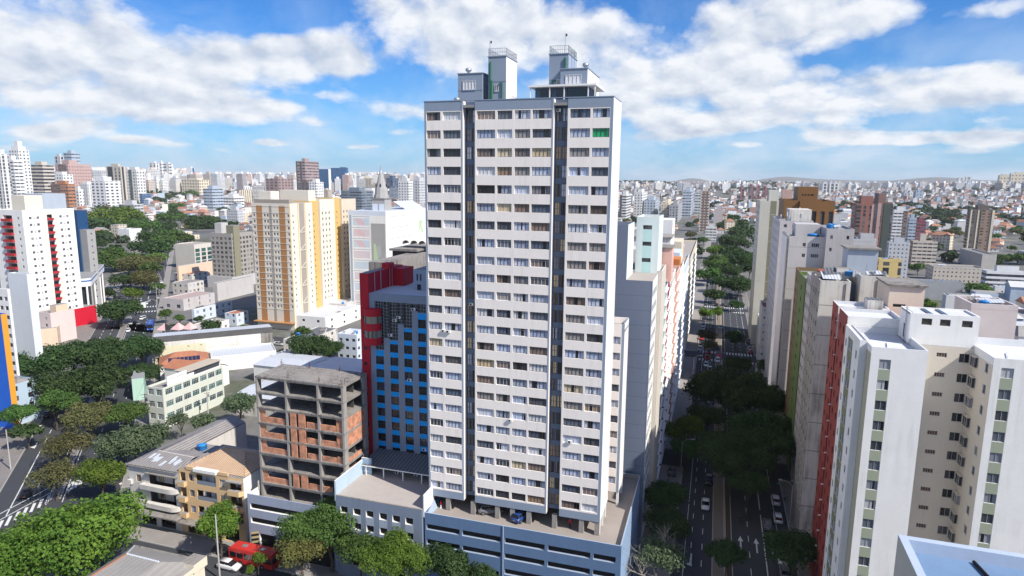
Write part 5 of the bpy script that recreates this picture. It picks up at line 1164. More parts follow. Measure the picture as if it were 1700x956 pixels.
PATCHW = paint('patched_white_wall', (.66, .65, .61), var=.12, streak=.35, scale=.2); PALEYEL = paint('faded_yellow_wall', (.64, .61, .44), var=.08, streak=.2); STAINROOF = paint('stained_roof_edge', (.085, .083, .08), .95, .3, streak=.0, scale=.4, fine=.3); SOLAR = paint('solar_cell', (.02, .03, .07), .2, .03, spec=.7); MINT = paint('mint_green_wall', (.42, .62, .52), streak=.1)
FIBRON = ribbed('near_fibre_sheets', (.20, .19, .18), (.30, .285, .27), 7, .9, dirt=.8)
build_old_apartments()
# ================================================================== yellow tower, white red-balcony tower and other landmarks on the left
OCHRE = paint('ochre_tile_stripe', (.42, .21, .085), var=.06); YELW = paint('golden_yellow_wall', (.60, .41, .15), var=.05); CREAMY = paint('pale_cream_render', (.72, .66, .56), var=.04, streak=.1); TAUPE = paint('taupe_strip', (.34, .30, .26), var=.05)
def build_yellow():
    d = gd(480, 549); P, rot, x0, x1, y0, D, H = cbox(417, 480, 592, 338, d)
    t = thing('apartment_tower', 'cream apartment tower with ochre stripes and golden yellow recesses left of the main tower', 'apartment tower', P, rot)
    W = Windows(t); w = -x0; fh = 2.75; n = int((H-11)/fh); z0 = 9.5; zs = [z0+fh*k+.9 for k in range(n)]
    o = lambda c, ww, h, z=zs, mp=PANED, nx=1: dict(c=c, w=ww, h=h, z=z, mp=mp, mf=MFW, nx=nx, tr=0, d=.15)
    block(t, W, x0, 0, 0, D*.30, 0, H, CREAMY, SLABG, {'F': [o([w*.06, w*.34, w*.42, w*.58, w*.66, w*.96], 1.0, 1.25, zs, PANED, 2)], 'R': [o([2.4], .8, 1.0), o([D*.30-2.5], .8, 1.0)]}, .9,
          zones={'F': [(w*.12, w*.28, 3, H-1, OCHRE), (w*.46, w*.53, 3, H-1, TAUPE), (w*.72, w*.88, 3, H-1, OCHRE)], 'R': [(0, .5, 3, H, YELW), (D*.10, D*.11, 3, H, YELW), (D*.12, D*.19, 3, H, TAUPE), (D*.195, D*.205, 3, H, YELW)]})
    block(t, W, x0, -1.6, D*.30, D*.42, 0, H+.6, YELW, SLABG, {'R': [o([1.6, 3.4], .7, 1.0)]}, .6)
    block(t, W, x0, -.4, D*.42, D*.64, 0, H+1.2, CREAMY, SLABG, {'R': [o([2.2, 5.0, 7.8], .95, 1.25)]}, .9)
    block(t, W, x0, -1.8, D*.64, D*.76, 0, H+1.5, YELW, SLABG, {'R': [o([1.8, 4.2], .7, 1.0)]}, .6)
    block(t, W, x0, -.6, D*.76, D, 0, H+.8, BEIGEP, SLABG, {'R': [o([2, 5, 8.2], 1.0, 1.25)]}, .9)
    bd = MB(); z = z0
    while z < H-1: bd.box(x0+.1, -.1, -.12, -.004, z, z+.14, CREAMY); z += fh
    b_ = bd.build('floor_band', t); b_['kind'] = 'stuff'
    s = MB(); z = z0+2
    while z < H-6: s.box(.004, .3, D*.122, D*.188, z, z+.25, CREAMY); s.face([(.05, D*.125, z+.3), (.05, D*.185, z+2.6), (.05, D*.185, z+3.0), (.05, D*.125, z+.7)], CREAMY); z += 8.2
    s.build('stair_screen', t)
    boxpart(t, 'machine_room', x0+1, x0+7.5, 4, 10, H-.9, H+5.2, CREAMY); boxpart(t, 'machine_room', x0+2, -2.5, D*.3+1, D*.42, H-.3, H+5.5, CREAMY); boxpart(t, 'roof_terrace', x0+.8, -.8, 1, 4, H-.9, H+1.6, TAUPE, SLABG)
    b = MB(); b.box(-.3, 3.6, 2, D*.98, 0, 5.4, WHITE, SLABG); b.build('podium', t)
    k = MB()
    for i in range(9): k.face([(3.62, 4+i*4.4, 1.0), (3.62, 6.6+i*4.4, 1.0), (3.62, 6.6+i*4.4, 2.6), (3.62, 4+i*4.4, 2.6)], DARKG)
    k.build('shop_front', t); a = MB(); a.box(3.6, 5.0, 3, 18, 3.3, 3.5, TEAL); a.box(x0-.5, .5, -2.5, -.1, 3.6, 3.9, OCHRE); a.build('street_awning', t)
    W.finish()
BEIGEP = paint('peach_beige_render', (.64, .55, .44), var=.04, streak=.12); TEAL = paint('teal_awning', (.03, .16, .15), .7, .05)
build_yellow()
def build_white_red():
    d = 345; P, rot, x0, x1, y0, D, H = cbox(-14, 36, 122, 349, d, 'G', 60)
    t = thing('apartment_tower', 'white apartment tower with columns of red balconies at far left', 'apartment tower', P, rot); Wd = D; w = -x0; W = Windows(t)
    fh = 2.95; n = int((H-10)/fh); zs = [8.4+fh*k+.8 for k in range(n)]
    o = lambda c, ww, h: dict(c=c, w=ww, h=h, z=zs, mp=PANED, mf=MFW, nx=2, tr=0, d=.14)
    block(t, W, x0, 0, 0, D, 0, H, WHITE2, SLABG, {'R': [o([D*.14, D*.28, D*.72, D*.86], 1.15, 1.1), o([D*.21, D*.79], .5, .7), dict(c=[D*.5], w=D*.10, h=2.3, z=[z-.6 for z in zs], mp=None, d=1.4)], 'F': [dict(c=[w*.5], w=w*.3, h=2.3, z=[z-.6 for z in zs], mp=None, d=1.4), o([w*.85], 1.1, 1.1)]}, .9, zones={'R': [(D*.38, D*.42, 5, H-1, CREAMY), (D*.58, D*.62, 5, H-1, CREAMY)]})
    bk = MB()
    for z in zs: bk.face([(-1.4, D*.45, z-.6), (-1.4, D*.55, z-.6), (-1.4, D*.55, z+1.7), (-1.4, D*.45, z+1.7)], TAUPE)
    bk.build('balcony_back', t)
    m = MB(); m.box(0, .95, -D*.052, D*.052, 0, .95, REDBAL); m = m.mesh('balcony')
    for z in zs: link('balcony', m, t, (.004, D*.5, z-.75))
    m2 = MB(); m2.box(-w*.16, w*.16, -1.0, 0, 0, .95, REDBAL); m2 = m2.mesh('balcony')
    for z in zs: link('balcony', m2, t, (x0+w*.5, -.004, z-.75))
    boxpart(t, 'machine_room', x0*.6, -3, D*.16, D*.5, H-.9, H+6, CREAMY)
    boxpart(t, 'machine_room', x0*.8, -3.5, D*.52, D*.98, H-.9, H+6.6, LBLUE)
    W.finish()
    s = thing('shop_podium', 'red and grey low podium at the foot of the white red-balcony tower', 'shop', (P[0], P[1], 0), rot)
    b = MB(); facade(b, (.4, -4), (0, 1), D+10, 0, 8.3, (), GREYP, zones=((0, 10, 0, 8.3, REDS), (D*.62, D+10, 0, 8.3, REDS))); facade(b, (-10, -4), (1, 0), 10.4, 0, 8.3, (), REDS); b.box(-10, .38, -3.98, D+6, 8.25, 8.28, SLABG); facade(b, (.4, D+6), (-1, 0), 10.4, 0, 8.3, (), GREYP); b.build('wall', s)
    W.finish(0) if False else None
    # blue glass tower behind with concrete side
    P, rot, x0, x1, y0, D, H = cbox(104, 127, 144, 350, 392)
    g = simple('glass_tower', 'blue mirrored office tower with a raw concrete shaft beside the red-balcony tower', 'office tower', P, rot, x0, x1, 0, D, H, MIRROR, SLABG, fh=3.2, zw=2, F=(6, 2.2, 2.6), mp=PANEBLUE, mf=MFBLUE, par=.6)
    b = MB(); b.box(.01, 4.5, D*.12, D*.95, 0, H*.82, CONCL, SLABG); b.build('concrete_shaft', g)
    k = MB()
    for i in range(14): k.box(4.5, 4.55, D*.5, D*.5+.6, 8+3.2*i, 8.7+3.2*i, DARKG)
    k.build('vent', g)
    P, rot, x0, x1, y0, D, H = cbox(119, 150, 172, 462, 365, 'D')
    c = thing('bank_building', 'white low building with rounded corner and blue band on tall pillars by the left avenue', 'building', P, rot)
    b = MB(); w = -x0; pts = [(x0, 2)]+[(-3+3*math.sin(a), 3-3*math.cos(a)) for a in [math.pi/2*k/8 for k in range(9)]]+[(0, D), (x0, D)]; pts[0] = (x0, 0)
    b.prism(pts, H-3.8, H, WHITE2, SLABG, True); b.build('upper_floor', c)
    b = MB(); pb = [(p[0]+(.03 if i > 0 else 0), p[1]-.03) for i, p in enumerate(pts)]; b.prism(pb, H-1.6, H-.9, BLUEBAND, BLUEBAND); b.build('blue_band', c)
    b = MB(); b.prism([(p[0]*.98-1.2, max(p[1], .2)+1.4) for p in pts], 0, H-3.8, DARKG); b.build('recessed_ground_floor', c)
    m = MB(); m.tube((0, 0, 0), (0, 0, H-3.8), .45, WHITE2, 10); m = m.mesh('pillar')
    for x, y in ((x0+1, .6), (x0*.6, .6), (x0*.25, .6), (-.6, D*.3), (-.6, D*.5), (-.6, D*.7), (-.6, D*.9)): link('pillar', m, c, (x, y, 0))
REDBAL = paint('red_balcony', (.42, .03, .035), .6, .05); GREYP = paint('dark_grey_render', (.18, .165, .165), streak=.1); REDS = paint('signal_red_panel', (.56, .012, .035), .55, .04); MIRROR = paint('navy_cladding', (.02, .07, .17), .35, .05); MFBLUE = paint('window_frame_blue', (.03, .08, .16), .4, 0, fine=0); CONCL = paint('light_concrete', (.36, .355, .35), var=.08, streak=.3); BLUEBAND = paint('blue_band_paint', (.05, .16, .42), .5, .04)
build_white_red()
def build_mural():
    d = 325; P, rot, x0, x1, y0, D, H = cbox(578, 640, 712, 351, d)
    t = thing('mural_building', 'white windowless building with faded geometric murals next to a concrete spire', 'building', P, rot); w = -x0
    wl = MB(); fz = [H-3-5.4*k for k in range(12) if H-3-5.4*k > 3]
    ZF = [(0, w, H-2.2, H, PALEBLU), (w*.02, w*.08, 0, H-2.2, GREYB2), (w*.60, w*.98, 0, H-6, CONCL), *[(w*.1, w*.58, z, z+.3, GREYB2) for z in fz], *[(w*.12, w*.56, z-4.2, z-.6, MURAL1 if i % 2 else MURAL2) for i, z in enumerate(fz)]]
    ZR = [(D*.6, D*.97, 0, H, WHITE2), *[(D*.08, D*.58, z, z+.25, CONCL) for z in fz], *[(D*.1, D*.56, z-4.2, z-.6, MURAL3) for z in fz]]
    facade(wl, (x0, 0), (1, 0), w, 0, H, (), WHITE, zones=ZF); facade(wl, (0, 0), (0, 1), D, 0, H, (), WHITE, zones=ZR); facade(wl, (0, D), (-1, 0), w, 0, H, (), WHITE); facade(wl, (x0, D), (0, -1), D, 0, H, (), WHITE); wl.build('wall', t)
    r = MB(); r.face([(x0, 0, H-.01), (0, 0, H-.01), (0, D, H-.01), (x0, D, H-.01)], ZINC); r.face([(-2, D*.5, H), (-2, D*.95, H), (-9, D*.95, H+4), (-9, D*.5, H+4)][::-1], ZINC); r.box(-9, -2, D*.94, D*.95, H, H+.1, ZINC); r.build('roof', t)
    mu = MB()
    def fr(pts, m): mu.face([(x0+w*a, -.012, z) for a, z in pts], m)
    fr([(.66, H-16), (.72, H-16), (.80, H-26), (.97, H-26), (.97, H-27.5), (.66, H-27.5)], MGREEN); fr([(.74, H-17), (.86, H-17), (.86, H-22), (.78, H-23.5)], MGREY)
    for i, z in enumerate(fz[:3]): fr([(.16, z-.8), (.34, z-.8), (.46, z-3.9), (.28, z-3.9)], MLIL)
    mu.face([(.012, D*.74, H-6), (.012, D*.84, H-7), (.012, D*.80, H-9), (.012, D*.86, H-13), (.012, D*.80, H-13), (.012, D*.78, H-10), (.012, D*.74, H-14)], MGREEN)
    mu.build('mural', t)
    # spire tower
    P2_ = at_dist(634, 351, d+16); s = thing('church_spire', 'grey concrete church spire with a bright metal needle beside the mural building', 'church tower', (P2_.x, P2_.y, 0), YAW)
    b = MB(); hb = at_dist(634, 330, d+16).z; b.box(-3.6, 3.6, -3.6, 3.6, 0, hb, CONCL); b.box(-3.9, 3.9, -3.9, 3.9, hb, hb+.5, CONCD); b.build('shaft', s)
    for q in (-1, 0): pz = MB(); pz.box(-3.3 if q else .4, -.4 if q else 3.3, -3.68, -3.6, hb-9, hb-2.4, PALEBLU); pz.build('panel', s)
    ht = at_dist(634, 287, d+16).z; hn = at_dist(634, 272, d+16).z
    b = MB(); b.lathe([(3.9, hb+.5), (3.7, hb+2), (3.4, hb+2.1), (3.0, hb+5), (.9, ht)], CONCL, 10); b.build('cone', s)
    for k in range(5):
        a = 2*math.pi*k/5-1.2; zz = hb+6; q = MB(); q.box(-.25, .25, -.12, .12, 0, 1.6, DARK); o = q.build('slit', s); o.location = (2.75*math.cos(a), 2.75*math.sin(a), zz); o.rotation_euler = (0, 0, a+math.pi/2)
    b = MB(); b.lathe([(.88, ht), (.5, ht+1.5), (.05, hn)], METAL, 10); b.build('needle', s)
    # concrete roofed block behind the blue office tower
    P, rot, x0, x1, y0, D, H = cbox(650, 692, 735, 414, 185); t = thing('building', 'grey concrete block with arched roof shells just left of the main tower', 'building', P, rot)
    b = MB(); b.box(x0, 0, 0, D, 0, H-3, CONCL); b.box(x0, 0, .5, D, H-3, H-.6, DARKG); b.box(x0-.5, .4, -.6, D, H-.6, H, CONCD, CONCD); b.build('wall', t)
    a = MB()
    for k in range(5):
        pr = None
        for i in range(7):
            g = math.pi*i/6; c = (x0+3+1.6*k*1.6-1.2*math.cos(g), 3, H+1.2*math.sin(g)+1)
            if pr: a.face([pr, c, (c[0], 8, c[2]), (pr[0], 8, pr[2])], OLDW)
            pr = c
    a.build('roof_shell', t)
    P, rot, x0, x1, y0, D, H = cbox(612, 640, 735, 436, 165); t = thing('building', 'low stained concrete roof slab block behind the red side slab', 'building', P, rot); b = MB(); b.box(x0, 0, 0, D, 0, H, CONCD, CONCD); b.build('wall', t)
MURAL1 = paint('faded_pink_mural', (.62, .55, .58)); MURAL2 = paint('faded_blue_mural', (.52, .60, .68)); MURAL3 = paint('faded_white_mural', (.70, .67, .67)); MGREEN = paint('faded_green_mural', (.45, .58, .36)); MGREY = paint('faded_grey_mural', (.42, .42, .42)); MLIL = paint('faded_rose_mural', (.66, .48, .50))
build_mural()
def build_left_misc():
    # grey olive apartment tower
    P, rot, x0, x1, y0, D, H = cbox(349, 384, 418, 388, gd(384, 478)); H += .1
    t = simple('apartment_tower', 'grey olive apartment tower with olive lift shaft left of the yellow striped tower', 'apartment tower', P, rot, x0, x1, 0, D, H, TAUPEG, SLABG, fh=2.9, zw=6, F=(5, 2.0, 1.7), R_=(6, 2.0, 1.7), mp=PANEBR, mf=MFA, par=.7)
    boxpart(t, 'lift_shaft', -4.5, .9, D*.05, D*.34, 0, H+5, OLIVEC2, SLABG); boxpart(t, 'machine_room', x0+1, x0+6, 3, 9, H-.5, H+6, LGREY)
    b = MB(); b.box(x0-1, 2, -4, D+4, 0, 7.5, LGREY, SLABG); b.build('podium', t)
    P, rot, x0, x1, y0, D, H = cbox(290, 322, 352, 406, gd(322, 446)); t = simple('office_building', 'beige office building with a green glass front corner', 'office building', P, rot, x0, x1, 0, D, H, BEIGEB, SLAB, fh=3.2, zw=2, R_=(3, 4.5, 2.6), mp=PANEGREEN, nx=4, par=.6)
    P, rot, x0, x1, y0, D, H = cbox(293, 296, 353, 442, gd(296, 470)); simple('warehouse', 'peach blank walled hall with pale stained roof edge', 'warehouse', P, rot, x0, x1, 0, D, H, PEACHY, SLABG, par=.5, mcap=ZINC)
    P, rot, x0, x1, y0, D, H = cbox(286, 312, 338, 470, gd(312, 490)); simple('house', 'old white two storey corner house with rounded balconies by the avenue', 'house', P, rot, x0, x1, 0, D, H, AGED, FIBRO, zw=.8, fh=3.2, F=(3, 1.4, 1.3), R_=(4, 1.4, 1.3), par=.3)
    P, rot, x0, x1, y0, D, H = cbox(270, 304, 356, 497, gd(304, 516)); simple('shop_building', 'pinkish flat roofed corner shop building by the avenue', 'shop', P, rot, x0, x1, 0, D, H, PINKW, PINKROOF, zw=.6, F=(2, 2.4, 1.8), R_=(3, 1.0, 1.6), par=.4)
    P, rot, x0, x1, y0, D, H = cbox(318, 322, 385, 514, gd(322, 535)); simple('shop_building', 'blue white low shop row behind the small triangular square', 'shop', P, rot, x0, x1, 0, D, H, PALEBLU, TERRA, zw=.4, R_=(6, 1.4, 1.4), par=.3)
    P, rot, x0, x1, y0, D, H = cbox(373, 392, 412, 521, gd(392, 541)); simple('house', 'light blue house with small balcony left of the yellow tower foot', 'house', P, rot, x0, x1, 0, D, H, PALEBLU, TERRA, zw=.8, F=(2, 1.2, 1.3), R_=(2, 1.2, 1.3), par=.2)
    P, rot, x0, x1, y0, D, H = cbox(353, 360, 420, 470, gd(360, 500)); simple('warehouse', 'long grey blank party wall below the grey olive tower', 'warehouse', P, rot, x0, x1, 0, D, H, LGREY, FIBROD, par=.3)
    for xl, xm, xr, yt, yb, m_, rf, lab in ((468,540,600,527,552,WHITE,ZINC,'long white flat roofed shop row right of the yellow tower foot'),(560,592,612,556,600,PALEBLU,SLABW,'small white blue annex left of the red side slab'),(470,505,560,566,592,OLDW,FIBROD,'dark roofed sheds below the tree pair at the yellow tower'),(530,575,602,505,530,PINKW,ZINC,'pinkish low block behind the white shop row'),(440,470,500,596,612,OLDW,ZINC,'low shed with pale sheets right of the blank warehouse'),(288,318,345,455,470,AGED,TERRA,'old tiled house above the corner house by the avenue'),(322,345,380,540,556,WHITE,FIBRO,'low white canteen on the small triangular square')):
        P, rot, x0, x1, y0, D, H = cbox(xl, xm, xr, yt, gd(xm, yb)); t = simple('shop_building', lab, 'shop', P, rot, x0, x1, 0, D, H, m_, rf, zw=.5, fh=3.2, F=(3, 1.4, 1.1), R_=(3, 1.4, 1.1), mp=PANED, par=.3); clutter(t, x0+1, -1.5, 1, max(2, D-2), H-.28, 4, int(xl))
    # near left edge
    P, rot, x0, x1, y0, D, H = cbox(12, 44, 57, 455, 250); t = simple('apartment_tower', 'pale slab tower with a blind white side wall at the left picture edge', 'apartment tower', P, rot, x0, x1, 0, D, H, WHITEBL, SLABG, par=.5)
    P, rot, x0, x1, y0, D, H = cbox(-30, 12, 16, 480, 240); simple('apartment_block', 'white apartment block with small windows beside the pale slab tower', 'apartment building', P, rot, x0, x1, 0, D, H, WHITE2, SLABG, F=(5, 1.3, 1.2), mp=PANED, par=.5)
    P, rot, x0, x1, y0, D, H = cbox(-40, 1, 11, 522, 218); t = simple('commercial_building', 'bright blue building with an orange corner at the left picture edge', 'building', P, rot, x0, x1, 0, D, H, BLUEB2, SLABG, par=.4, zones={'F': [(0, 40, 0, 60, BLUEB2)], 'R': [(0, 40, 0, 60, ORANGE2)]})
    P, rot, x0, x1, y0, D, H = cbox(-30, 12, 60, 642, gd(58, 700)-2); t = simple('commercial_building', 'low pale blue building with roof plant below the orange corner at left', 'building', P, rot, x0, x1, 0, D, H, PALEB, SLAB, par=.6, R_=(2, 1.4, 1.4), mp=PANED)
    for x, y in ((-3, 4), (-6, 7), (-5, 2)): boxpart(t, 'air_conditioner', x-.6, x+.6, y-.5, y+.5, H-.6, H+.4, METAL)
    P, rot, x0, x1, y0, D, H = cbox(52, 83, 123, 520, gd(83, 572)); t = simple('house', 'pale pink house with roof terrace before the red podium', 'house', P, rot, x0, x1, 0, D, H, PINKP, SLABG, zw=1, F=(2, 1.2, 1.2), par=.7); boxpart(t, 'roof_room', -4, -.6, D*.3, D*.8, H-.7, H+2.6, PEACHY, SLABG)
    t = simple('house', 'salmon two storey house with sheet roofs beside the pale pink one', 'house', D_(-95, 216), YAWD, 0, 10, 0, 14, 7.5, PEACHY, SLABG, zw=1, par=.5, R_=(3, 1.2, 1.2)); occ(*D_(-90, 222)[:2], 10)
    # low roof in the bottom right corner
    P = at(1491, 887, 43.5); Pr = at(1650, 912, 43.5)
    t = thing('apartment_building', 'building with a blue grey flat roof and white parapet in the bottom right corner', 'apartment building', (P.x, P.y, 0), math.atan2(Pr.y-P.y, Pr.x-P.x))
    W = Windows(t)
    block(t, W, 0, 22, -30, 0, 0, 43.5, CREAM, BLUEROOF, {'L': [dict(c=[24, 27.5], w=1.2, h=1.3, z=[40-2.8*k for k in range(8)], mp=PANED, mf=MF, nx=2, d=.15)]}, .9, .55, mcap=BLUECAP); W.finish()
    boxpart(t, 'roof_box', 11.5, 21, -12, -1.2, 42.7, 45.2, WHITE2, FIBROD); pp = MB(); pp.tube((4.6, -.8, 42.75), (7.2, -16, 42.75), .12, RUBBER, 6); pp.build('roof_pipe', t)
    for i in range(5): boxpart(t, 'window_hood', -1.0, -.02, -6.2, -3.2, 40.6-2.8*i, 40.8-2.8*i, CONC)
TAUPEG = paint('mauve_taupe_render', (.36, .335, .31), var=.05, streak=.15); PANEBR = pane('brownish_pane', [(.10,.085,.06),(.2,.17,.12),(.05,.05,.05),(.3,.27,.22),(.08,.07,.06)]); PEACHY = paint('soft_peach_wall', (.70, .54, .40), var=.05, streak=.2); PINKROOF = paint('pink_tinted_roof', (.40, .31, .29), .9, .15); WHITEBL = paint('bluish_white_wall', (.66, .69, .72), var=.03, streak=.08); BLUEB2 = paint('vivid_blue_wall', (.02, .14, .62), .5, .04); ORANGE2 = paint('vivid_orange_wall', (.72, .32, .04), .5, .04); PINKP = paint('pale_pink_wall', (.68, .56, .53), var=.04, streak=.1); BLUEROOF = paint('blue_grey_roof_coat', (.16, .25, .39), .6, .12, scale=.5, fine=.1); BLUECAP = paint('pale_blue_coping', (.42, .49, .60), .7, .1)
build_left_misc()
# ================================================================== middle distance: named towers
GW = [gridwall('far_wall_windows', 3.2, 2.9, .28, .72, .32, .78), gridwall('far_wall_bands', 3.6, 3.0, .06, .94, .36, .76), gridwall('far_wall_small', 2.6, 2.9, .32, .68, .36, .72), gridwall('far_wall_strips', 4.4, 3.0, .3, .72, .12, .9), gridwall('far_wall_balcony', 5.2, 2.9, .1, .62, .2, .72, glass=(.06,.065,.075)), gridwall('far_wall_glass', 1.6, 1.8, .06, .94, .06, .94, glass=(.012,.075,.2), glass2=(.03,.14,.3))]
GWD = gridwall('far_wall_darkband', 3.6, 3.0, .08, .92, .3, .82, band=(.05, .045, .05))
OC = ocol('far_plain_wall'); RFAR = islandcol('far_roof', [(.28,.27,.26),(.38,.37,.36),(.2,.2,.2)])
def ft(xl, xm, xr, yt, dist, col, style, label, cat='apartment tower', name='apartment_tower', fr='G', top=None, side=None, zones=None, dmax=60, group=None):
    """far tower from its picture columns, top row and distance; facade pattern in the wall material"""
    if dist < 0: dist = gd(xm, -dist)                     # negative: the picture row where it meets the ground
    P, rot, x0, x1, y0, D, H = cbox(xl, xm, xr, yt, dist, fr, max(dmax, dist*.12)); k_ = max(1.0, dist/720.0)
    t = thing(name, label, cat, P, rot, group)
    c = tuple(col)+(1,)
    def bp(n, X0, X1, Y0, Y1, z0, z1, m, cc=c, mt=None):
        b = MB(); b.box(X0, X1, Y0, Y1, z0, z1, m, mt or RFAR, skip='D'); b.uv = [(p/k_, q/k_) for p, q in b.uv]; o = b.build(n, t); o.color = cc; return o
    W = x1-x0
    bp('wall', x0, x1, 0, D, 0, H, style)
    pr = MB(); i = .35
    for a in ((x0, x1, -.02, i), (x0, x1, D-i, D+.02), (x0-.02, x0+i, i, D-i), (x1-i, x1+.02, i, D-i)): pr.box(*a, H+.01, H+1.0, OC)
    o = pr.build('parapet', t); o.color = c
    if top is None: top = [(.25, .75, .25, .75, 4.2)]
    for a, b_, e, f, h in top: bp('machine_room', x0+W*a, x0+W*b_, D*e, D*f, H+.01, H+h*min(k_, 1.6), OC)
    for z in (zones or ()):                              # (face, a, b, colour): full-height painted or glazed strip standing proud
        s = MB(); fc, a, b_, cc, m = z
        if fc == 'F': s.box(x0+W*a, x0+W*b_, -.25, -.002, 1, H+.4, m, m)
        elif fc == 'R': s.box(x1+.002, x1+.25, D*a, D*b_, 1, H+.4, m, m)
        else: s.box(x0-.25, x0-.002, D*a, D*b_, 1, H+.4, m, m)
        o = s.build('facade_strip', t); o.color = tuple(cc)+(1,)
    return t
WH, WH2, GY, LG, BG, CR, PK, BR, DK, BLG = (.74,.74,.74), (.66,.66,.65), (.36,.37,.39), (.52,.53,.55), (.56,.50,.43), (.68,.60,.46), (.50,.34,.31), (.26,.17,.13), (.10,.09,.10), (.40,.47,.56)
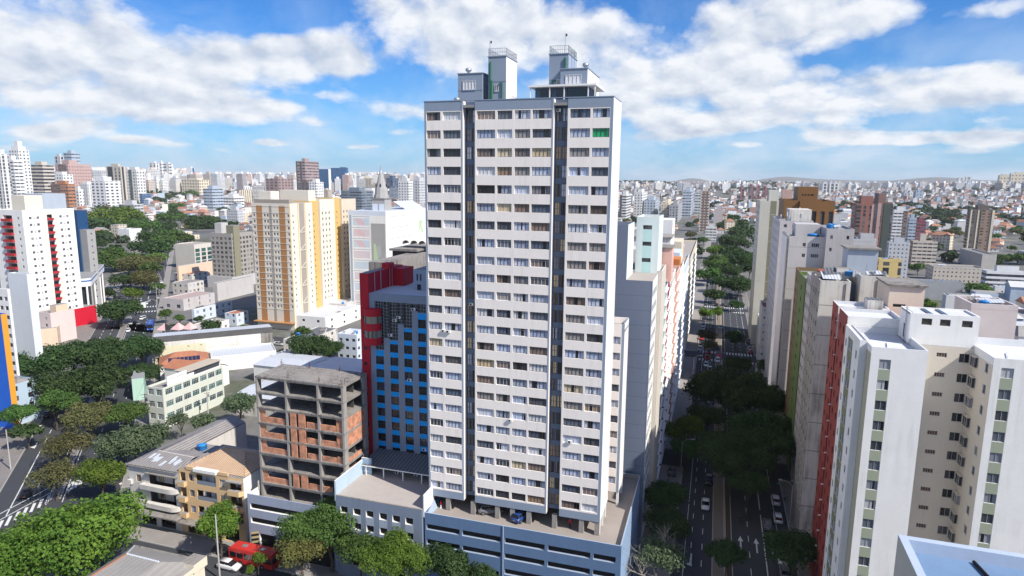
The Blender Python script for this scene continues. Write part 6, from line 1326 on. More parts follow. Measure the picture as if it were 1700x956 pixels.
def named_towers():
    DG = (.03, .033, .04)
    L = [  # xl, xm, xr, ytop, dist, colour, style, label, extras
     (14,30,48,250,1250,WH,GW[0],'white tower with stepped pyramid top at far left skyline',dict(top=[(.15,.85,.15,.85,4),(.3,.7,.3,.7,9)])),
     (-10,0,14,256,1000,WH2,GW[3],'pale office slab cut by the left picture edge',{}),
     (-4,22,37,266,1100,WH,GW[1],'white office block with dark corner at far left',dict(zones=[('F',.0,.3,DG,OC)])),
     (48,70,89,274,1500,BG,GWD,'beige office block with a dark window slot at far left',dict(cat='office building')),
     (90,99,106,260,1900,LG,GW[3],'slim grey tower left of the blue grey one on the wooded hill',{}),
     (105,118,132,254,1900,BLG,GW[1],'blue grey tower standing before the wooded hill',{}),
     (91,113,151,273,-342,PK,GW[2],'large dusty pink tower with a red roof box',dict(top=[(.45,.98,.05,.4,6)],zones=[('F',.25,.85,BR,GWD)])),
     (-20,40,76,292,-350,LG,GW[1],'long low grey white office block at left',dict(cat='office building',dmax=90)),
     (84,104,121,290,-344,WH,GW[0],'white block with bluish window grid below the pink tower',{}),
     (84,112,124,306,-354,(.42,.19,.10),GW[1],'orange brick building with dark side behind the white red-balcony tower',dict(zones=[('F',.0,.55,BR,GWD)])),
     (121,130,138,315,-350,WH,GW[0],'white block with square black windows right of the orange brick one',{}),
     (176,200,208,277,-345,BG,GW[3],'beige tower with two dark vertical glass strips at left',dict(zones=[('F',.1,.42,DG,GW[3]),('R',.2,.6,DG,OC)])),
     (206,226,240,282,-343,WH2,GW[0],'white tower with columns of green windows at left',dict(zones=[('F',.35,.6,(.1,.14,.13),GW[3])])),
     (151,174,200,301,-356,WH,GW[4],'bright white tower with rows of balconies left of the diagonal avenue',dict(top=[(.2,.7,.2,.7,5)])),
     (211,236,251,322,-343,GY,GW[5],'dark glass low office building near the avenue trees',dict(cat='office building',name='office_building')),
     (197,222,238,340,-366,LG,GW[1],'low grey office block with long window bands behind the park trees',dict(cat='office building',name='office_building')),
     (196,214,235,382,-402,WH,OC,'small white cube house above brown tiled roofs left of the avenue',dict(cat='house',name='house',top=[(.2,.4,.3,.5,1.2)])),
     (247,258,264,271,-322,WH,GW[3],'slim white tower of a skyline pair left of the avenue',{}),(264,268,271,269,-320,WH,GW[0],'very slim white tower between two wider ones on the skyline',{}),(271,280,287,272,-322,WH2,GW[4],'white balcony tower right in a skyline pair',{}),
     (309,318,323,279,-318,WH,OC,'slim white tower with one blue glass strip on its side',dict(zones=[('R',.2,.85,(.02,.12,.2),GW[5])])),
     (301,330,347,299,-326,CR,GW[0],'cream block with big window columns right of the avenue end',{}),
     (337,352,370,314,-353,BLG,GW[1],'blue grey apartment block with stepped roof right of the avenue',{}),
     (282,290,297,292,-320,BLG,GW[3],'slim blue tower beside the avenue end',{}),(243,256,269,299,-328,WH,GW[1],'low white block with blue stripe near the avenue end',{}),
     (369,388,405,327,-348,WH,GW[1],'long white low school-like block right of the avenue',dict(cat='office building',name='office_building')),
     (376,394,404,350,-377,LG,GW[2],'small grey apartment block above the avenue trees',{}),
     (491,506,529,268,-346,(.36,.27,.26),GW[1],'tall purple brown tower on the skyline left of blue glass offices',dict(top=[(.35,.7,.2,.5,4.5)],zones=[('F',.0,.12,DK,OC),('F',.45,.62,DK,OC)])),
     (441,462,487,297,-340,(.33,.23,.22),GW[4],'brown tower with red balcony columns behind the yellow tower',dict(top=[(.3,.6,.3,.6,4)])),
     (529,545,549,281,-324,(.03,.12,.25),GW[5],'narrow blue glass office tower framed in white',dict(cat='office tower',zones=[('R',.0,1,WH,OC)],top=[])),
     (549,575,578,279,-322,(.03,.14,.3),GW[5],'wide blue glass office tower left of the church spire',dict(cat='office tower',top=[(.55,.95,.2,.7,2.5)])),
     (494,512,520,304,-350,(.16,.13,.13),GW[3],'dark narrow block just behind the yellow tower roof',{}),(513,525,537,303,-353,WH,GW[0],'small white stepped block behind the yellow tower roof',{}),
     (566,600,619,318,-364,(.17,.21,.26),GW[1],'long dark blue grey slab block left of the church spire',dict(dmax=70)),
     (641,652,662,296,-342,(.08,.12,.2),GW[3],'dark blue slab tower right of the church spire',{}),(661,678,686,301,-348,WH2,GW[0],'white tower with square black windows right of the church spire',{}),(684,696,710,299,-345,LG,GW[0],'grey tower half hidden by the main tower',{}),
     # right of the main tower
     (1029,1040,1048,324,-366,WH2,GWD,'white tower with black horizontal bands right of the main tower',dict(zones=[('F',.0,.35,DK,OC)])),
     (1053,1066,1075,320,-362,WH2,GW[0],'pale grey white tower right of the main tower',{}),(1069,1088,1095,333,-362,BLG,GW[0],'blue grey low apartment block with white window grid',{}),
     (1098,1110,1118,338,-366,CR,GW[2],'cream block with small windows behind the avenue row',{}),(1111,1126,1134,341,-369,GY,GW[0],'grey block with square windows behind the avenue row',{}),
     (1133,1148,1157,318,-360,BLG,GW[1],'tall blue grey tower with white bands left of two slim ones',{}),(1155,1164,1171,320,-356,LG,GW[1],'pale grey banded tower in the middle right skyline',{}),
     (1168,1179,1187,318,-385,BG,GW[0],'slim beige tower with brown window columns by the avenue trees',dict(zones=[('F',.25,.42,BR,GW[3]),('F',.6,.78,BR,GW[3])])),
     (1184,1200,1208,348,-381,(.5,.45,.45),OC,'low pinkish grey blank block by the avenue trees',{}),(1168,1190,1203,379,-402,WH2,GW[1],'low white blue market building beside the avenue trees',dict(cat='shop',name='shop_building')),
     (1228,1236,1242,311,-333,(.36,.13,.14),GW[3],'red brick slab tower, first from the left in a row of four',{}),(1242,1248,1252,309,-332,(.36,.13,.14),GW[3],'red brick slab tower, second from the left in a row of four',{}),(1252,1262,1266,309,-333,(.40,.16,.16),GW[3],'wider red brick slab tower, third in a row of four',{}),(1266,1271,1275,312,-332,(.36,.13,.14),GW[3],'red brick slab tower, rightmost in a row of four',{}),
     (1415,1421,1452,340,-446,(.30,.13,.10),GW[3],'tall brown pink tower with pale corner ribs behind grey roofs',dict(top=[(.3,.95,.2,.8,7)],zones=[('F',.05,.3,(.16,.10,.09),GWD),('F',.86,.96,PK,OC)])),
     (1446,1458,1483,338,-440,(.24,.14,.12),GW[3],'brown glass-striped twin behind the pink ribbed tower',dict(top=[(.1,.6,.2,.8,8.5)],zones=[('F',.0,.22,PK,OC),('F',.4,.9,(.07,.09,.08),OC)])),
     (1481,1484,1508,350,-426,WH,GW[1],'white grid fronted tower right of the brown pink tower',dict(zones=[('F',.7,.98,BR,GW[4])])),
     (1506,1510,1522,363,-416,BLG,GW[1],'narrow blue grey tower right of the white grid one',{}),(1519,1522,1538,368,-413,(.27,.08,.11),GW[1],'maroon and white banded tower right of the white grid one',{}),
     (1472,1476,1511,404,-462,LG,GW[2],'light grey block with a column of small blue windows',{}),(1510,1516,1557,402,-443,BG,GW[1],'beige block with broad concrete balcony bands',dict(top=[(.3,.55,.2,.6,7)])),
     (1606,1612,1652,349,-419,(.13,.11,.10),GW[4],'lone brown tower with pale edge ribs at far right',dict(top=[(.3,.8,.2,.7,4.5)],zones=[('F',.0,.06,CR,OC),('F',.30,.36,CR,OC),('F',.90,1.0,CR,OC),('F',.45,.8,(.3,.2,.14),GW[4])])),
     (1589,1592,1602,295,-313,WH,GW[3],'white skyline tower, left one of the far right pair',{}),(1601,1604,1613,294,-313,WH2,GW[3],'white skyline tower, right one of the far right pair',{}),
     (1657,1660,1676,291,-327,CR,GW[2],'large sand beige tower at the far right skyline edge',{}),(1676,1679,1712,288,-327,CR,GW[2],'largest sand beige tower cut by the right picture edge',{}),(1679,1683,1710,308,-330,GY,GW[2],'grey tower before the sand beige towers at right edge',{}),
     (1362,1366,1374,305,-327,WH,GW[3],'white tower behind the chocolate brown office tower, left one of three',{}),(1374,1378,1384,303,-327,WH,GW[3],'white tower behind the chocolate brown office tower, middle one of three',{}),(1381,1385,1393,304,-327,WH,GW[3],'white tower behind the chocolate brown office tower, right one of three',{}),
     (1497,1501,1509,320,-335,LG,GW[2],'pale tower in the right middle distance above tiled roofs',{}),(1507,1511,1516,319,-335,WH,GW[2],'slim white tower in the right middle distance above tiled roofs',{}),(1517,1521,1534,317,-336,BLG,GW[2],'blue grey and white tower in the right middle distance',{}),
     # warehouses and low blocks on the right
     (1538,1550,1634,444,-467,BG,GW[2],'long beige warehouse with a few small windows at right',dict(cat='warehouse',name='warehouse',top=[],dmax=90)),(1594,1631,1655,424,-449,(.5,.47,.43),OC,'beige grey warehouse with a stained side wall at right',dict(cat='warehouse',name='warehouse',top=[],dmax=80)),
     (1496,1500,1599,466,-495,GY,OC,'grey blank hall with panelled wall behind the white blocks',dict(cat='hall',name='hall',top=[],dmax=60)),(1630,1638,1712,452,-492,WH,GWD,'white apartment block with dark balcony bands at right edge',{}),
     (1648,1652,1682,477,-495,WH,GW[2],'small white house below the banded block at right',dict(cat='house',name='house',top=[])),
     (1585,1612,1690,512,150,PKW,OC,'plain pale pink wall building with flat roof behind the white blocks',dict(cat='building',name='building',top=[(.3,.36,.4,.5,1.2),(.5,.6,.5,.6,1)])),
     (1565,1571,1616,493,-526,WH2,OC,'low white hall with vaulted roof behind the white blocks',dict(cat='hall',name='hall',top=[(.1,.9,.1,.9,1.6)])),
     (1690,1704,1760,420,-441,WH2,GW[0],'white low block at the right picture edge',{}),
     (1363,1366,1403,415,262,(.62,.53,.36),OC,'cream plaster box between the grey and the weathered roofs',dict(top=[])),(1455,1459,1497,434,245,(.60,.46,.2),GW[3],'pale yellow house top with two big dark windows',dict(cat='house',name='house',top=[])),
     (1375,1382,1412,372,300,LG,GW[2],'mauve grey tower behind the blue water tanks',dict(top=[(.1,.5,.2,.7,4)])),(1398,1404,1455,400,285,LG,OC,'low grey roof block carrying blue water tanks',dict(top=[(.5,.95,.2,.7,3)])),
    ]
    for i, (xl, xm, xr, yt, d, c, st, lab, kw) in enumerate(L):
        t = ft(xl, xm, xr, yt, d, c, st, lab, **kw)
        wl = next(o for o in t.children if o.name.startswith('wall')); bb = [Vector(q) for q in wl.bound_box]
        X0, X1, Y1, Z1 = min(q.x for q in bb), max(q.x for q in bb), max(q.y for q in bb), max(q.z for q in bb)
        if t.location.xy.length < 620: clutter(t, X0+1.5, X1-2.5, 1, max(2, Y1-3), Z1+.02, 5, i)
PKW = (.62, .55, .54)
named_towers()
# ================================================================== the endless city behind
def ground_hit(x, y):
    d = ray(x, y); dh = math.hypot(d.x, d.y)
    s = 250.0
    while s < 9000:
        P = CAMO+d*(s/dh)
        if P.z <= hgt(P.x, P.y): return P.x, P.y, s
        s *= 1.012
    return None
def in_road(x, y, mg=0):
    u, v = gv(Vector((x, y, 0)))
    if 33-mg < u < 64+mg and v < 800: return True
    c, s = math.cos(R(43.6)), math.sin(R(43.6)); p, q = u*c+v*s, -u*s+v*c
    if -84-mg < p < -47+mg and q < 1200: return True
    return -32 < u < 90 and v < 60
def taken(x, y, r):
    for a, b, c in OCC:
        if (a-x)**2+(b-y)**2 < (c+r)**2: return True
    return False
COLN = [('white', (.74,.74,.73)), ('cream', (.68,.60,.47)), ('pale grey', (.52,.53,.54)), ('beige', (.56,.49,.41)), ('light blue', (.46,.56,.66)), ('salmon', (.62,.38,.30)), ('off white', (.66,.65,.62)), ('dusty pink', (.54,.40,.38)), ('sand yellow', (.62,.50,.28)), ('brick red', (.38,.16,.11)), ('mint', (.48,.60,.53)), ('grey', (.33,.33,.35))]
LANDM = sorted([(31,'the stepped pyramid tower'),(66,'the white red-balcony tower'),(120,'the dusty pink tower'),(176,'the white balcony tower'),(226,'the green-windowed white tower'),(270,'the slim skyline towers'),(317,'the blue-striped white tower'),(356,'the stepped blue grey block'),(455,'the yellow striped tower'),(510,'the purple brown tower'),(563,'the blue glass offices'),(634,'the church spire'),(685,'the main tower left edge'),(1040,'the black-banded white tower'),(1082,'the blue grey low block'),(1150,'the tall blue grey tower'),(1178,'the slim beige tower'),(1252,'the four red brick slabs'),(1282,'the olive-striped tower'),(1340,'the chocolate brown tower'),(1378,'the three white skyline towers'),(1450,'the brown pink tower'),(1495,'the white grid tower'),(1530,'the maroon banded tower'),(1601,'the far right white pair'),(1630,'the lone brown tower'),(1685,'the sand beige edge towers')])
USED = set()
def where(x):
    k = min(LANDM, key=lambda q: abs(q[0]-x)); dx = x-k[0]
    return ('in line with ' if abs(dx) < 6 else ('just left of ' if -22 < dx < 0 else 'just right of ' if 0 < dx < 22 else 'left of ' if dx < 0 else 'right of ')) + k[1]
def unique(parts_fn):
    for _ in range(400):
        lab, data = parts_fn()
        if lab not in USED and len(lab.split()) <= 16: USED.add(lab); return lab, data
    return None, None
def shared_box(V, Fc, Mi, x, y, z, c, s, hw, hd, h, mw, mr, roof):
    i = len(V)
    def P(a, b, zz): V.append((x+a*c-b*s, y+a*s+b*c, zz))
    for zz in (z-1, z+h):
        for a, b in ((-hw, -hd), (hw, -hd), (hw, hd), (-hw, hd)): P(a, b, zz)
    for k in range(4): j = (k+1) % 4; Fc.append((i+k, i+j, i+4+j, i+4+k)); Mi.append(mw)
    if roof == 0: Fc.append((i+4, i+5, i+6, i+7)); Mi.append(mr)
    else:
        k = len(V); o = .5
        for a, b in ((-hw-o, -hd-o), (hw+o, -hd-o), (hw+o, hd+o), (-hw-o, hd+o)): P(a, b, z+h)
        e = 0 if roof == 1 else hw*.5; P(-hw-o+e, 0, z+h+hd*.55); P(hw+o-e, 0, z+h+hd*.55)
        for f in ((k, k+1, k+5, k+4), (k+2, k+3, k+4, k+5), (k+1, k+2, k+5), (k+3, k, k+4)): Fc.append(f); Mi.append(mr)
def raw_mesh(name, V, Fc, Mi, mats, uvbox=True):
    me = bpy.data.meshes.new(name); me.from_pydata(V, [], Fc)
    for m in mats: me.materials.append(m)
    me.polygons.foreach_set('material_index', Mi)
    if uvbox:
        uv = []
        for f in Fc:
            a, b = Vector(V[f[0]]), Vector(V[f[1]]); t = (b-a); t.z = 0; t = t.normalized() if t.length > 1e-6 else Vector((1, 0, 0))
            for k in f: p = Vector(V[k]); uv += [p.x*t.x+p.y*t.y, p.z]
        l = me.uv_layers.new(name='UVMap'); l.data.foreach_set('uv', uv)
    me.update(); return me
HOUSEW = gridwall('house_wall', 3.4, 3.1, .32, .66, .36, .76, glass=(.05,.05,.055), rough=.85)
ROOFT = paint('far_terracotta', (.38, .19, .125), .9, .3, scale=.15, fine=.1); ROOFG = paint('far_fibre_roof', (.30, .29, .28), .9, .3, scale=.15); ROOFW = paint('far_light_roof', (.55, .56, .57), .8, .2, scale=.15); ROOFB = paint('far_brown_roof', (.26, .13, .09), .9, .3, scale=.15)
ROOFS = [('orange tiled roof', ROOFT, 1), ('terracotta hipped roof', ROOFT, 2), ('grey sheet roof', ROOFG, 1), ('flat pale roof', ROOFW, 0), ('flat grey roof', ROOFG, 0), ('brown tiled roof', ROOFB, 2)]
def filler():
    rg = random.Random(4)
    spots = []
    for _ in range(34000):
        x = rg.uniform(-90, 1790)
        if 700 < x < 1026: continue
        y = 299+rg.random()**1.45*150
        h = ground_hit(x, y)
        if not h or h[2] < 300: continue
        px_, py_, s = h
        if s < 330 and x < 640: continue
        r = 8
        if in_road(px_, py_, 4) or taken(px_, py_, r): continue
        occ(px_, py_, 5.2 if s < 2500 else 6.5); spots.append((s, px_, py_, x, y))
        if len(spots) > 6500: break
    spots.sort()
    # houses near enough to be told apart
    protos = {}
    V, Fc, Mi = [], [], []
    n_ind = 0; trees = []
    for s, X, Y, x, y in spots:
        z = hgt(X, Y); right = x > 1026
        q = rg.random()
        if q < (.20 if s < 1200 else .12): trees.append((s, X, Y, z)); continue
        hw, hd = rg.uniform(4.5, 8.0), rg.uniform(4, 6.5); h = rg.choice([3.5, 4.5, 6.5, 7, 9.5])
        if rg.random() < .12: h = rg.uniform(11, 18)
        rot = YAW+(R(43.6) if rg.random() < .3 else 0)+rg.uniform(-.12, .12)+(R(90) if rg.random() < .5 else 0)
        if n_ind < 295 and s < 1500:
            def draw():
                cn, cc = rg.choice(COLN[:10]) if rg.random() < .6 else rg.choice(COLN[:3]); rn, rm, rt = rg.choice(ROOFS)
                sz = 'low' if h < 5 else 'two storey' if h < 8.5 else 'tall narrow' if h > 10 else 'three storey'
                dd = 'in the near distance' if s < 520 else 'in the middle distance' if s < 800 else 'farther back' if s < 1150 else 'far back'
                return f'{sz} {cn} house with {rn}, {dd} {where(x)}', (cn, cc, rm, rt)
            lab, dat = unique(draw)
            if lab is None: continue
            cn, cc, rm, rt = dat
            key = (round(hw), round(hd), h if h < 10 else round(h), rm.name, rt)
            if key not in protos:
                v, f, m_ = [], [], []; shared_box(v, f, m_, 0, 0, 0, 1, 0, key[0], key[1], key[2], 0, 1, rt)
                protos[key] = raw_mesh('house', v, f, m_, [HOUSEW, rm])
            o = link('house', protos[key], None, (X, Y, z), rot); o.color = cc+(1,); tag(o, lab, 'house', 'houses of the city behind'); n_ind += 1
        else:
            rt = rg.choice([0, 0, 1, 2, 2]); shared_box(V, Fc, Mi, X, Y, z, math.cos(rot), math.sin(rot), hw, hd, h, 0, 1+rg.randrange(4) if rt else rg.choice([2, 3]), rt)
    # blocks standing behind the big towers, where the photograph's own view does not reach
    k_ = 0
    for _ in range(9000):
        if k_ > 1500: break
        hid = rg.random() < .75
        a = rg.uniform(-9.5, 9.5) if hid else rg.uniform(36, 47); s = rg.uniform(300, 2200) if hid else rg.uniform(190, 520)
        X, Y = s*math.sin(R(a)), s*math.cos(R(a))
        if in_road(X, Y, 5) or taken(X, Y, 8): continue
        if 700 < px(Vector((X, Y, 5)))[0] < 1026 or not hid:
            occ(X, Y, 6); h = rg.choice([3.5, 4.5, 6.5, 7, 9.5, 12]); rot = YAW+rg.uniform(-.1, .1); rt = rg.choice([0, 0, 1, 2]); k_ += 1
            shared_box(V, Fc, Mi, X, Y, hgt(X, Y), math.cos(rot), math.sin(rot), rg.uniform(4.5, 8), rg.uniform(4, 7), h, 0, 1+rg.randrange(4) if rt else rg.choice([2, 3]), rt)
    WALLS = islandcol('far_house_walls', [(.74,.75,.77),(.70,.66,.6),(.52,.54,.58),(.58,.44,.39),(.60,.56,.52),(.74,.74,.74),(.46,.54,.64),(.42,.27,.23),(.76,.76,.77),(.58,.57,.57)], .85)
    o = link('distant_houses', raw_mesh('distant_houses', V, Fc, Mi, [WALLS, ROOFT, ROOFG, ROOFW, ROOFB])); tag(o, 'dense carpet of small distant houses covering the hills to the horizon', 'houses', None, 'stuff')
    # far apartment towers
    cnt = 0
    for i in range(3000):
        if cnt >= 250: break
        left = rg.random() < .55
        x = rg.uniform(-60, 700) if left else rg.uniform(1028, 1760)
        y = (300+rg.random()**1.8*44) if left else (302+rg.random()**2.0*42)
        h_ = ground_hit(x, y)
        if not h_ or h_[2] < 1150: continue
        X, Y, s = h_
        if in_road(X, Y, 12): continue
        z = hgt(X, Y)
        if any((a-X)**2+(b-Y)**2 < (c+9)**2 and c > 7 for a, b, c in OCC): continue
        H = rg.uniform(22, 50) if s < 1800 else rg.uniform(28, 70)
        if not left: H *= .62
        yt = px(Vector((X, Y, z+H)))[1]
        lim = 277 if x < 330 else 287 if x < 700 else 304
        if yt < lim: H -= (lim-yt)*s/F
        if H < 12: continue
        W, D = rg.uniform(10, 22)*(1+s/6000), rg.uniform(10, 18)*(1+s/6000); rot = YAW+rg.choice([0, 0, R(43.6), R(20)])
        st = rg.choice(GW[:5]+[GWD])
        def draw():
            cn, cc = rg.choice(COLN[:9]) if rg.random() < .5 else rg.choice(COLN[:4])
            a = ('squat' if H < 20 else 'slim' if W < H*.4 else 'broad' if W > H*.6 else 'tall') ; dd = 'in the middle distance' if s < 1000 else 'far back' if s < 1800 else 'near the horizon'
            tp = rg.choice(['with a roof box', 'with two roof boxes', 'with a flat roof'])
            return f'{a} {cn} apartment tower {tp}, {dd} {where(x)}', (cc, tp)
        lab, dat = unique(draw)
        if lab is None: continue
        cc, tp = dat; b = MB(); b.box(-W/2, W/2, -D/2, D/2, -3, H, st, RFAR, skip='D')
        if 'box' in tp: b.box(-W*.2, W*.25, -D*.3, D*.3, H+.01, H+rg.uniform(3, 6), OC, RFAR, skip='D')
        if 'two' in tp: b.box(-W*.42, -W*.24, -D*.3, D*.1, H+.01, H+3, OC, RFAR, skip='D')
        if s < 1400: b.box(-W*.5-.6, -W*.5-.01, -D*.2, D*.2, 0, H+.5, OC, RFAR, skip='D')
        o = b.build('apartment_tower', None, loc=(X, Y, z), rot=rot); o.color = cc+(1,); tag(o, lab, 'apartment tower', 'apartment towers of the city behind'); occ(X, Y, max(W, D)*.6); cnt += 1
    V, Fc, Mi = [], [], []; nt_ = 0
    for i in range(4000):
        if nt_ > 620: break
        left = rg.random() < .66
        x = rg.uniform(-60, 704) if left else rg.uniform(1028, 1760)
        h_ = ground_hit(x, 299.5+rg.random()**1.5*(24 if left else 18))
        if not h_ or h_[2] < 1500 or in_road(h_[0], h_[1], 14): continue
        X, Y, s = h_; z = hgt(X, Y); H = rg.uniform(26, 75) if left else rg.uniform(16, 44)
        lim = 281 if x < 330 else 288 if x < 704 else 303
        yt = px(Vector((X, Y, z+H)))[1]
        if yt < lim: H -= (lim-yt)*s/F
        if H < 12: continue
        k = 1+s/5000; rot = YAW+rg.choice([0, 0, R(43.6), R(20)]); c_, s_ = math.cos(rot), math.sin(rot)
        w, d = rg.uniform(5, 10)*k, rg.uniform(5, 9)*k
        shared_box(V, Fc, Mi, X, Y, z, c_, s_, w, d, H, 0, 0, 0); shared_box(V, Fc, Mi, X, Y, z+H+1.02, c_, s_, w*.4, d*.45, 4*k, 1, 1, 0); nt_ += 1
    TWC = [(.74,.75,.77),(.70,.68,.63),(.55,.57,.60),(.76,.76,.77),(.48,.53,.60),(.62,.53,.46),(.73,.73,.73),(.40,.36,.36),(.76,.75,.73),(.55,.40,.36)]
    o = link('distant_towers', raw_mesh('distant_towers', V, Fc, Mi, [gridwall('far_tower_walls', 4.6, 4.4, .25, .78, .3, .74, wall=TWC), islandcol('far_tower_tops', TWC)])); tag(o, 'rows of pale far-off apartment towers along the whole skyline', 'towers', None, 'stuff')
    print('houses', n_ind, 'stuff houses', len(spots)-n_ind, 'towers', cnt)
    return trees
FILL_TREES = filler()
# ================================================================== trees
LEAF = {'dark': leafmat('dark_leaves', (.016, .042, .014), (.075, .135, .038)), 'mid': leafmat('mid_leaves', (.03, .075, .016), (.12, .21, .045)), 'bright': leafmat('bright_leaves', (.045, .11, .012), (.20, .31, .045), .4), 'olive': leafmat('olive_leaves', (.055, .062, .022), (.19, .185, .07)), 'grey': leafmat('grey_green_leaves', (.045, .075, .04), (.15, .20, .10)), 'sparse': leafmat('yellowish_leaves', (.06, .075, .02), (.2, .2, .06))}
def crown_mesh(kind, leaf, n, ls, seed, flat=.55, lobes=16, thin=0.0):
    """leaf clumps spread through uneven lobes; unit radius; z from about -flat to +flat"""
    rg = random.Random(seed); L = []
    for i in range(lobes):
        a = rg.uniform(0, 2*math.pi); r = math.sqrt(rg.random())*.70; z = (1-r*r)*flat*rg.uniform(.15, .75)-flat*.25
        L.append((r*math.cos(a), r*math.sin(a), z, rg.uniform(.22, .40)))
    L.append((0, 0, .1*flat, .45))
    V, Fc = [], []
    wts = [q[3]**2 for q in L]
    for _ in range(n):
        lx, ly, lz, lr = rg.choices(L, wts)[0]
        d = Vector((rg.gauss(0, 1), rg.gauss(0, 1), rg.gauss(.35, .9))).normalized(); k = 1-.5*rg.random()**2.4
        rr = lr*k*(1+.25*math.sin(7*d.x+3*d.y+seed)*math.sin(5*d.z+lx*9)); p = Vector((lx+d.x*rr, ly+d.y*rr, lz+d.z*rr*(.55+.5*flat)))
        nrm = (d+Vector((rg.gauss(0, .55), rg.gauss(0, .55), rg.gauss(.25, .5)))).normalized()
        a = nrm.orthogonal().normalized(); a.rotate(Matrix.Rotation(rg.uniform(0, 6.28), 3, nrm)); b = nrm.cross(a)
        s = ls*rg.uniform(.6, 1.35); w = s*rg.uniform(.45, .8); i = len(V); bend = nrm*(s*.28)
        V += [tuple(p-a*s), tuple(p-b*w+bend), tuple(p+a*s), tuple(p+b*w+bend)]; Fc.append((i, i+1, i+2, i+3))
    me = bpy.data.meshes.new('crown'); me.from_pydata(V, [], Fc); me.materials.append(leaf); me.update(); return me
def trunk_mesh(seed, fork=.45, spreadr=.55, limbs=6, thick=.045):
    """unit height trunk (z 0..1) with limbs; x and y are in crown radii"""
    rg = random.Random(seed); b = MB()
    pts = [(0, 0, -.02), (rg.uniform(-.03, .03), rg.uniform(-.03, .03), fork*.5), (rg.uniform(-.05, .05), rg.uniform(-.05, .05), fork)]
    b.tube(pts[0], pts[1], thick*1.35, BARK, 8, thick, cap=False); b.tube(pts[1], pts[2], thick, BARK, 8, thick*.85, cap=False)
    for i in range(limbs):
        a = 2*math.pi*(i+rg.uniform(-.3, .3))/limbs; r = spreadr*rg.uniform(.5, 1); p = pts[2]; m = (r*.45*math.cos(a), r*.45*math.sin(a), fork+(1-fork)*.5); e = (r*math.cos(a+.2), r*math.sin(a+.2), rg.uniform(.95, 1.12))
        b.tube(p, m, thick*.6, BARK, 6, thick*.42, cap=False); b.tube(m, e, thick*.42, BARK, 5, thick*.16, cap=False)
        a2 = a+rg.uniform(.4, .8); e2 = (m[0]+r*.5*math.cos(a2), m[1]+r*.5*math.sin(a2), rg.uniform(.9, 1.05)); b.tube(m, e2, thick*.34, BARK, 5, thick*.12, cap=False)
    return b.mesh('trunk', True)
TRUNKS = [trunk_mesh(s) for s in (1, 2, 3)]
CROWNS = {}
def crown(kind, col, q, var):
    k = (kind, col, q, var)
    if k not in CROWNS:
        flat = {'umbrella': .42, 'round': .80, 'broad': .58, 'sparse': .5}[kind]
        n, ls = {3: (24000, .024), 2: (8000, .041), 1: (1300, .085), 0: (420, .14)}[q]
        if kind == 'sparse': n = int(n*.42)
        CROWNS[k] = crown_mesh(kind, LEAF[col], n, ls, 17*var+hash_(kind+col) % 50, flat, 13 if kind == 'round' else 20)
    return CROWNS[k]
def hash_(s):
    h = 7
    for c in s: h = (h*31+ord(c)) % 100003
    return h
TN = [0]
def tree_at(P, rad, zc, kind, col, label, group='street and park trees', name=None):
    """P on the ground, crown radius, height of the crown's middle"""
    d = math.hypot(P[0], P[1]); pxr = rad/d*F*.6; q = 3 if pxr > 34 else 2 if pxr > 15 else 1 if pxr > 5 else 0
    TN[0] += 1; r_ = random.Random(TN[0])
    t = thing(name or 'tree', label, 'tree', P, r_.uniform(0, 6.28), group)
    if q > 0: link('trunk', TRUNKS[TN[0] % 3], t, (0, 0, 0), None, (rad*.75, rad*.75, zc))
    sx = r_.uniform(.92, 1.08); link('crown', crown(kind, col, q, TN[0] % 3), t, (0, 0, zc), None, (rad*sx, rad*(2-sx), rad))
    return t
def tree_px(cx, cy, rpx, zc, kind, col, label, **k):
    C = at(cx, cy, zc); d = (C-CAMO).dot(FWD); return tree_at((C.x, C.y, 0), (1.2 if cx > 1130 and cy > 420 and cx < 1330 else 1.08 if cx > 1000 else 1.14 if cy < 480 and cx < 420 else 1.1 if col == 'dark' else .97)*rpx/F*d, zc, kind, col, label, **k)
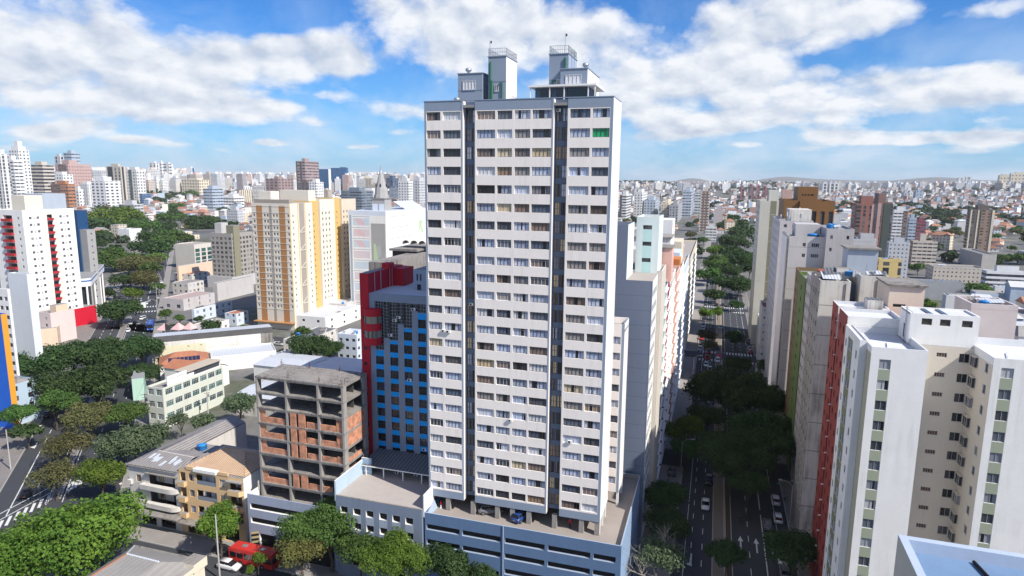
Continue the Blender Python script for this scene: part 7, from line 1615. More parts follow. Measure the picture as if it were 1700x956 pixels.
TREES = [
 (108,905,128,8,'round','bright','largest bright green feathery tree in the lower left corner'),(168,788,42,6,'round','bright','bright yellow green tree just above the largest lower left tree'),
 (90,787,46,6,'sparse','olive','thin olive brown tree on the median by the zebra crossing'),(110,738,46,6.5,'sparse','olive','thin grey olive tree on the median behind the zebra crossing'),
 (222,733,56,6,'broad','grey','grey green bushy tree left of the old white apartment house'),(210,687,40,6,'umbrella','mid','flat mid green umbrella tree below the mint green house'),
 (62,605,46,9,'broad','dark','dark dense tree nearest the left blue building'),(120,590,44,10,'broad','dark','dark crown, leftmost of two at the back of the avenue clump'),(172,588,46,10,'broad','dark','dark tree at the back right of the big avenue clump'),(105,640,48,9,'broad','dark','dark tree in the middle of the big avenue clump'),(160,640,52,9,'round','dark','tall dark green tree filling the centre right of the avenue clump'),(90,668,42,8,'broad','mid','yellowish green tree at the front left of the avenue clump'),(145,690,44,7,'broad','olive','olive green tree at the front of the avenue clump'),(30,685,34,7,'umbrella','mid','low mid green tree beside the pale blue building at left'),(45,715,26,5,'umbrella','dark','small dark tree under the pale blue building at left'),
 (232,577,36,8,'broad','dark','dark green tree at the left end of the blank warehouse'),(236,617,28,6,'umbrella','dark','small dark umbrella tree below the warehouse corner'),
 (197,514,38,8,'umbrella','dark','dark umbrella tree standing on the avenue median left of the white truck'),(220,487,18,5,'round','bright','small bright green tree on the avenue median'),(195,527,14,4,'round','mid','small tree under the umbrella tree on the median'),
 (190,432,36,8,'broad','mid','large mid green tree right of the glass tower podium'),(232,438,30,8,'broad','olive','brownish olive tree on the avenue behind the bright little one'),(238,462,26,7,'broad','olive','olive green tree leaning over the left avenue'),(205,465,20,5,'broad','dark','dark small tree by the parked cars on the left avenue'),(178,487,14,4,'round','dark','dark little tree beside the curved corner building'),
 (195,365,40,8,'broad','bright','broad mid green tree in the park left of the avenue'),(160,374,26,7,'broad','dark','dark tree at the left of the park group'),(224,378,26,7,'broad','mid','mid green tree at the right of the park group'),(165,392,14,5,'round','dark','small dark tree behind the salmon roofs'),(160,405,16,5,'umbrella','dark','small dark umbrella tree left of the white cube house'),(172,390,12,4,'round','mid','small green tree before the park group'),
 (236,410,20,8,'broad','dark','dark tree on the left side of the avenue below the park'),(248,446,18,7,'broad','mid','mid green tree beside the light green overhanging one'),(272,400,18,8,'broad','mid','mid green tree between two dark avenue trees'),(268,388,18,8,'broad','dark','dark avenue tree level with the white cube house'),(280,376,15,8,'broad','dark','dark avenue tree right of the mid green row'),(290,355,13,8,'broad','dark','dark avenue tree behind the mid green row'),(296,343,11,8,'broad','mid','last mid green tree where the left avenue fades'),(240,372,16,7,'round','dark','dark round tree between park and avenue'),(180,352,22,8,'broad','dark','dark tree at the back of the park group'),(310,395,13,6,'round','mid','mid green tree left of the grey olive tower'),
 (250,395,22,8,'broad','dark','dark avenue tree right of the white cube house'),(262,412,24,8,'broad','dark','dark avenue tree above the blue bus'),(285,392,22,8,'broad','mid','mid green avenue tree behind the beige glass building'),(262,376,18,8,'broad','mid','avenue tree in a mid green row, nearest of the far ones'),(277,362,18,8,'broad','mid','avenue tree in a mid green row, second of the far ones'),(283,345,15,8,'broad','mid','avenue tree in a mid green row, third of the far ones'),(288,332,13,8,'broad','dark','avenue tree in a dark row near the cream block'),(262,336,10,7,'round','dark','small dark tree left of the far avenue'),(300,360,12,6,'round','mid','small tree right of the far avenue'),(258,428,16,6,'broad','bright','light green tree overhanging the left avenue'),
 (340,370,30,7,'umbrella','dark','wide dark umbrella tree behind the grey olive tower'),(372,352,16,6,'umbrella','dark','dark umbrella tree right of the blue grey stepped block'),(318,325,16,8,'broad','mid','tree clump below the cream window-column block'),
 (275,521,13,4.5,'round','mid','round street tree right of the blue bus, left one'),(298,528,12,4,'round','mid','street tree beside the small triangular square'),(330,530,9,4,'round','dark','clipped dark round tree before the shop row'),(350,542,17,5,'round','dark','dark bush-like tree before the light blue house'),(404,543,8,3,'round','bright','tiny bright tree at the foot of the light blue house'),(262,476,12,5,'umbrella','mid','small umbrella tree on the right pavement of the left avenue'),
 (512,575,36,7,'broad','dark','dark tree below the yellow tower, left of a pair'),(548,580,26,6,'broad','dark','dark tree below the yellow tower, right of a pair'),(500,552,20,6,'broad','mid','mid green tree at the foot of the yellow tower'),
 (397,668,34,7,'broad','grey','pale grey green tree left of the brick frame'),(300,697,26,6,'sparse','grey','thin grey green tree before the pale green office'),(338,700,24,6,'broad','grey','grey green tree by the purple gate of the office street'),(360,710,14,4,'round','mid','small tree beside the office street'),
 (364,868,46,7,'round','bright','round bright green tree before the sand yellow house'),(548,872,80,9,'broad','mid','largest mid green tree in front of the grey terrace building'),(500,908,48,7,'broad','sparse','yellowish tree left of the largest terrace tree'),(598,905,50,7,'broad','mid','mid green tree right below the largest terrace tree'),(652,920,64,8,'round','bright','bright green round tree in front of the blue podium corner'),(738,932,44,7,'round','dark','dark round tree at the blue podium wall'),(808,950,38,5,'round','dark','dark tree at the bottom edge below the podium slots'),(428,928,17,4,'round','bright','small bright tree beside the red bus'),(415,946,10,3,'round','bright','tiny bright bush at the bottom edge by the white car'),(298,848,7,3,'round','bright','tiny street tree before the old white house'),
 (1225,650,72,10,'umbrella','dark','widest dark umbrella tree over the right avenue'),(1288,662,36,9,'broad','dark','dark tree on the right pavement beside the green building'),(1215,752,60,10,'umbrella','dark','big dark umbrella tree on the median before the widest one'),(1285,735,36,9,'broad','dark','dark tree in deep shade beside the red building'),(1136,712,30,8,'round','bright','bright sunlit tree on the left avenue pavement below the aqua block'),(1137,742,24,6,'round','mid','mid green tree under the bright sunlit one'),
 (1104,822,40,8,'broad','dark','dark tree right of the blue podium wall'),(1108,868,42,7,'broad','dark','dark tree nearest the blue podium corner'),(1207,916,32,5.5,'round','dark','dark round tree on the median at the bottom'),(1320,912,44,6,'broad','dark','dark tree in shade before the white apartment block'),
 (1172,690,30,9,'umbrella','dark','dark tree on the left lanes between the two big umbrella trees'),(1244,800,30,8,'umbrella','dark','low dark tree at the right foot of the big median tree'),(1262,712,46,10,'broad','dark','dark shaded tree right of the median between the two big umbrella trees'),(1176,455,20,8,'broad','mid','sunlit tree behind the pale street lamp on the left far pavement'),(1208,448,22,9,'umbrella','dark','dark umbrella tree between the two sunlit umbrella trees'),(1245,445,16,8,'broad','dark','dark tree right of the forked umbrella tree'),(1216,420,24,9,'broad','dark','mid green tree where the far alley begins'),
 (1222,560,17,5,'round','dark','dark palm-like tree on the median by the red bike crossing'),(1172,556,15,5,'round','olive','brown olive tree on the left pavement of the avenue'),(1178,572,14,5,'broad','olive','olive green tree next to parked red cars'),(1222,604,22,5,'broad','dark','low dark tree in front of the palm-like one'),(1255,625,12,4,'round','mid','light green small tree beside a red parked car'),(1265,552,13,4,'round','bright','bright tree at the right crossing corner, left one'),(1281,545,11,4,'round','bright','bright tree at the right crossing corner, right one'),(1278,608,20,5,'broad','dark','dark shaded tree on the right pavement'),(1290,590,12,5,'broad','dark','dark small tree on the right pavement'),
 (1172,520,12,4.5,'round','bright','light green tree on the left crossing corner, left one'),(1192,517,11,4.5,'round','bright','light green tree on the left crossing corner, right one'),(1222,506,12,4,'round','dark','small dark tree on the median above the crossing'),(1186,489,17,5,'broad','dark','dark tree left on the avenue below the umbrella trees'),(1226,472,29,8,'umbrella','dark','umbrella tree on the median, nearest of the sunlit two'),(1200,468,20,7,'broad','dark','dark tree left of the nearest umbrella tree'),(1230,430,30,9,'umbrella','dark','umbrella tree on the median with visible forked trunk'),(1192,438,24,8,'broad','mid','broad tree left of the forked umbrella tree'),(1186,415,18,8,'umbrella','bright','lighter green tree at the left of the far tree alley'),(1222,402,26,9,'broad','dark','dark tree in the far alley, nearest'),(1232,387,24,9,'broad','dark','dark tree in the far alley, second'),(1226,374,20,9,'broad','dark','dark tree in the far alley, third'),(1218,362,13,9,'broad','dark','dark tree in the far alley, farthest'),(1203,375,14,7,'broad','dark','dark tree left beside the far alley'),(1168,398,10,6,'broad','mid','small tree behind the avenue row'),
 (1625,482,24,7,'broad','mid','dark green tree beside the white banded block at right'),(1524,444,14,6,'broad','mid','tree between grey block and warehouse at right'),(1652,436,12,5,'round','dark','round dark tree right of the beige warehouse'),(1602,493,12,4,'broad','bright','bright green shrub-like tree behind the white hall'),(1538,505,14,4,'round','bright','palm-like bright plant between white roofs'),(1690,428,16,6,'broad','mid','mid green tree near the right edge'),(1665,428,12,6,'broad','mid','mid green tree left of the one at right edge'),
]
for a in TREES: tree_px(*a)
def bare_tree():
    C = at(1092, 925, 7); t = thing('bare_tree', 'nearly leafless pale branched tree beside the blue podium corner', 'tree', (C.x, C.y, 0), .4); rg = random.Random(9); b = MB()
    def br(p, d, l, r, k):
        e = p+d*l; b.tube(p, e, r, PALEBARK, 6 if k < 2 else 4, r*.65, cap=False)
        if k >= 5: return
        for _ in range(3 if k < 4 else 2):
            nd = (d+Vector((rg.gauss(0, .55), rg.gauss(0, .55), rg.gauss(.12, .35)))).normalized(); br(e, nd, l*rg.uniform(.62, .9), r*.62, k+1)
    br(Vector((0, 0, 0)), Vector((0, 0, 1)), 3.2, .22, 0); b.build('trunk', t)
    link('crown', crown('sparse', 'grey', 2, 1), t, (0, 0, 7.4), None, (5.2, 5.2, 4.6))
PALEBARK = paint('pale_bark', (.34, .31, .25), .9, .1)
bare_tree()
def far_trees():
    rg = random.Random(21); sp = FILL_TREES; n = 0; rest = []
    for s, X, Y, z in sp:
        if n < 190 and s < 1500:
            r = rg.uniform(4.5, 8.5); kind = rg.choice(['broad', 'broad', 'umbrella', 'round']); col = rg.choice(['dark', 'dark', 'mid', 'mid', 'olive'])
            x, y = px(Vector((X, Y, z)))
            def draw():
                a = {'broad': 'broad', 'umbrella': 'flat topped', 'round': 'round'}[kind]; c = {'dark': 'dark green', 'mid': 'mid green', 'olive': 'olive green'}[col]; sz = rg.choice(['tree', 'garden tree', 'yard tree', 'street tree'])
                dd = 'near' if s < 520 else 'in the middle distance' if s < 800 else 'farther back' if s < 1150 else 'far back'
                return f'{a} {c} {sz} among houses, {dd} {where(x)}', None
            lab, _ = unique(draw)
            if lab: t = tree_at((X, Y, z-.2), r, r*.75, kind, col, lab, group='trees between the houses'); n += 1; continue
        rest.append((X, Y, z, rg.uniform(5, 9)))
    # woods on the hills and scattered far crowns: one mass
    for pxx, dist, sa, sd_, k in ((95, 2300, 190, 260, 260), (175, 2250, 150, 230, 300), (20, 2500, 150, 200, 60), (1300, 4600, 260, 300, 150), (1060, 4200, 200, 300, 120), (1690, 3500, 260, 400, 160), (1230, 3600, 160, 260, 90), (1660, 1500, 200, 160, 220), (1500, 1900, 300, 200, 140)):
        d = ray(pxx, 300); a0 = math.atan2(d.x, d.y)
        for _ in range(k):
            a = a0+rg.gauss(0, sa*.75)/dist; r = dist+rg.gauss(0, sd_*.8); X, Y = r*math.sin(a), r*math.cos(a)
            if not taken(X, Y, -4): rest.append((X, Y, hgt(X, Y), rg.uniform(7, 13)))
    V, Fc = [], []
    for X, Y, z, r in rest:
        m = 90 if math.hypot(X, Y) < 2600 else 34
        for _ in range(m):
            d = Vector((rg.gauss(0, 1), rg.gauss(0, 1), rg.gauss(.3, .8))).normalized(); p = Vector((X, Y, z+r*.55))+Vector((d.x*r, d.y*r, d.z*r*.62))*rg.uniform(.6, 1.05)
            nr = (d+Vector((rg.gauss(0, .4), rg.gauss(0, .4), rg.gauss(.2, .4)))).normalized(); a = nr.orthogonal().normalized()*r*.26; b = nr.cross(a); i = len(V)
            V += [tuple(p-a), tuple(p-b), tuple(p+a), tuple(p+b)]; Fc.append((i, i+1, i+2, i+3))
    me = bpy.data.meshes.new('distant_woods'); me.from_pydata(V, [], Fc); me.materials.append(leafmat('far_leaves', (.014, .034, .012), (.05, .09, .03), .15)); me.update()
    tag(link('distant_woods', me), 'far woods and tree clumps covering the hills behind the city', 'woods', None, 'stuff')
    print('far trees', n, 'mass', len(rest))
far_trees()
# ================================================================== vehicles
CARP = ocol('car_paint', .28, .02); GLASSD = paint('car_glass', (.012, .014, .018), .06, 0, fine=0, spec=.8); TYRE = paint('tyre_rubber', (.02, .02, .02), .85, .05); RIM = paint('wheel_rim', (.4, .4, .42), .35, 0, fine=0, metal=.8)
HEADL = paint('headlight_glass', (.7, .7, .72), .1, 0, fine=0); TAILL = paint('tail_light', (.35, .01, .01), .3, 0, fine=0); PLATE = paint('number_plate_blank', (.5, .5, .5), .5, 0, fine=0)
def loft(b, rings, m, caps=True):
    """rings: list of (x, [(y,z)...]) sharing point counts"""
    n = len(rings[0][1])
    i0 = len(b.v); mi = b.mi(m)
    for x, r in rings: b.v += [(x, y, z) for y, z in r]
    for a in range(len(rings)-1):
        for k in range(n):
            j = (k+1) % n; b.f.append((i0+a*n+k, i0+a*n+j, i0+(a+1)*n+j, i0+(a+1)*n+k)); b.m.append(mi); b.uv += [(0, 0)]*4
    if caps:
        b.f.append(tuple(i0+k for k in range(n))[::-1]); b.m.append(mi); b.uv += [(0, 0)]*n
        e = i0+(len(rings)-1)*n; b.f.append(tuple(e+k for k in range(n))); b.m.append(mi); b.uv += [(0, 0)]*n
def ring(w, z0, z1, t=.88): return [(-w*.94, z0), (w*.94, z0), (w, z0+(z1-z0)*.35), (w*.97, z1-(z1-z0)*.2), (w*t, z1), (-w*t, z1), (-w*.97, z1-(z1-z0)*.2), (-w, z0+(z1-z0)*.35)]
def car_meshes(kind):
    """forward is +x"""
    b = MB(); suv = kind == 'suv'; h = .12 if suv else 0; L = 2.15 if kind != 'sedan' else 2.3
    loft(b, [(-L, ring(.76, .38, .78+h)), (-L+.12, ring(.84, .28, .92+h)), (-L+.8, ring(.88, .22, .97+h)), (.6, ring(.88, .22, .95+h)), (1.25, ring(.87, .22, .90+h)), (L-.35, ring(.82, .26, .76+h)), (L-.06, ring(.74, .34, .62+h))], CARP)
    rear = -L+.18 if kind != 'sedan' else -L+.75
    top = 1.46+h*1.6; zb = .93+h
    g = MB(); loft(g, [(rear, ring(.74, zb, zb+.1)), (rear+.38, ring(.70, zb, top-.06, .82)), (-.1, ring(.72, zb, top-.03, .82)), (.3, ring(.72, zb, top-.07, .82)), (1.15, ring(.76, zb, zb+.06))], GLASSD)
    r = MB(); loft(r, [(rear+.34, ring(.61, top-.06, top-.005, .9)), (-.3, ring(.63, top-.05, top+.03, .9)), (.34, ring(.61, top-.08, top-.02, .9))], CARP)
    for s in (-1, 1):
        for x0, x1 in ((rear+.25, rear+.42), (-.28, -.2)): r.face([(x0-.12, s*.775, zb), (x1-.12, s*.775, zb), (x1+.05, s*.64, top-.04), (x0+.05, s*.64, top-.04)][::s], CARP)
    w = MB(); w.tube((0, -.11, 0), (0, .11, 0), .31, TYRE, 14); rm = MB(); rm.tube((0, -.115, 0), (0, .115, 0), .19, RIM, 10)
    hl = MB(); hl.box(-.05, .05, -.16, .16, -.06, .06, HEADL); tl = MB(); tl.box(-.03, .03, -.14, .14, -.1, .1, TAILL); np = MB(); np.box(-.01, .01, -.2, .2, -.06, .06, PLATE)
    return dict(body=b.mesh('body', True), cabin_glass=g.mesh('cabin_glass', False), roof=r.mesh('roof', True), wheel=w.mesh('wheel'), rim=rm.mesh('rim'), headlight=hl.mesh('headlight'), tail_light=tl.mesh('tail_light'), plate=np.mesh('number_plate'), L=L, h=h)
CARS = {k: car_meshes(k) for k in ('hatch', 'sedan', 'suv')}
JOINED = {}
def joined(kind):
    if kind not in JOINED:
        D = CARS[kind]; bm = bmesh.new(); mats = []
        def add(me, M=Matrix()):
            t = me.copy(); t.transform(M); off = {}
            for i, m in enumerate(t.materials):
                if m not in mats: mats.append(m)
                off[i] = mats.index(m)
            for p in t.polygons: p.material_index = off[p.material_index]
            bm.from_mesh(t); bpy.data.meshes.remove(t)
        add(D['body']); add(D['cabin_glass']); add(D['roof'])
        for x in (-1.3, 1.3):
            for y in (-.78, .78): add(D['wheel'], Matrix.Translation((x, y, .31)))
        me = bpy.data.meshes.new('car'); bm.to_mesh(me); bm.free()
        for m in mats: me.materials.append(m)
        JOINED[kind] = me
    return JOINED[kind]
CARCOL = {'white': (.72,.72,.72), 'silver': (.38,.39,.41), 'grey': (.16,.165,.175), 'black': (.018,.018,.02), 'red': (.38,.012,.016), 'dark': (.03,.035,.045), 'blue': (.02,.06,.2)}
def car(P, rot, kind, col, label, group='cars on the streets'):
    D = CARS[kind]; dist = (Vector(P)-CAMO).length; c = CARCOL[col]+(1,)
    if dist > 330:
        o = link('car', joined(kind), None, P, rot); o.color = c; return tag(o, label, 'car', group)
    t = thing('car', label, 'car', P, rot, group); L, h = D['L'], D['h']
    b = link('body', D['body'], t); b.color = c; link('cabin_glass', D['cabin_glass'], t); r = link('roof', D['roof'], t); r.color = c
    for x in (-1.3, 1.3):
        for y in (-.78, .78): w = link('wheel', D['wheel'], t, (x, y, .31)); link('rim', D['rim'], w)
    for y in (-.58, .58): link('headlight', D['headlight'], t, (L-.16, y, .62+h)); link('tail_light', D['tail_light'], t, (-L+.03, y, .72+h))
    link('number_plate', D['plate'], t, (-L-.01, 0, .55+h)); return t
AV = YAW+R(90); DV = YAWD+R(90)
def cpx(x, y, rot, kind, col, label, z=.012, **k):
    P = at(x, y, z); return car((P.x, P.y, z), rot, kind, col, label, **k)
for a in [
 (1171,841,AV+math.pi,'sedan','white','white sedan driving alone on the left carriageway of the right avenue'),(1176,801,AV+math.pi,'hatch','black','black hatchback on the left carriageway behind the white sedan'),
 (1260,810,AV,'hatch','silver','silver car alone in the right carriageway beyond the arrows'),(1287,834,AV,'suv','white','white suv parked first along the right kerb beyond the grey car'),(1291,863,AV,'hatch','white','white hatchback parked behind the white suv at the right kerb'),(1274,874,AV,'hatch','grey','grey hatchback double parked beside the white hatchback'),(1299,932,AV,'sedan','white','white sedan parked at the right kerb below the shaded tree'),(1302,953,AV,'suv','grey','grey suv at the bottom edge of the right kerb'),
 (1116,787,AV,'hatch','dark','dark car waiting in the side bay left of the avenue'),(1191,600,AV+math.pi,'hatch','white','white car in the left lane beside the red parked cars'),(1191,580,AV+math.pi,'sedan','black','black sedan ahead of the white car on the left lane'),(1176,587,AV+math.pi,'suv','red','bright red car parked at the left kerb'),(1174,596,AV+math.pi,'hatch','red','darker red car parked behind the bright red one'),(1172,607,AV+math.pi,'sedan','white','white sedan parked behind the two red cars'),(1178,615,AV+math.pi,'hatch','white','white hatchback beside the white parked sedan'),(1171,625,AV+math.pi,'suv','silver','silver car at the left kerb near the big umbrella tree'),(1164,657,AV+math.pi,'hatch','white','white car under the edge of the widest umbrella tree'),
 (1183,545,AV+math.pi,'hatch','dark','dark car waiting left at the far zebra crossing'),(1196,545,AV+math.pi,'sedan','silver','silver car waiting right at the far zebra crossing'),(1249,562,AV,'hatch','silver','silver car on the right side beyond the palm-like tree'),(1260,570,AV,'hatch','white','white car parked right beyond the palm-like tree, farther one'),(1260,578,AV,'sedan','silver','silver sedan parked right beyond the palm-like tree, nearer one'),(1241,606,AV,'hatch','grey','grey car in the sunlit patch right of the low dark tree'),(1264,626,AV,'hatch','red','red hatchback parked at the right kerb by the small light tree'),
 (1246,512,AV,'hatch','white','white car right of the median above the zebra crossing'),(1258,516,AV,'suv','black','black suv at the right kerb above the zebra crossing'),(1258,524,AV,'hatch','white','white car at the right kerb just above the zebra crossing'),(1190,508,AV,'sedan','dark','dark sedan parked across the left lanes above the crossing'),(1200,507,AV,'hatch','dark','dark hatchback next to the dark sedan above the crossing'),(1209,509,AV,'hatch','grey','grey car nearest the median above the crossing'),
 (44,822,DV,'hatch','black','black hatchback at the stop line of the left avenue'),(217,538,DV+math.pi,'hatch','silver','silver car left of the dashed lane on the left avenue'),(230,538,DV+math.pi,'sedan','grey','grey sedan just below the zebra crossing on the left avenue'),(235,530,DV+math.pi,'hatch','white','white car between the crossing and the grey sedan'),(213,550,DV+math.pi,'sedan','white','white sedan lowest of the group on the left avenue'),(243,505,DV,'hatch','white','white car above the white delivery truck'),(233,500,DV,'hatch','silver','silver car left of the white car above the truck'),
 (166,501,DV,'suv','white','white suv parked under the curved corner building'),(192,492,DV,'suv','silver','silver car parked first in the row by the left avenue'),(189,487,DV,'sedan','white','white sedan parked second in the row by the left avenue'),(196,481,DV,'hatch','grey','grey hatchback parked third in the row by the left avenue'),(200,495,DV,'hatch','black','black hatchback beside the parked row on the left avenue'),(258,462,DV,'hatch','white','white car far up the left avenue below the blue bus'),
 (381,944,YAW,'suv','white','white car with dark sunroof beside the red bus'),(378,720,YAW+R(35),'hatch','white','white hatchback parked behind the dark sheet roofed shed'),(444,569,YAW,'hatch','red','red car on the forecourt of the yellow tower'),(453,570,YAW,'hatch','white','white car beside the red one at the yellow tower'),(463,573,YAW,'sedan','silver','silver sedan at the yellow tower forecourt'),(325,549,YAW,'hatch','blue','blue car parked by the small triangular square'),
 (372,918,YAW,'hatch','dark','dark car behind the white pole near the red bus'),
]: cpx(*a[:6])
g_ = random.Random(3)
def kerb_row(fr, u, vs, rot, where_):
    for i, v in enumerate(vs):
        P = G(u, v) if fr == 'G' else D_(u, v); cn = g_.choice(['white', 'silver', 'grey', 'black', 'red', 'white', 'silver']); kd = g_.choice(['hatch', 'sedan', 'suv'])
        car((P.x, P.y, .012), rot, kd, cn, f'{cn} car parked at the {where_}, {ORD[i]} from the near end')
ORD = ['first', 'second', 'third', 'fourth', 'fifth', 'sixth', 'seventh', 'eighth', 'ninth']
kerb_row('G', 60.0, (78, 84, 97, 141, 147, 180, 186, 199), AV, 'right kerb beyond the shaded trees'); kerb_row('G', 40.4, (178, 184, 197, 211, 217, 224), AV+math.pi, 'left kerb beyond the red crossing')
kerb_row('D', -52.4, (318, 324, 338, 352, 360, 380), DV, 'right kerb of the left avenue'); kerb_row('D', -56.5, (262, 310, 370, 420), DV, 'right lane of the left avenue'); kerb_row('D', -74.2, (110, 122, 300, 330, 350), DV, 'left kerb of the left avenue')
kerb_row('G', -112, (122, 125, 128, 131, 134), YAW, 'street behind the brick frame'); kerb_row('G', -88, (118, 121, 124, 127), YAW, 'yard by the yellow tower')
for x, y, r in ((815, 851, YAW+R(20)), (866, 861, YAW+R(70))): P = at(x, y, 13.42); car((P.x, P.y, 13.42), r, 'hatch', 'grey' if x < 850 else 'blue', 'grey car parked in the shade under the main tower, left one' if x < 850 else 'dark blue car parked in the shade under the main tower, right one')
def bus(P, rot, col, L, label, roofm=None, cat='bus', name='bus', glasscol=None):
    t = thing(name, label, cat, P, rot); w, h = 1.25, 3.1; cm = col
    b = MB(); x0, x1 = -L/2, L/2
    b.box(x0, x1, -w, w, .35, 1.35, cm, skip='T'); b.box(x0, x1, -w, w, 2.45, h-.12, cm, skip='TD'); b.box(x0+.1, x1-.15, -w+.08, w-.08, h-.12, h, cm)
    b.face([(x0, -w, h-.12), (x1, -w, h-.12), (x1-.15, -w+.08, h-.119), (x0+.1, -w+.08, h-.119)], cm); b.face([(x0, w, h-.12), (x0+.1, w-.08, h-.119), (x1-.15, w-.08, h-.119), (x1, w, h-.12)], cm); b.face([(x1, -w, h-.12), (x1, w, h-.12), (x1-.15, w-.08, h-.119), (x1-.15, -w+.08, h-.119)], cm)
    n = int(L/1.5)
    for i in range(n+1):
        x = x0+(L-.12)*i/n
        for s in (-1, 1): b.box(x, x+.12, s*w-(.04 if s > 0 else 0), s*w+(.04 if s < 0 else 0), 1.35, 2.45, cm, skip='TD')
    b.build('body', t)
    g = MB(); g.box(x0+.06, x1-.06, -w+.05, w-.05, 1.35, 2.45, GLASSD, skip='TD'); g.build('side_window', t)
    f = MB(); f.box(x1, x1+.03, -w+.1, w-.1, 1.2, 2.75, GLASSD); f.build('windscreen', t)
    for s in (-1, 1): hl = MB(); hl.box(x1, x1+.05, s*.9-.18, s*.9+.18, .65, .88, HEADL); hl.build('headlight', t)
    for x in (x0+2.2, x1-2.4):
        for s in (-1, 1): wh = MB(); wh.tube((x, s*w-.14*s, .48), (x, s*w+.03*s, .48), .48, TYRE, 14); o = wh.build('wheel', t); rm = MB(); rm.tube((x, s*w-.1*s, .48), (x, s*w+.04*s, .48), .24, RIM, 10); rm.build('rim', o)
    for x in (-L*.2, L*.22): k = MB(); k.box(x-.45, x+.45, -.4, .4, h, h+.16, roofm or METAL); k.build('roof_hatch', t)
    return t
BUSRED = paint('bus_red', (.50, .035, .03), .35, .03); BUSBLUE = paint('bus_blue', (.02, .07, .32), .35, .03); BUSW = paint('van_white', (.70, .70, .69), .4, .03)
P = at(424, 936, 0); bus((P.x, P.y, .012), YAW+math.pi, BUSRED, 9.2, 'red city bus partly hidden behind a small tree on the front street')
P = at(250, 545, 0); bus((P.x, P.y, .012), DV+math.pi, BUSBLUE, 11.0, 'blue bus with pale roof coming down the left avenue', METAL)
P = at(261, 452, 0); bus((P.x, P.y, .012), DV+math.pi, BUSBLUE, 11.5, 'blue bus far up the left avenue under the trees', METAL)
def truck(P, rot, label):
    t = thing('delivery_truck', label, 'truck', P, rot)
    b = MB(); b.box(-3.2, 1.2, -1.15, 1.15, .9, 3.2, BUSW); b.build('cargo_box', t); b = MB(); loft(b, [(1.3, ring(1.0, .5, 2.4)), (2.4, ring(1.0, .5, 2.35)), (2.9, ring(.98, .5, 1.5)), (3.1, ring(.95, .5, 1.2))], BUSW); b.build('cab', t)
    g = MB(); g.face([(2.46, -.85, 2.25), (2.93, -.88, 1.5), (2.93, .88, 1.5), (2.46, .85, 2.25)], GLASSD); g.build('windscreen', t)
    for x in (-2.2, 2.0):
        for s in (-1, 1): w = MB(); w.tube((x, s*.8, .42), (x, s*1.06, .42), .42, TYRE, 12); w.build('wheel', t)
P = at(239, 512, 0); truck((P.x, P.y, .012), DV, 'white box delivery truck on the left avenue by the zebra crossing')
# ================================================================== street furniture
def lamp_meshes():
    b = MB(); b.tube((0, 0, 0), (0, 0, 8.2), .11, POLEM, 8, .06); b.tube((0, 0, 8.0), (1.0, 0, 8.9), .05, POLEM, 6); b.tube((1.0, 0, 8.9), (2.2, 0, 9.1), .05, POLEM, 6); b.tube((0, 0, 0), (0, 0, .5), .17, POLEM, 8)
    h = MB(); loft(h, [(2.0, ring(.1, 9.0, 9.15)), (2.3, ring(.17, 8.98, 9.2)), (2.75, ring(.12, 9.02, 9.16))], METAL); return b.mesh('pole', True), h.mesh('lamp_head', True)
LP, LH = lamp_meshes()
def lamp(P, rot, label): t = thing('street_lamp', label, 'street lamp', P, rot, 'street lamps of the avenues'); link('pole', LP, t); link('lamp_head', LH, t)
ORD = ['nearest', 'second', 'third', 'fourth', 'fifth', 'sixth', 'seventh', 'eighth']
for i, v in enumerate((56, 92, 134, 182, 236, 300)): P = G(39.0, v); lamp((P.x, P.y, .13), YAW, f'{ORD[i]} street lamp along the left pavement of the right avenue')
for i, v in enumerate((40, 78, 112, 160, 190, 246)): P = G(61.5, v); lamp((P.x, P.y, .13), YAW+math.pi, f'{ORD[i]} street lamp along the right pavement of the right avenue')
for i, q in enumerate((262, 300, 345, 400, 460)): P = D_(-50.9, q); lamp((P.x, P.y, .13), YAWD+math.pi, f'{ORD[i]} street lamp along the right pavement of the left avenue')
def pole(x, y, h, label, wires=True):
    P = at(x, y, .13); t = thing('utility_pole', label, 'utility pole', (P.x, P.y, 0), YAWD)
    b = MB(); b.tube((0, 0, 0), (0, 0, h), .17, POLEM, 8, .11); b.build('pole', t)
    if wires: c = MB(); c.box(-1.1, 1.1, -.06, .06, h-.9, h-.78, BARK); c.box(-.8, .8, -.05, .05, h-1.7, h-1.6, BARK); c.build('crossarm', t); k = MB(); k.lathe([(.05, h-2.9), (.28, h-2.8), (.28, h-2.0), (.05, h-1.9)], METAL, 8, .35, 0); k.build('transformer', t)
for a in ((18,779,10,'tall grey pole on the left pavement by the zebra crossing'),(262,530,10,'utility pole beside the blue bus on the left avenue'),(261,502,10,'utility pole above the zebra crossing on the left avenue'),(267,480,10,'utility pole in front of the pinkish corner shop'),(263,462,10,'utility pole before the old white corner house'),(346,692,9,'thin pole by the pale green office building'),(365,960,12,'white pole beside the white car near the red bus',False),(255,612,10,'utility pole at the corner of the blank warehouse'),(244,700,9,'utility pole on the pavement below the mint green house'),(1252,650,10,'utility pole in the shade on the right avenue pavement'),(1147,660,10,'utility pole on the left avenue pavement by the ice blue block'),(767,958,9,'pale pole in front of the blue podium',False),(640,958,8,'pale pole between the bright green and yellowish trees',False)): pole(*a)
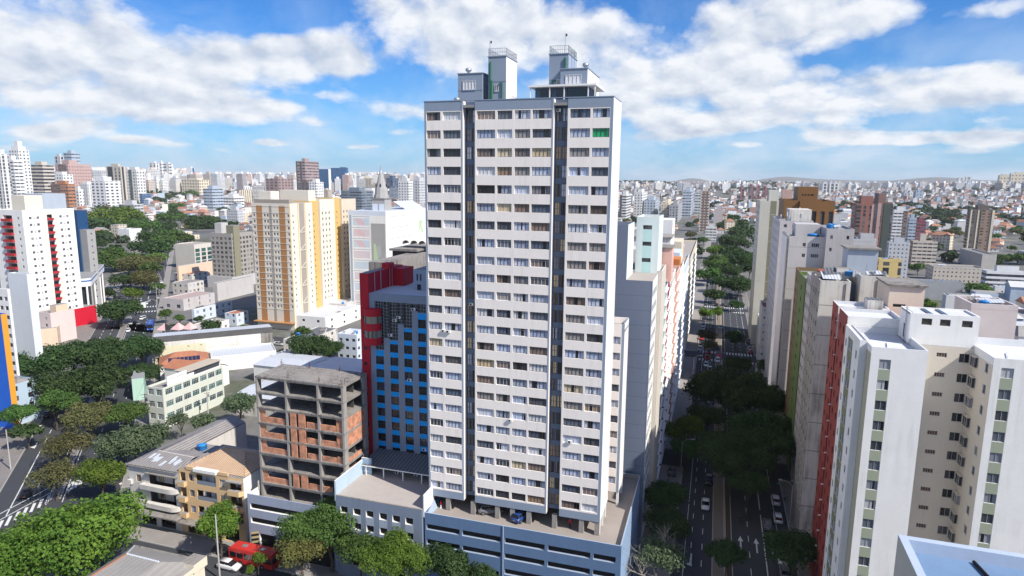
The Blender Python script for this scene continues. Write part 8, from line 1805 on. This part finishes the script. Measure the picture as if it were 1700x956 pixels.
def cable(a, b, label):
    A, B = at(*a, .13), at(*b, .13); m_ = MB(); pr = None
    for k in range(13):
        t_ = k/12; q = Vector((A.x+(B.x-A.x)*t_, A.y+(B.y-A.y)*t_, 9.15-4*t_*(1-t_)*1.1))
        if pr is not None: m_.tube(pr, q, .035, RUBBER, 4, cap=False)
        pr = q
    tag(m_.build('overhead_cable'), label, 'cable', 'cables along the left avenue')
for a, b, l in (((255,612),(262,530),'overhead cable from the warehouse corner pole to the blue bus pole'),((262,530),(261,502),'overhead cable from the blue bus pole to the crossing pole'),((261,502),(267,480),'overhead cable from the crossing pole to the pinkish shop pole'),((267,480),(263,462),'overhead cable from the pinkish shop pole to the corner house pole'),((244,700),(255,612),'overhead cable from the mint house pole to the warehouse corner pole')): cable(a, b, l)
P = at(202, 822, 0); t = thing('road_sign', 'round no-entry style road sign on a thin post beside the old white house', 'road sign', (P.x, P.y, 0), R(25)); b = MB(); b.tube((0, 0, 0), (0, 0, 3), .04, POLEM, 6); b.build('post', t); b = MB(); b.tube((0, -.05, 2.8), (0, -.08, 2.8), .36, REDB, 14); b.tube((0, -.081, 2.8), (0, -.09, 2.8), .27, WHITE2, 14); b.build('sign_plate', t)
P = at(275, 556, 0)
for i, (du, dv, m, lab) in enumerate(((0, 0, 'black', 'left pink and black pyramid market tent on the small square'), (5.4, 1.2, 'pink', 'middle pink pyramid market tent on the small square'), (10.0, 2.2, 'pink', 'right pink pyramid market tent on the small square'))):
    t = thing('market_tent', lab, 'tent', (P.x+du, P.y+dv, 0), YAW, 'tents on the small square'); b = MB(); A = [(-2.4, -2.4, 2.6), (2.4, -2.4, 2.6), (2.4, 2.4, 2.6), (-2.4, 2.4, 2.6)]
    for k in range(4): b.face([A[k], A[(k+1) % 4], (0, 0, 5.4)], BLACK if (k % 2 and i == 0) else PINKW2)
    b.build('canopy', t)
    for x in (-2.3, 2.3):
        for y in (-2.3, 2.3): l = MB(); l.tube((x, y, 0), (x, y, 2.65), .05, POLEM, 5); l.build('leg', t)
# ================================================================== people
SKIN = paint('skin', (.36, .21, .14), .6, .03); HAIR = paint('dark_hair', (.015, .012, .01), .6, .05)
def person_mesh(pose, shirt, legs_m):
    """one continuous skinned body, metres, facing +x"""
    st = .22 if pose == 'walk' else .04
    J = [(0, 0, .95, .14), (0, 0, 1.18, .135), (0, 0, 1.40, .15), (0, 0, 1.50, .06), (.01, 0, 1.58, .075), (.02, 0, 1.68, .095), (.01, 0, 1.76, .05),
         (0, .19, 1.40, .06), (-st*.5, .24, 1.14, .045), (st*.35+.08, .24, .90, .035), (st*.35+.12, .24, .80, .03),
         (0, -.19, 1.40, .06), (st*.5, -.24, 1.14, .045), (.18 if pose == 'hold' else -st*.2+.06, -.2, 1.15 if pose == 'hold' else .9, .035), (.26 if pose == 'hold' else -st*.2+.1, -.18, 1.2 if pose == 'hold' else .8, .03),
         (.02, .10, .88, .10), (st*.6+.03, .11, .50, .065), (st*.75, .11, .09, .045), (st*.75+.16, .12, .04, .035),
         (.02, -.10, .88, .10), (-st*.45, -.11, .50, .065), (-st*1.15, -.11, .10, .045), (-st*1.15+.15, -.12, .05, .035)]
    E = [(0, 1), (1, 2), (2, 3), (3, 4), (4, 5), (5, 6), (2, 7), (7, 8), (8, 9), (9, 10), (2, 11), (11, 12), (12, 13), (13, 14), (0, 15), (15, 16), (16, 17), (17, 18), (0, 19), (19, 20), (20, 21), (21, 22)]
    me = bpy.data.meshes.new('figure'); me.from_pydata([j[:3] for j in J], E, []); o = bpy.data.objects.new('figure', me); COL.objects.link(o)
    o.modifiers.new('skin', 'SKIN'); l = me.skin_vertices[0].data if me.skin_vertices else None
    if l is None:
        bm = bmesh.new(); bm.from_mesh(me); bm.verts.layers.skin.verify(); bm.to_mesh(me); bm.free(); l = me.skin_vertices[0].data
    for i, j in enumerate(J): l[i].radius = (j[3], j[3]); l[i].use_root = (i == 0)
    s = o.modifiers.new('sub', 'SUBSURF'); s.levels = 1; s.render_levels = 1
    dg = bpy.context.evaluated_depsgraph_get(); me2 = bpy.data.meshes.new_from_object(o.evaluated_get(dg)); bpy.data.objects.remove(o)
    me2.materials.clear()
    for m in (SKIN, shirt, legs_m, HAIR): me2.materials.append(m)
    for p in me2.polygons:
        c = p.center; p.material_index = 3 if (c.z > 1.70 or (c.z > 1.6 and c.x < -.02)) else 0 if c.z > 1.46 else 2 if (c.z < .98 and abs(c.y) < .2) else (0 if c.z < .98 else 1); p.use_smooth = True
    me2.name = 'person'; return me2
CL = {n: paint('cloth_'+n, c, .9, .08) for n, c in dict(red=(.5, .02, .04), teal=(.05, .4, .38), white=(.7, .7, .7), black=(.02, .02, .025), denim=(.05, .08, .16), khaki=(.3, .24, .16), yellow=(.7, .55, .1), grey=(.25, .25, .26)).items()}
def person(x, y, z, rot, pose, s, l, label): P = at(x, y, z); return tag(link('person', person_mesh(pose, CL[s], CL[l]), None, (P.x, P.y, z), rot), label, 'person', 'people in the streets')
person(946, 877, 13.41, YAW-R(90), 'hold', 'red', 'black', 'person in a red jacket standing under the main tower by a column')
person(1229, 868, .012, YAW+R(20), 'walk', 'black', 'black', 'person in dark clothes walking across the carriageway by the arrows')
person(1291, 811, .13, AV, 'walk', 'teal', 'denim', 'person in a teal shirt walking on the right pavement')
person(1315, 806, .13, AV+math.pi, 'stand', 'white', 'denim', 'person in a white shirt standing on the right pavement')
person(1302, 832, .13, AV, 'walk', 'grey', 'black', 'person in grey walking beside the parked white suv')
person(1322, 846, .13, AV+math.pi, 'walk', 'khaki', 'denim', 'person in khaki near the striped forecourt by the red building')
person(433, 903, .13, YAW-R(60), 'walk', 'white', 'red', 'person in white and red beside the blue totem sign')
person(439, 905, .13, YAW+R(160), 'stand', 'black', 'denim', 'person in black standing right beside the blue totem sign')
person(458, 898, .13, YAW-R(90), 'hold', 'yellow', 'black', 'person in a yellow vest at the foot of the totem sign')
P = at(732, 843, 13.41); t = thing('warning_post', 'small red and white warning post under the left end of the main tower', 'post', (P.x, P.y, 13.41), 0); b = MB(); b.lathe([(.2, 0), (.2, .06), (.12, .08), (.1, .5), (.1, .55)], WHITE2, 10); b.build('base', t); b = MB(); b.lathe([(.1, .551), (.1, 1.1), (.04, 1.25)], REDW, 10); b.build('red_top', t)
# ================================================================== haze over the whole city
def build_haze():
    mt = bpy.data.materials.new('haze'); mt.use_nodes = True; nt = mt.node_tree; nt.nodes.clear()
    v = nt.nodes.new('ShaderNodeVolumePrincipled'); v.inputs['Color'].default_value = (.95, .98, 1.0, 1); v.inputs['Density'].default_value = HAZE_DENSITY; v.inputs['Anisotropy'].default_value = 0.0
    o = nt.nodes.new('ShaderNodeOutputMaterial'); nt.links.new(v.outputs[0], o.inputs['Volume'])
    b = MB(); b.box(-17500, 17500, -17500, 17500, -14, 235, mt); tag(b.build('haze'), 'thin blue haze lying over the whole city', 'haze', None, 'stuff')
HAZE_DENSITY = 0.000045
build_haze()
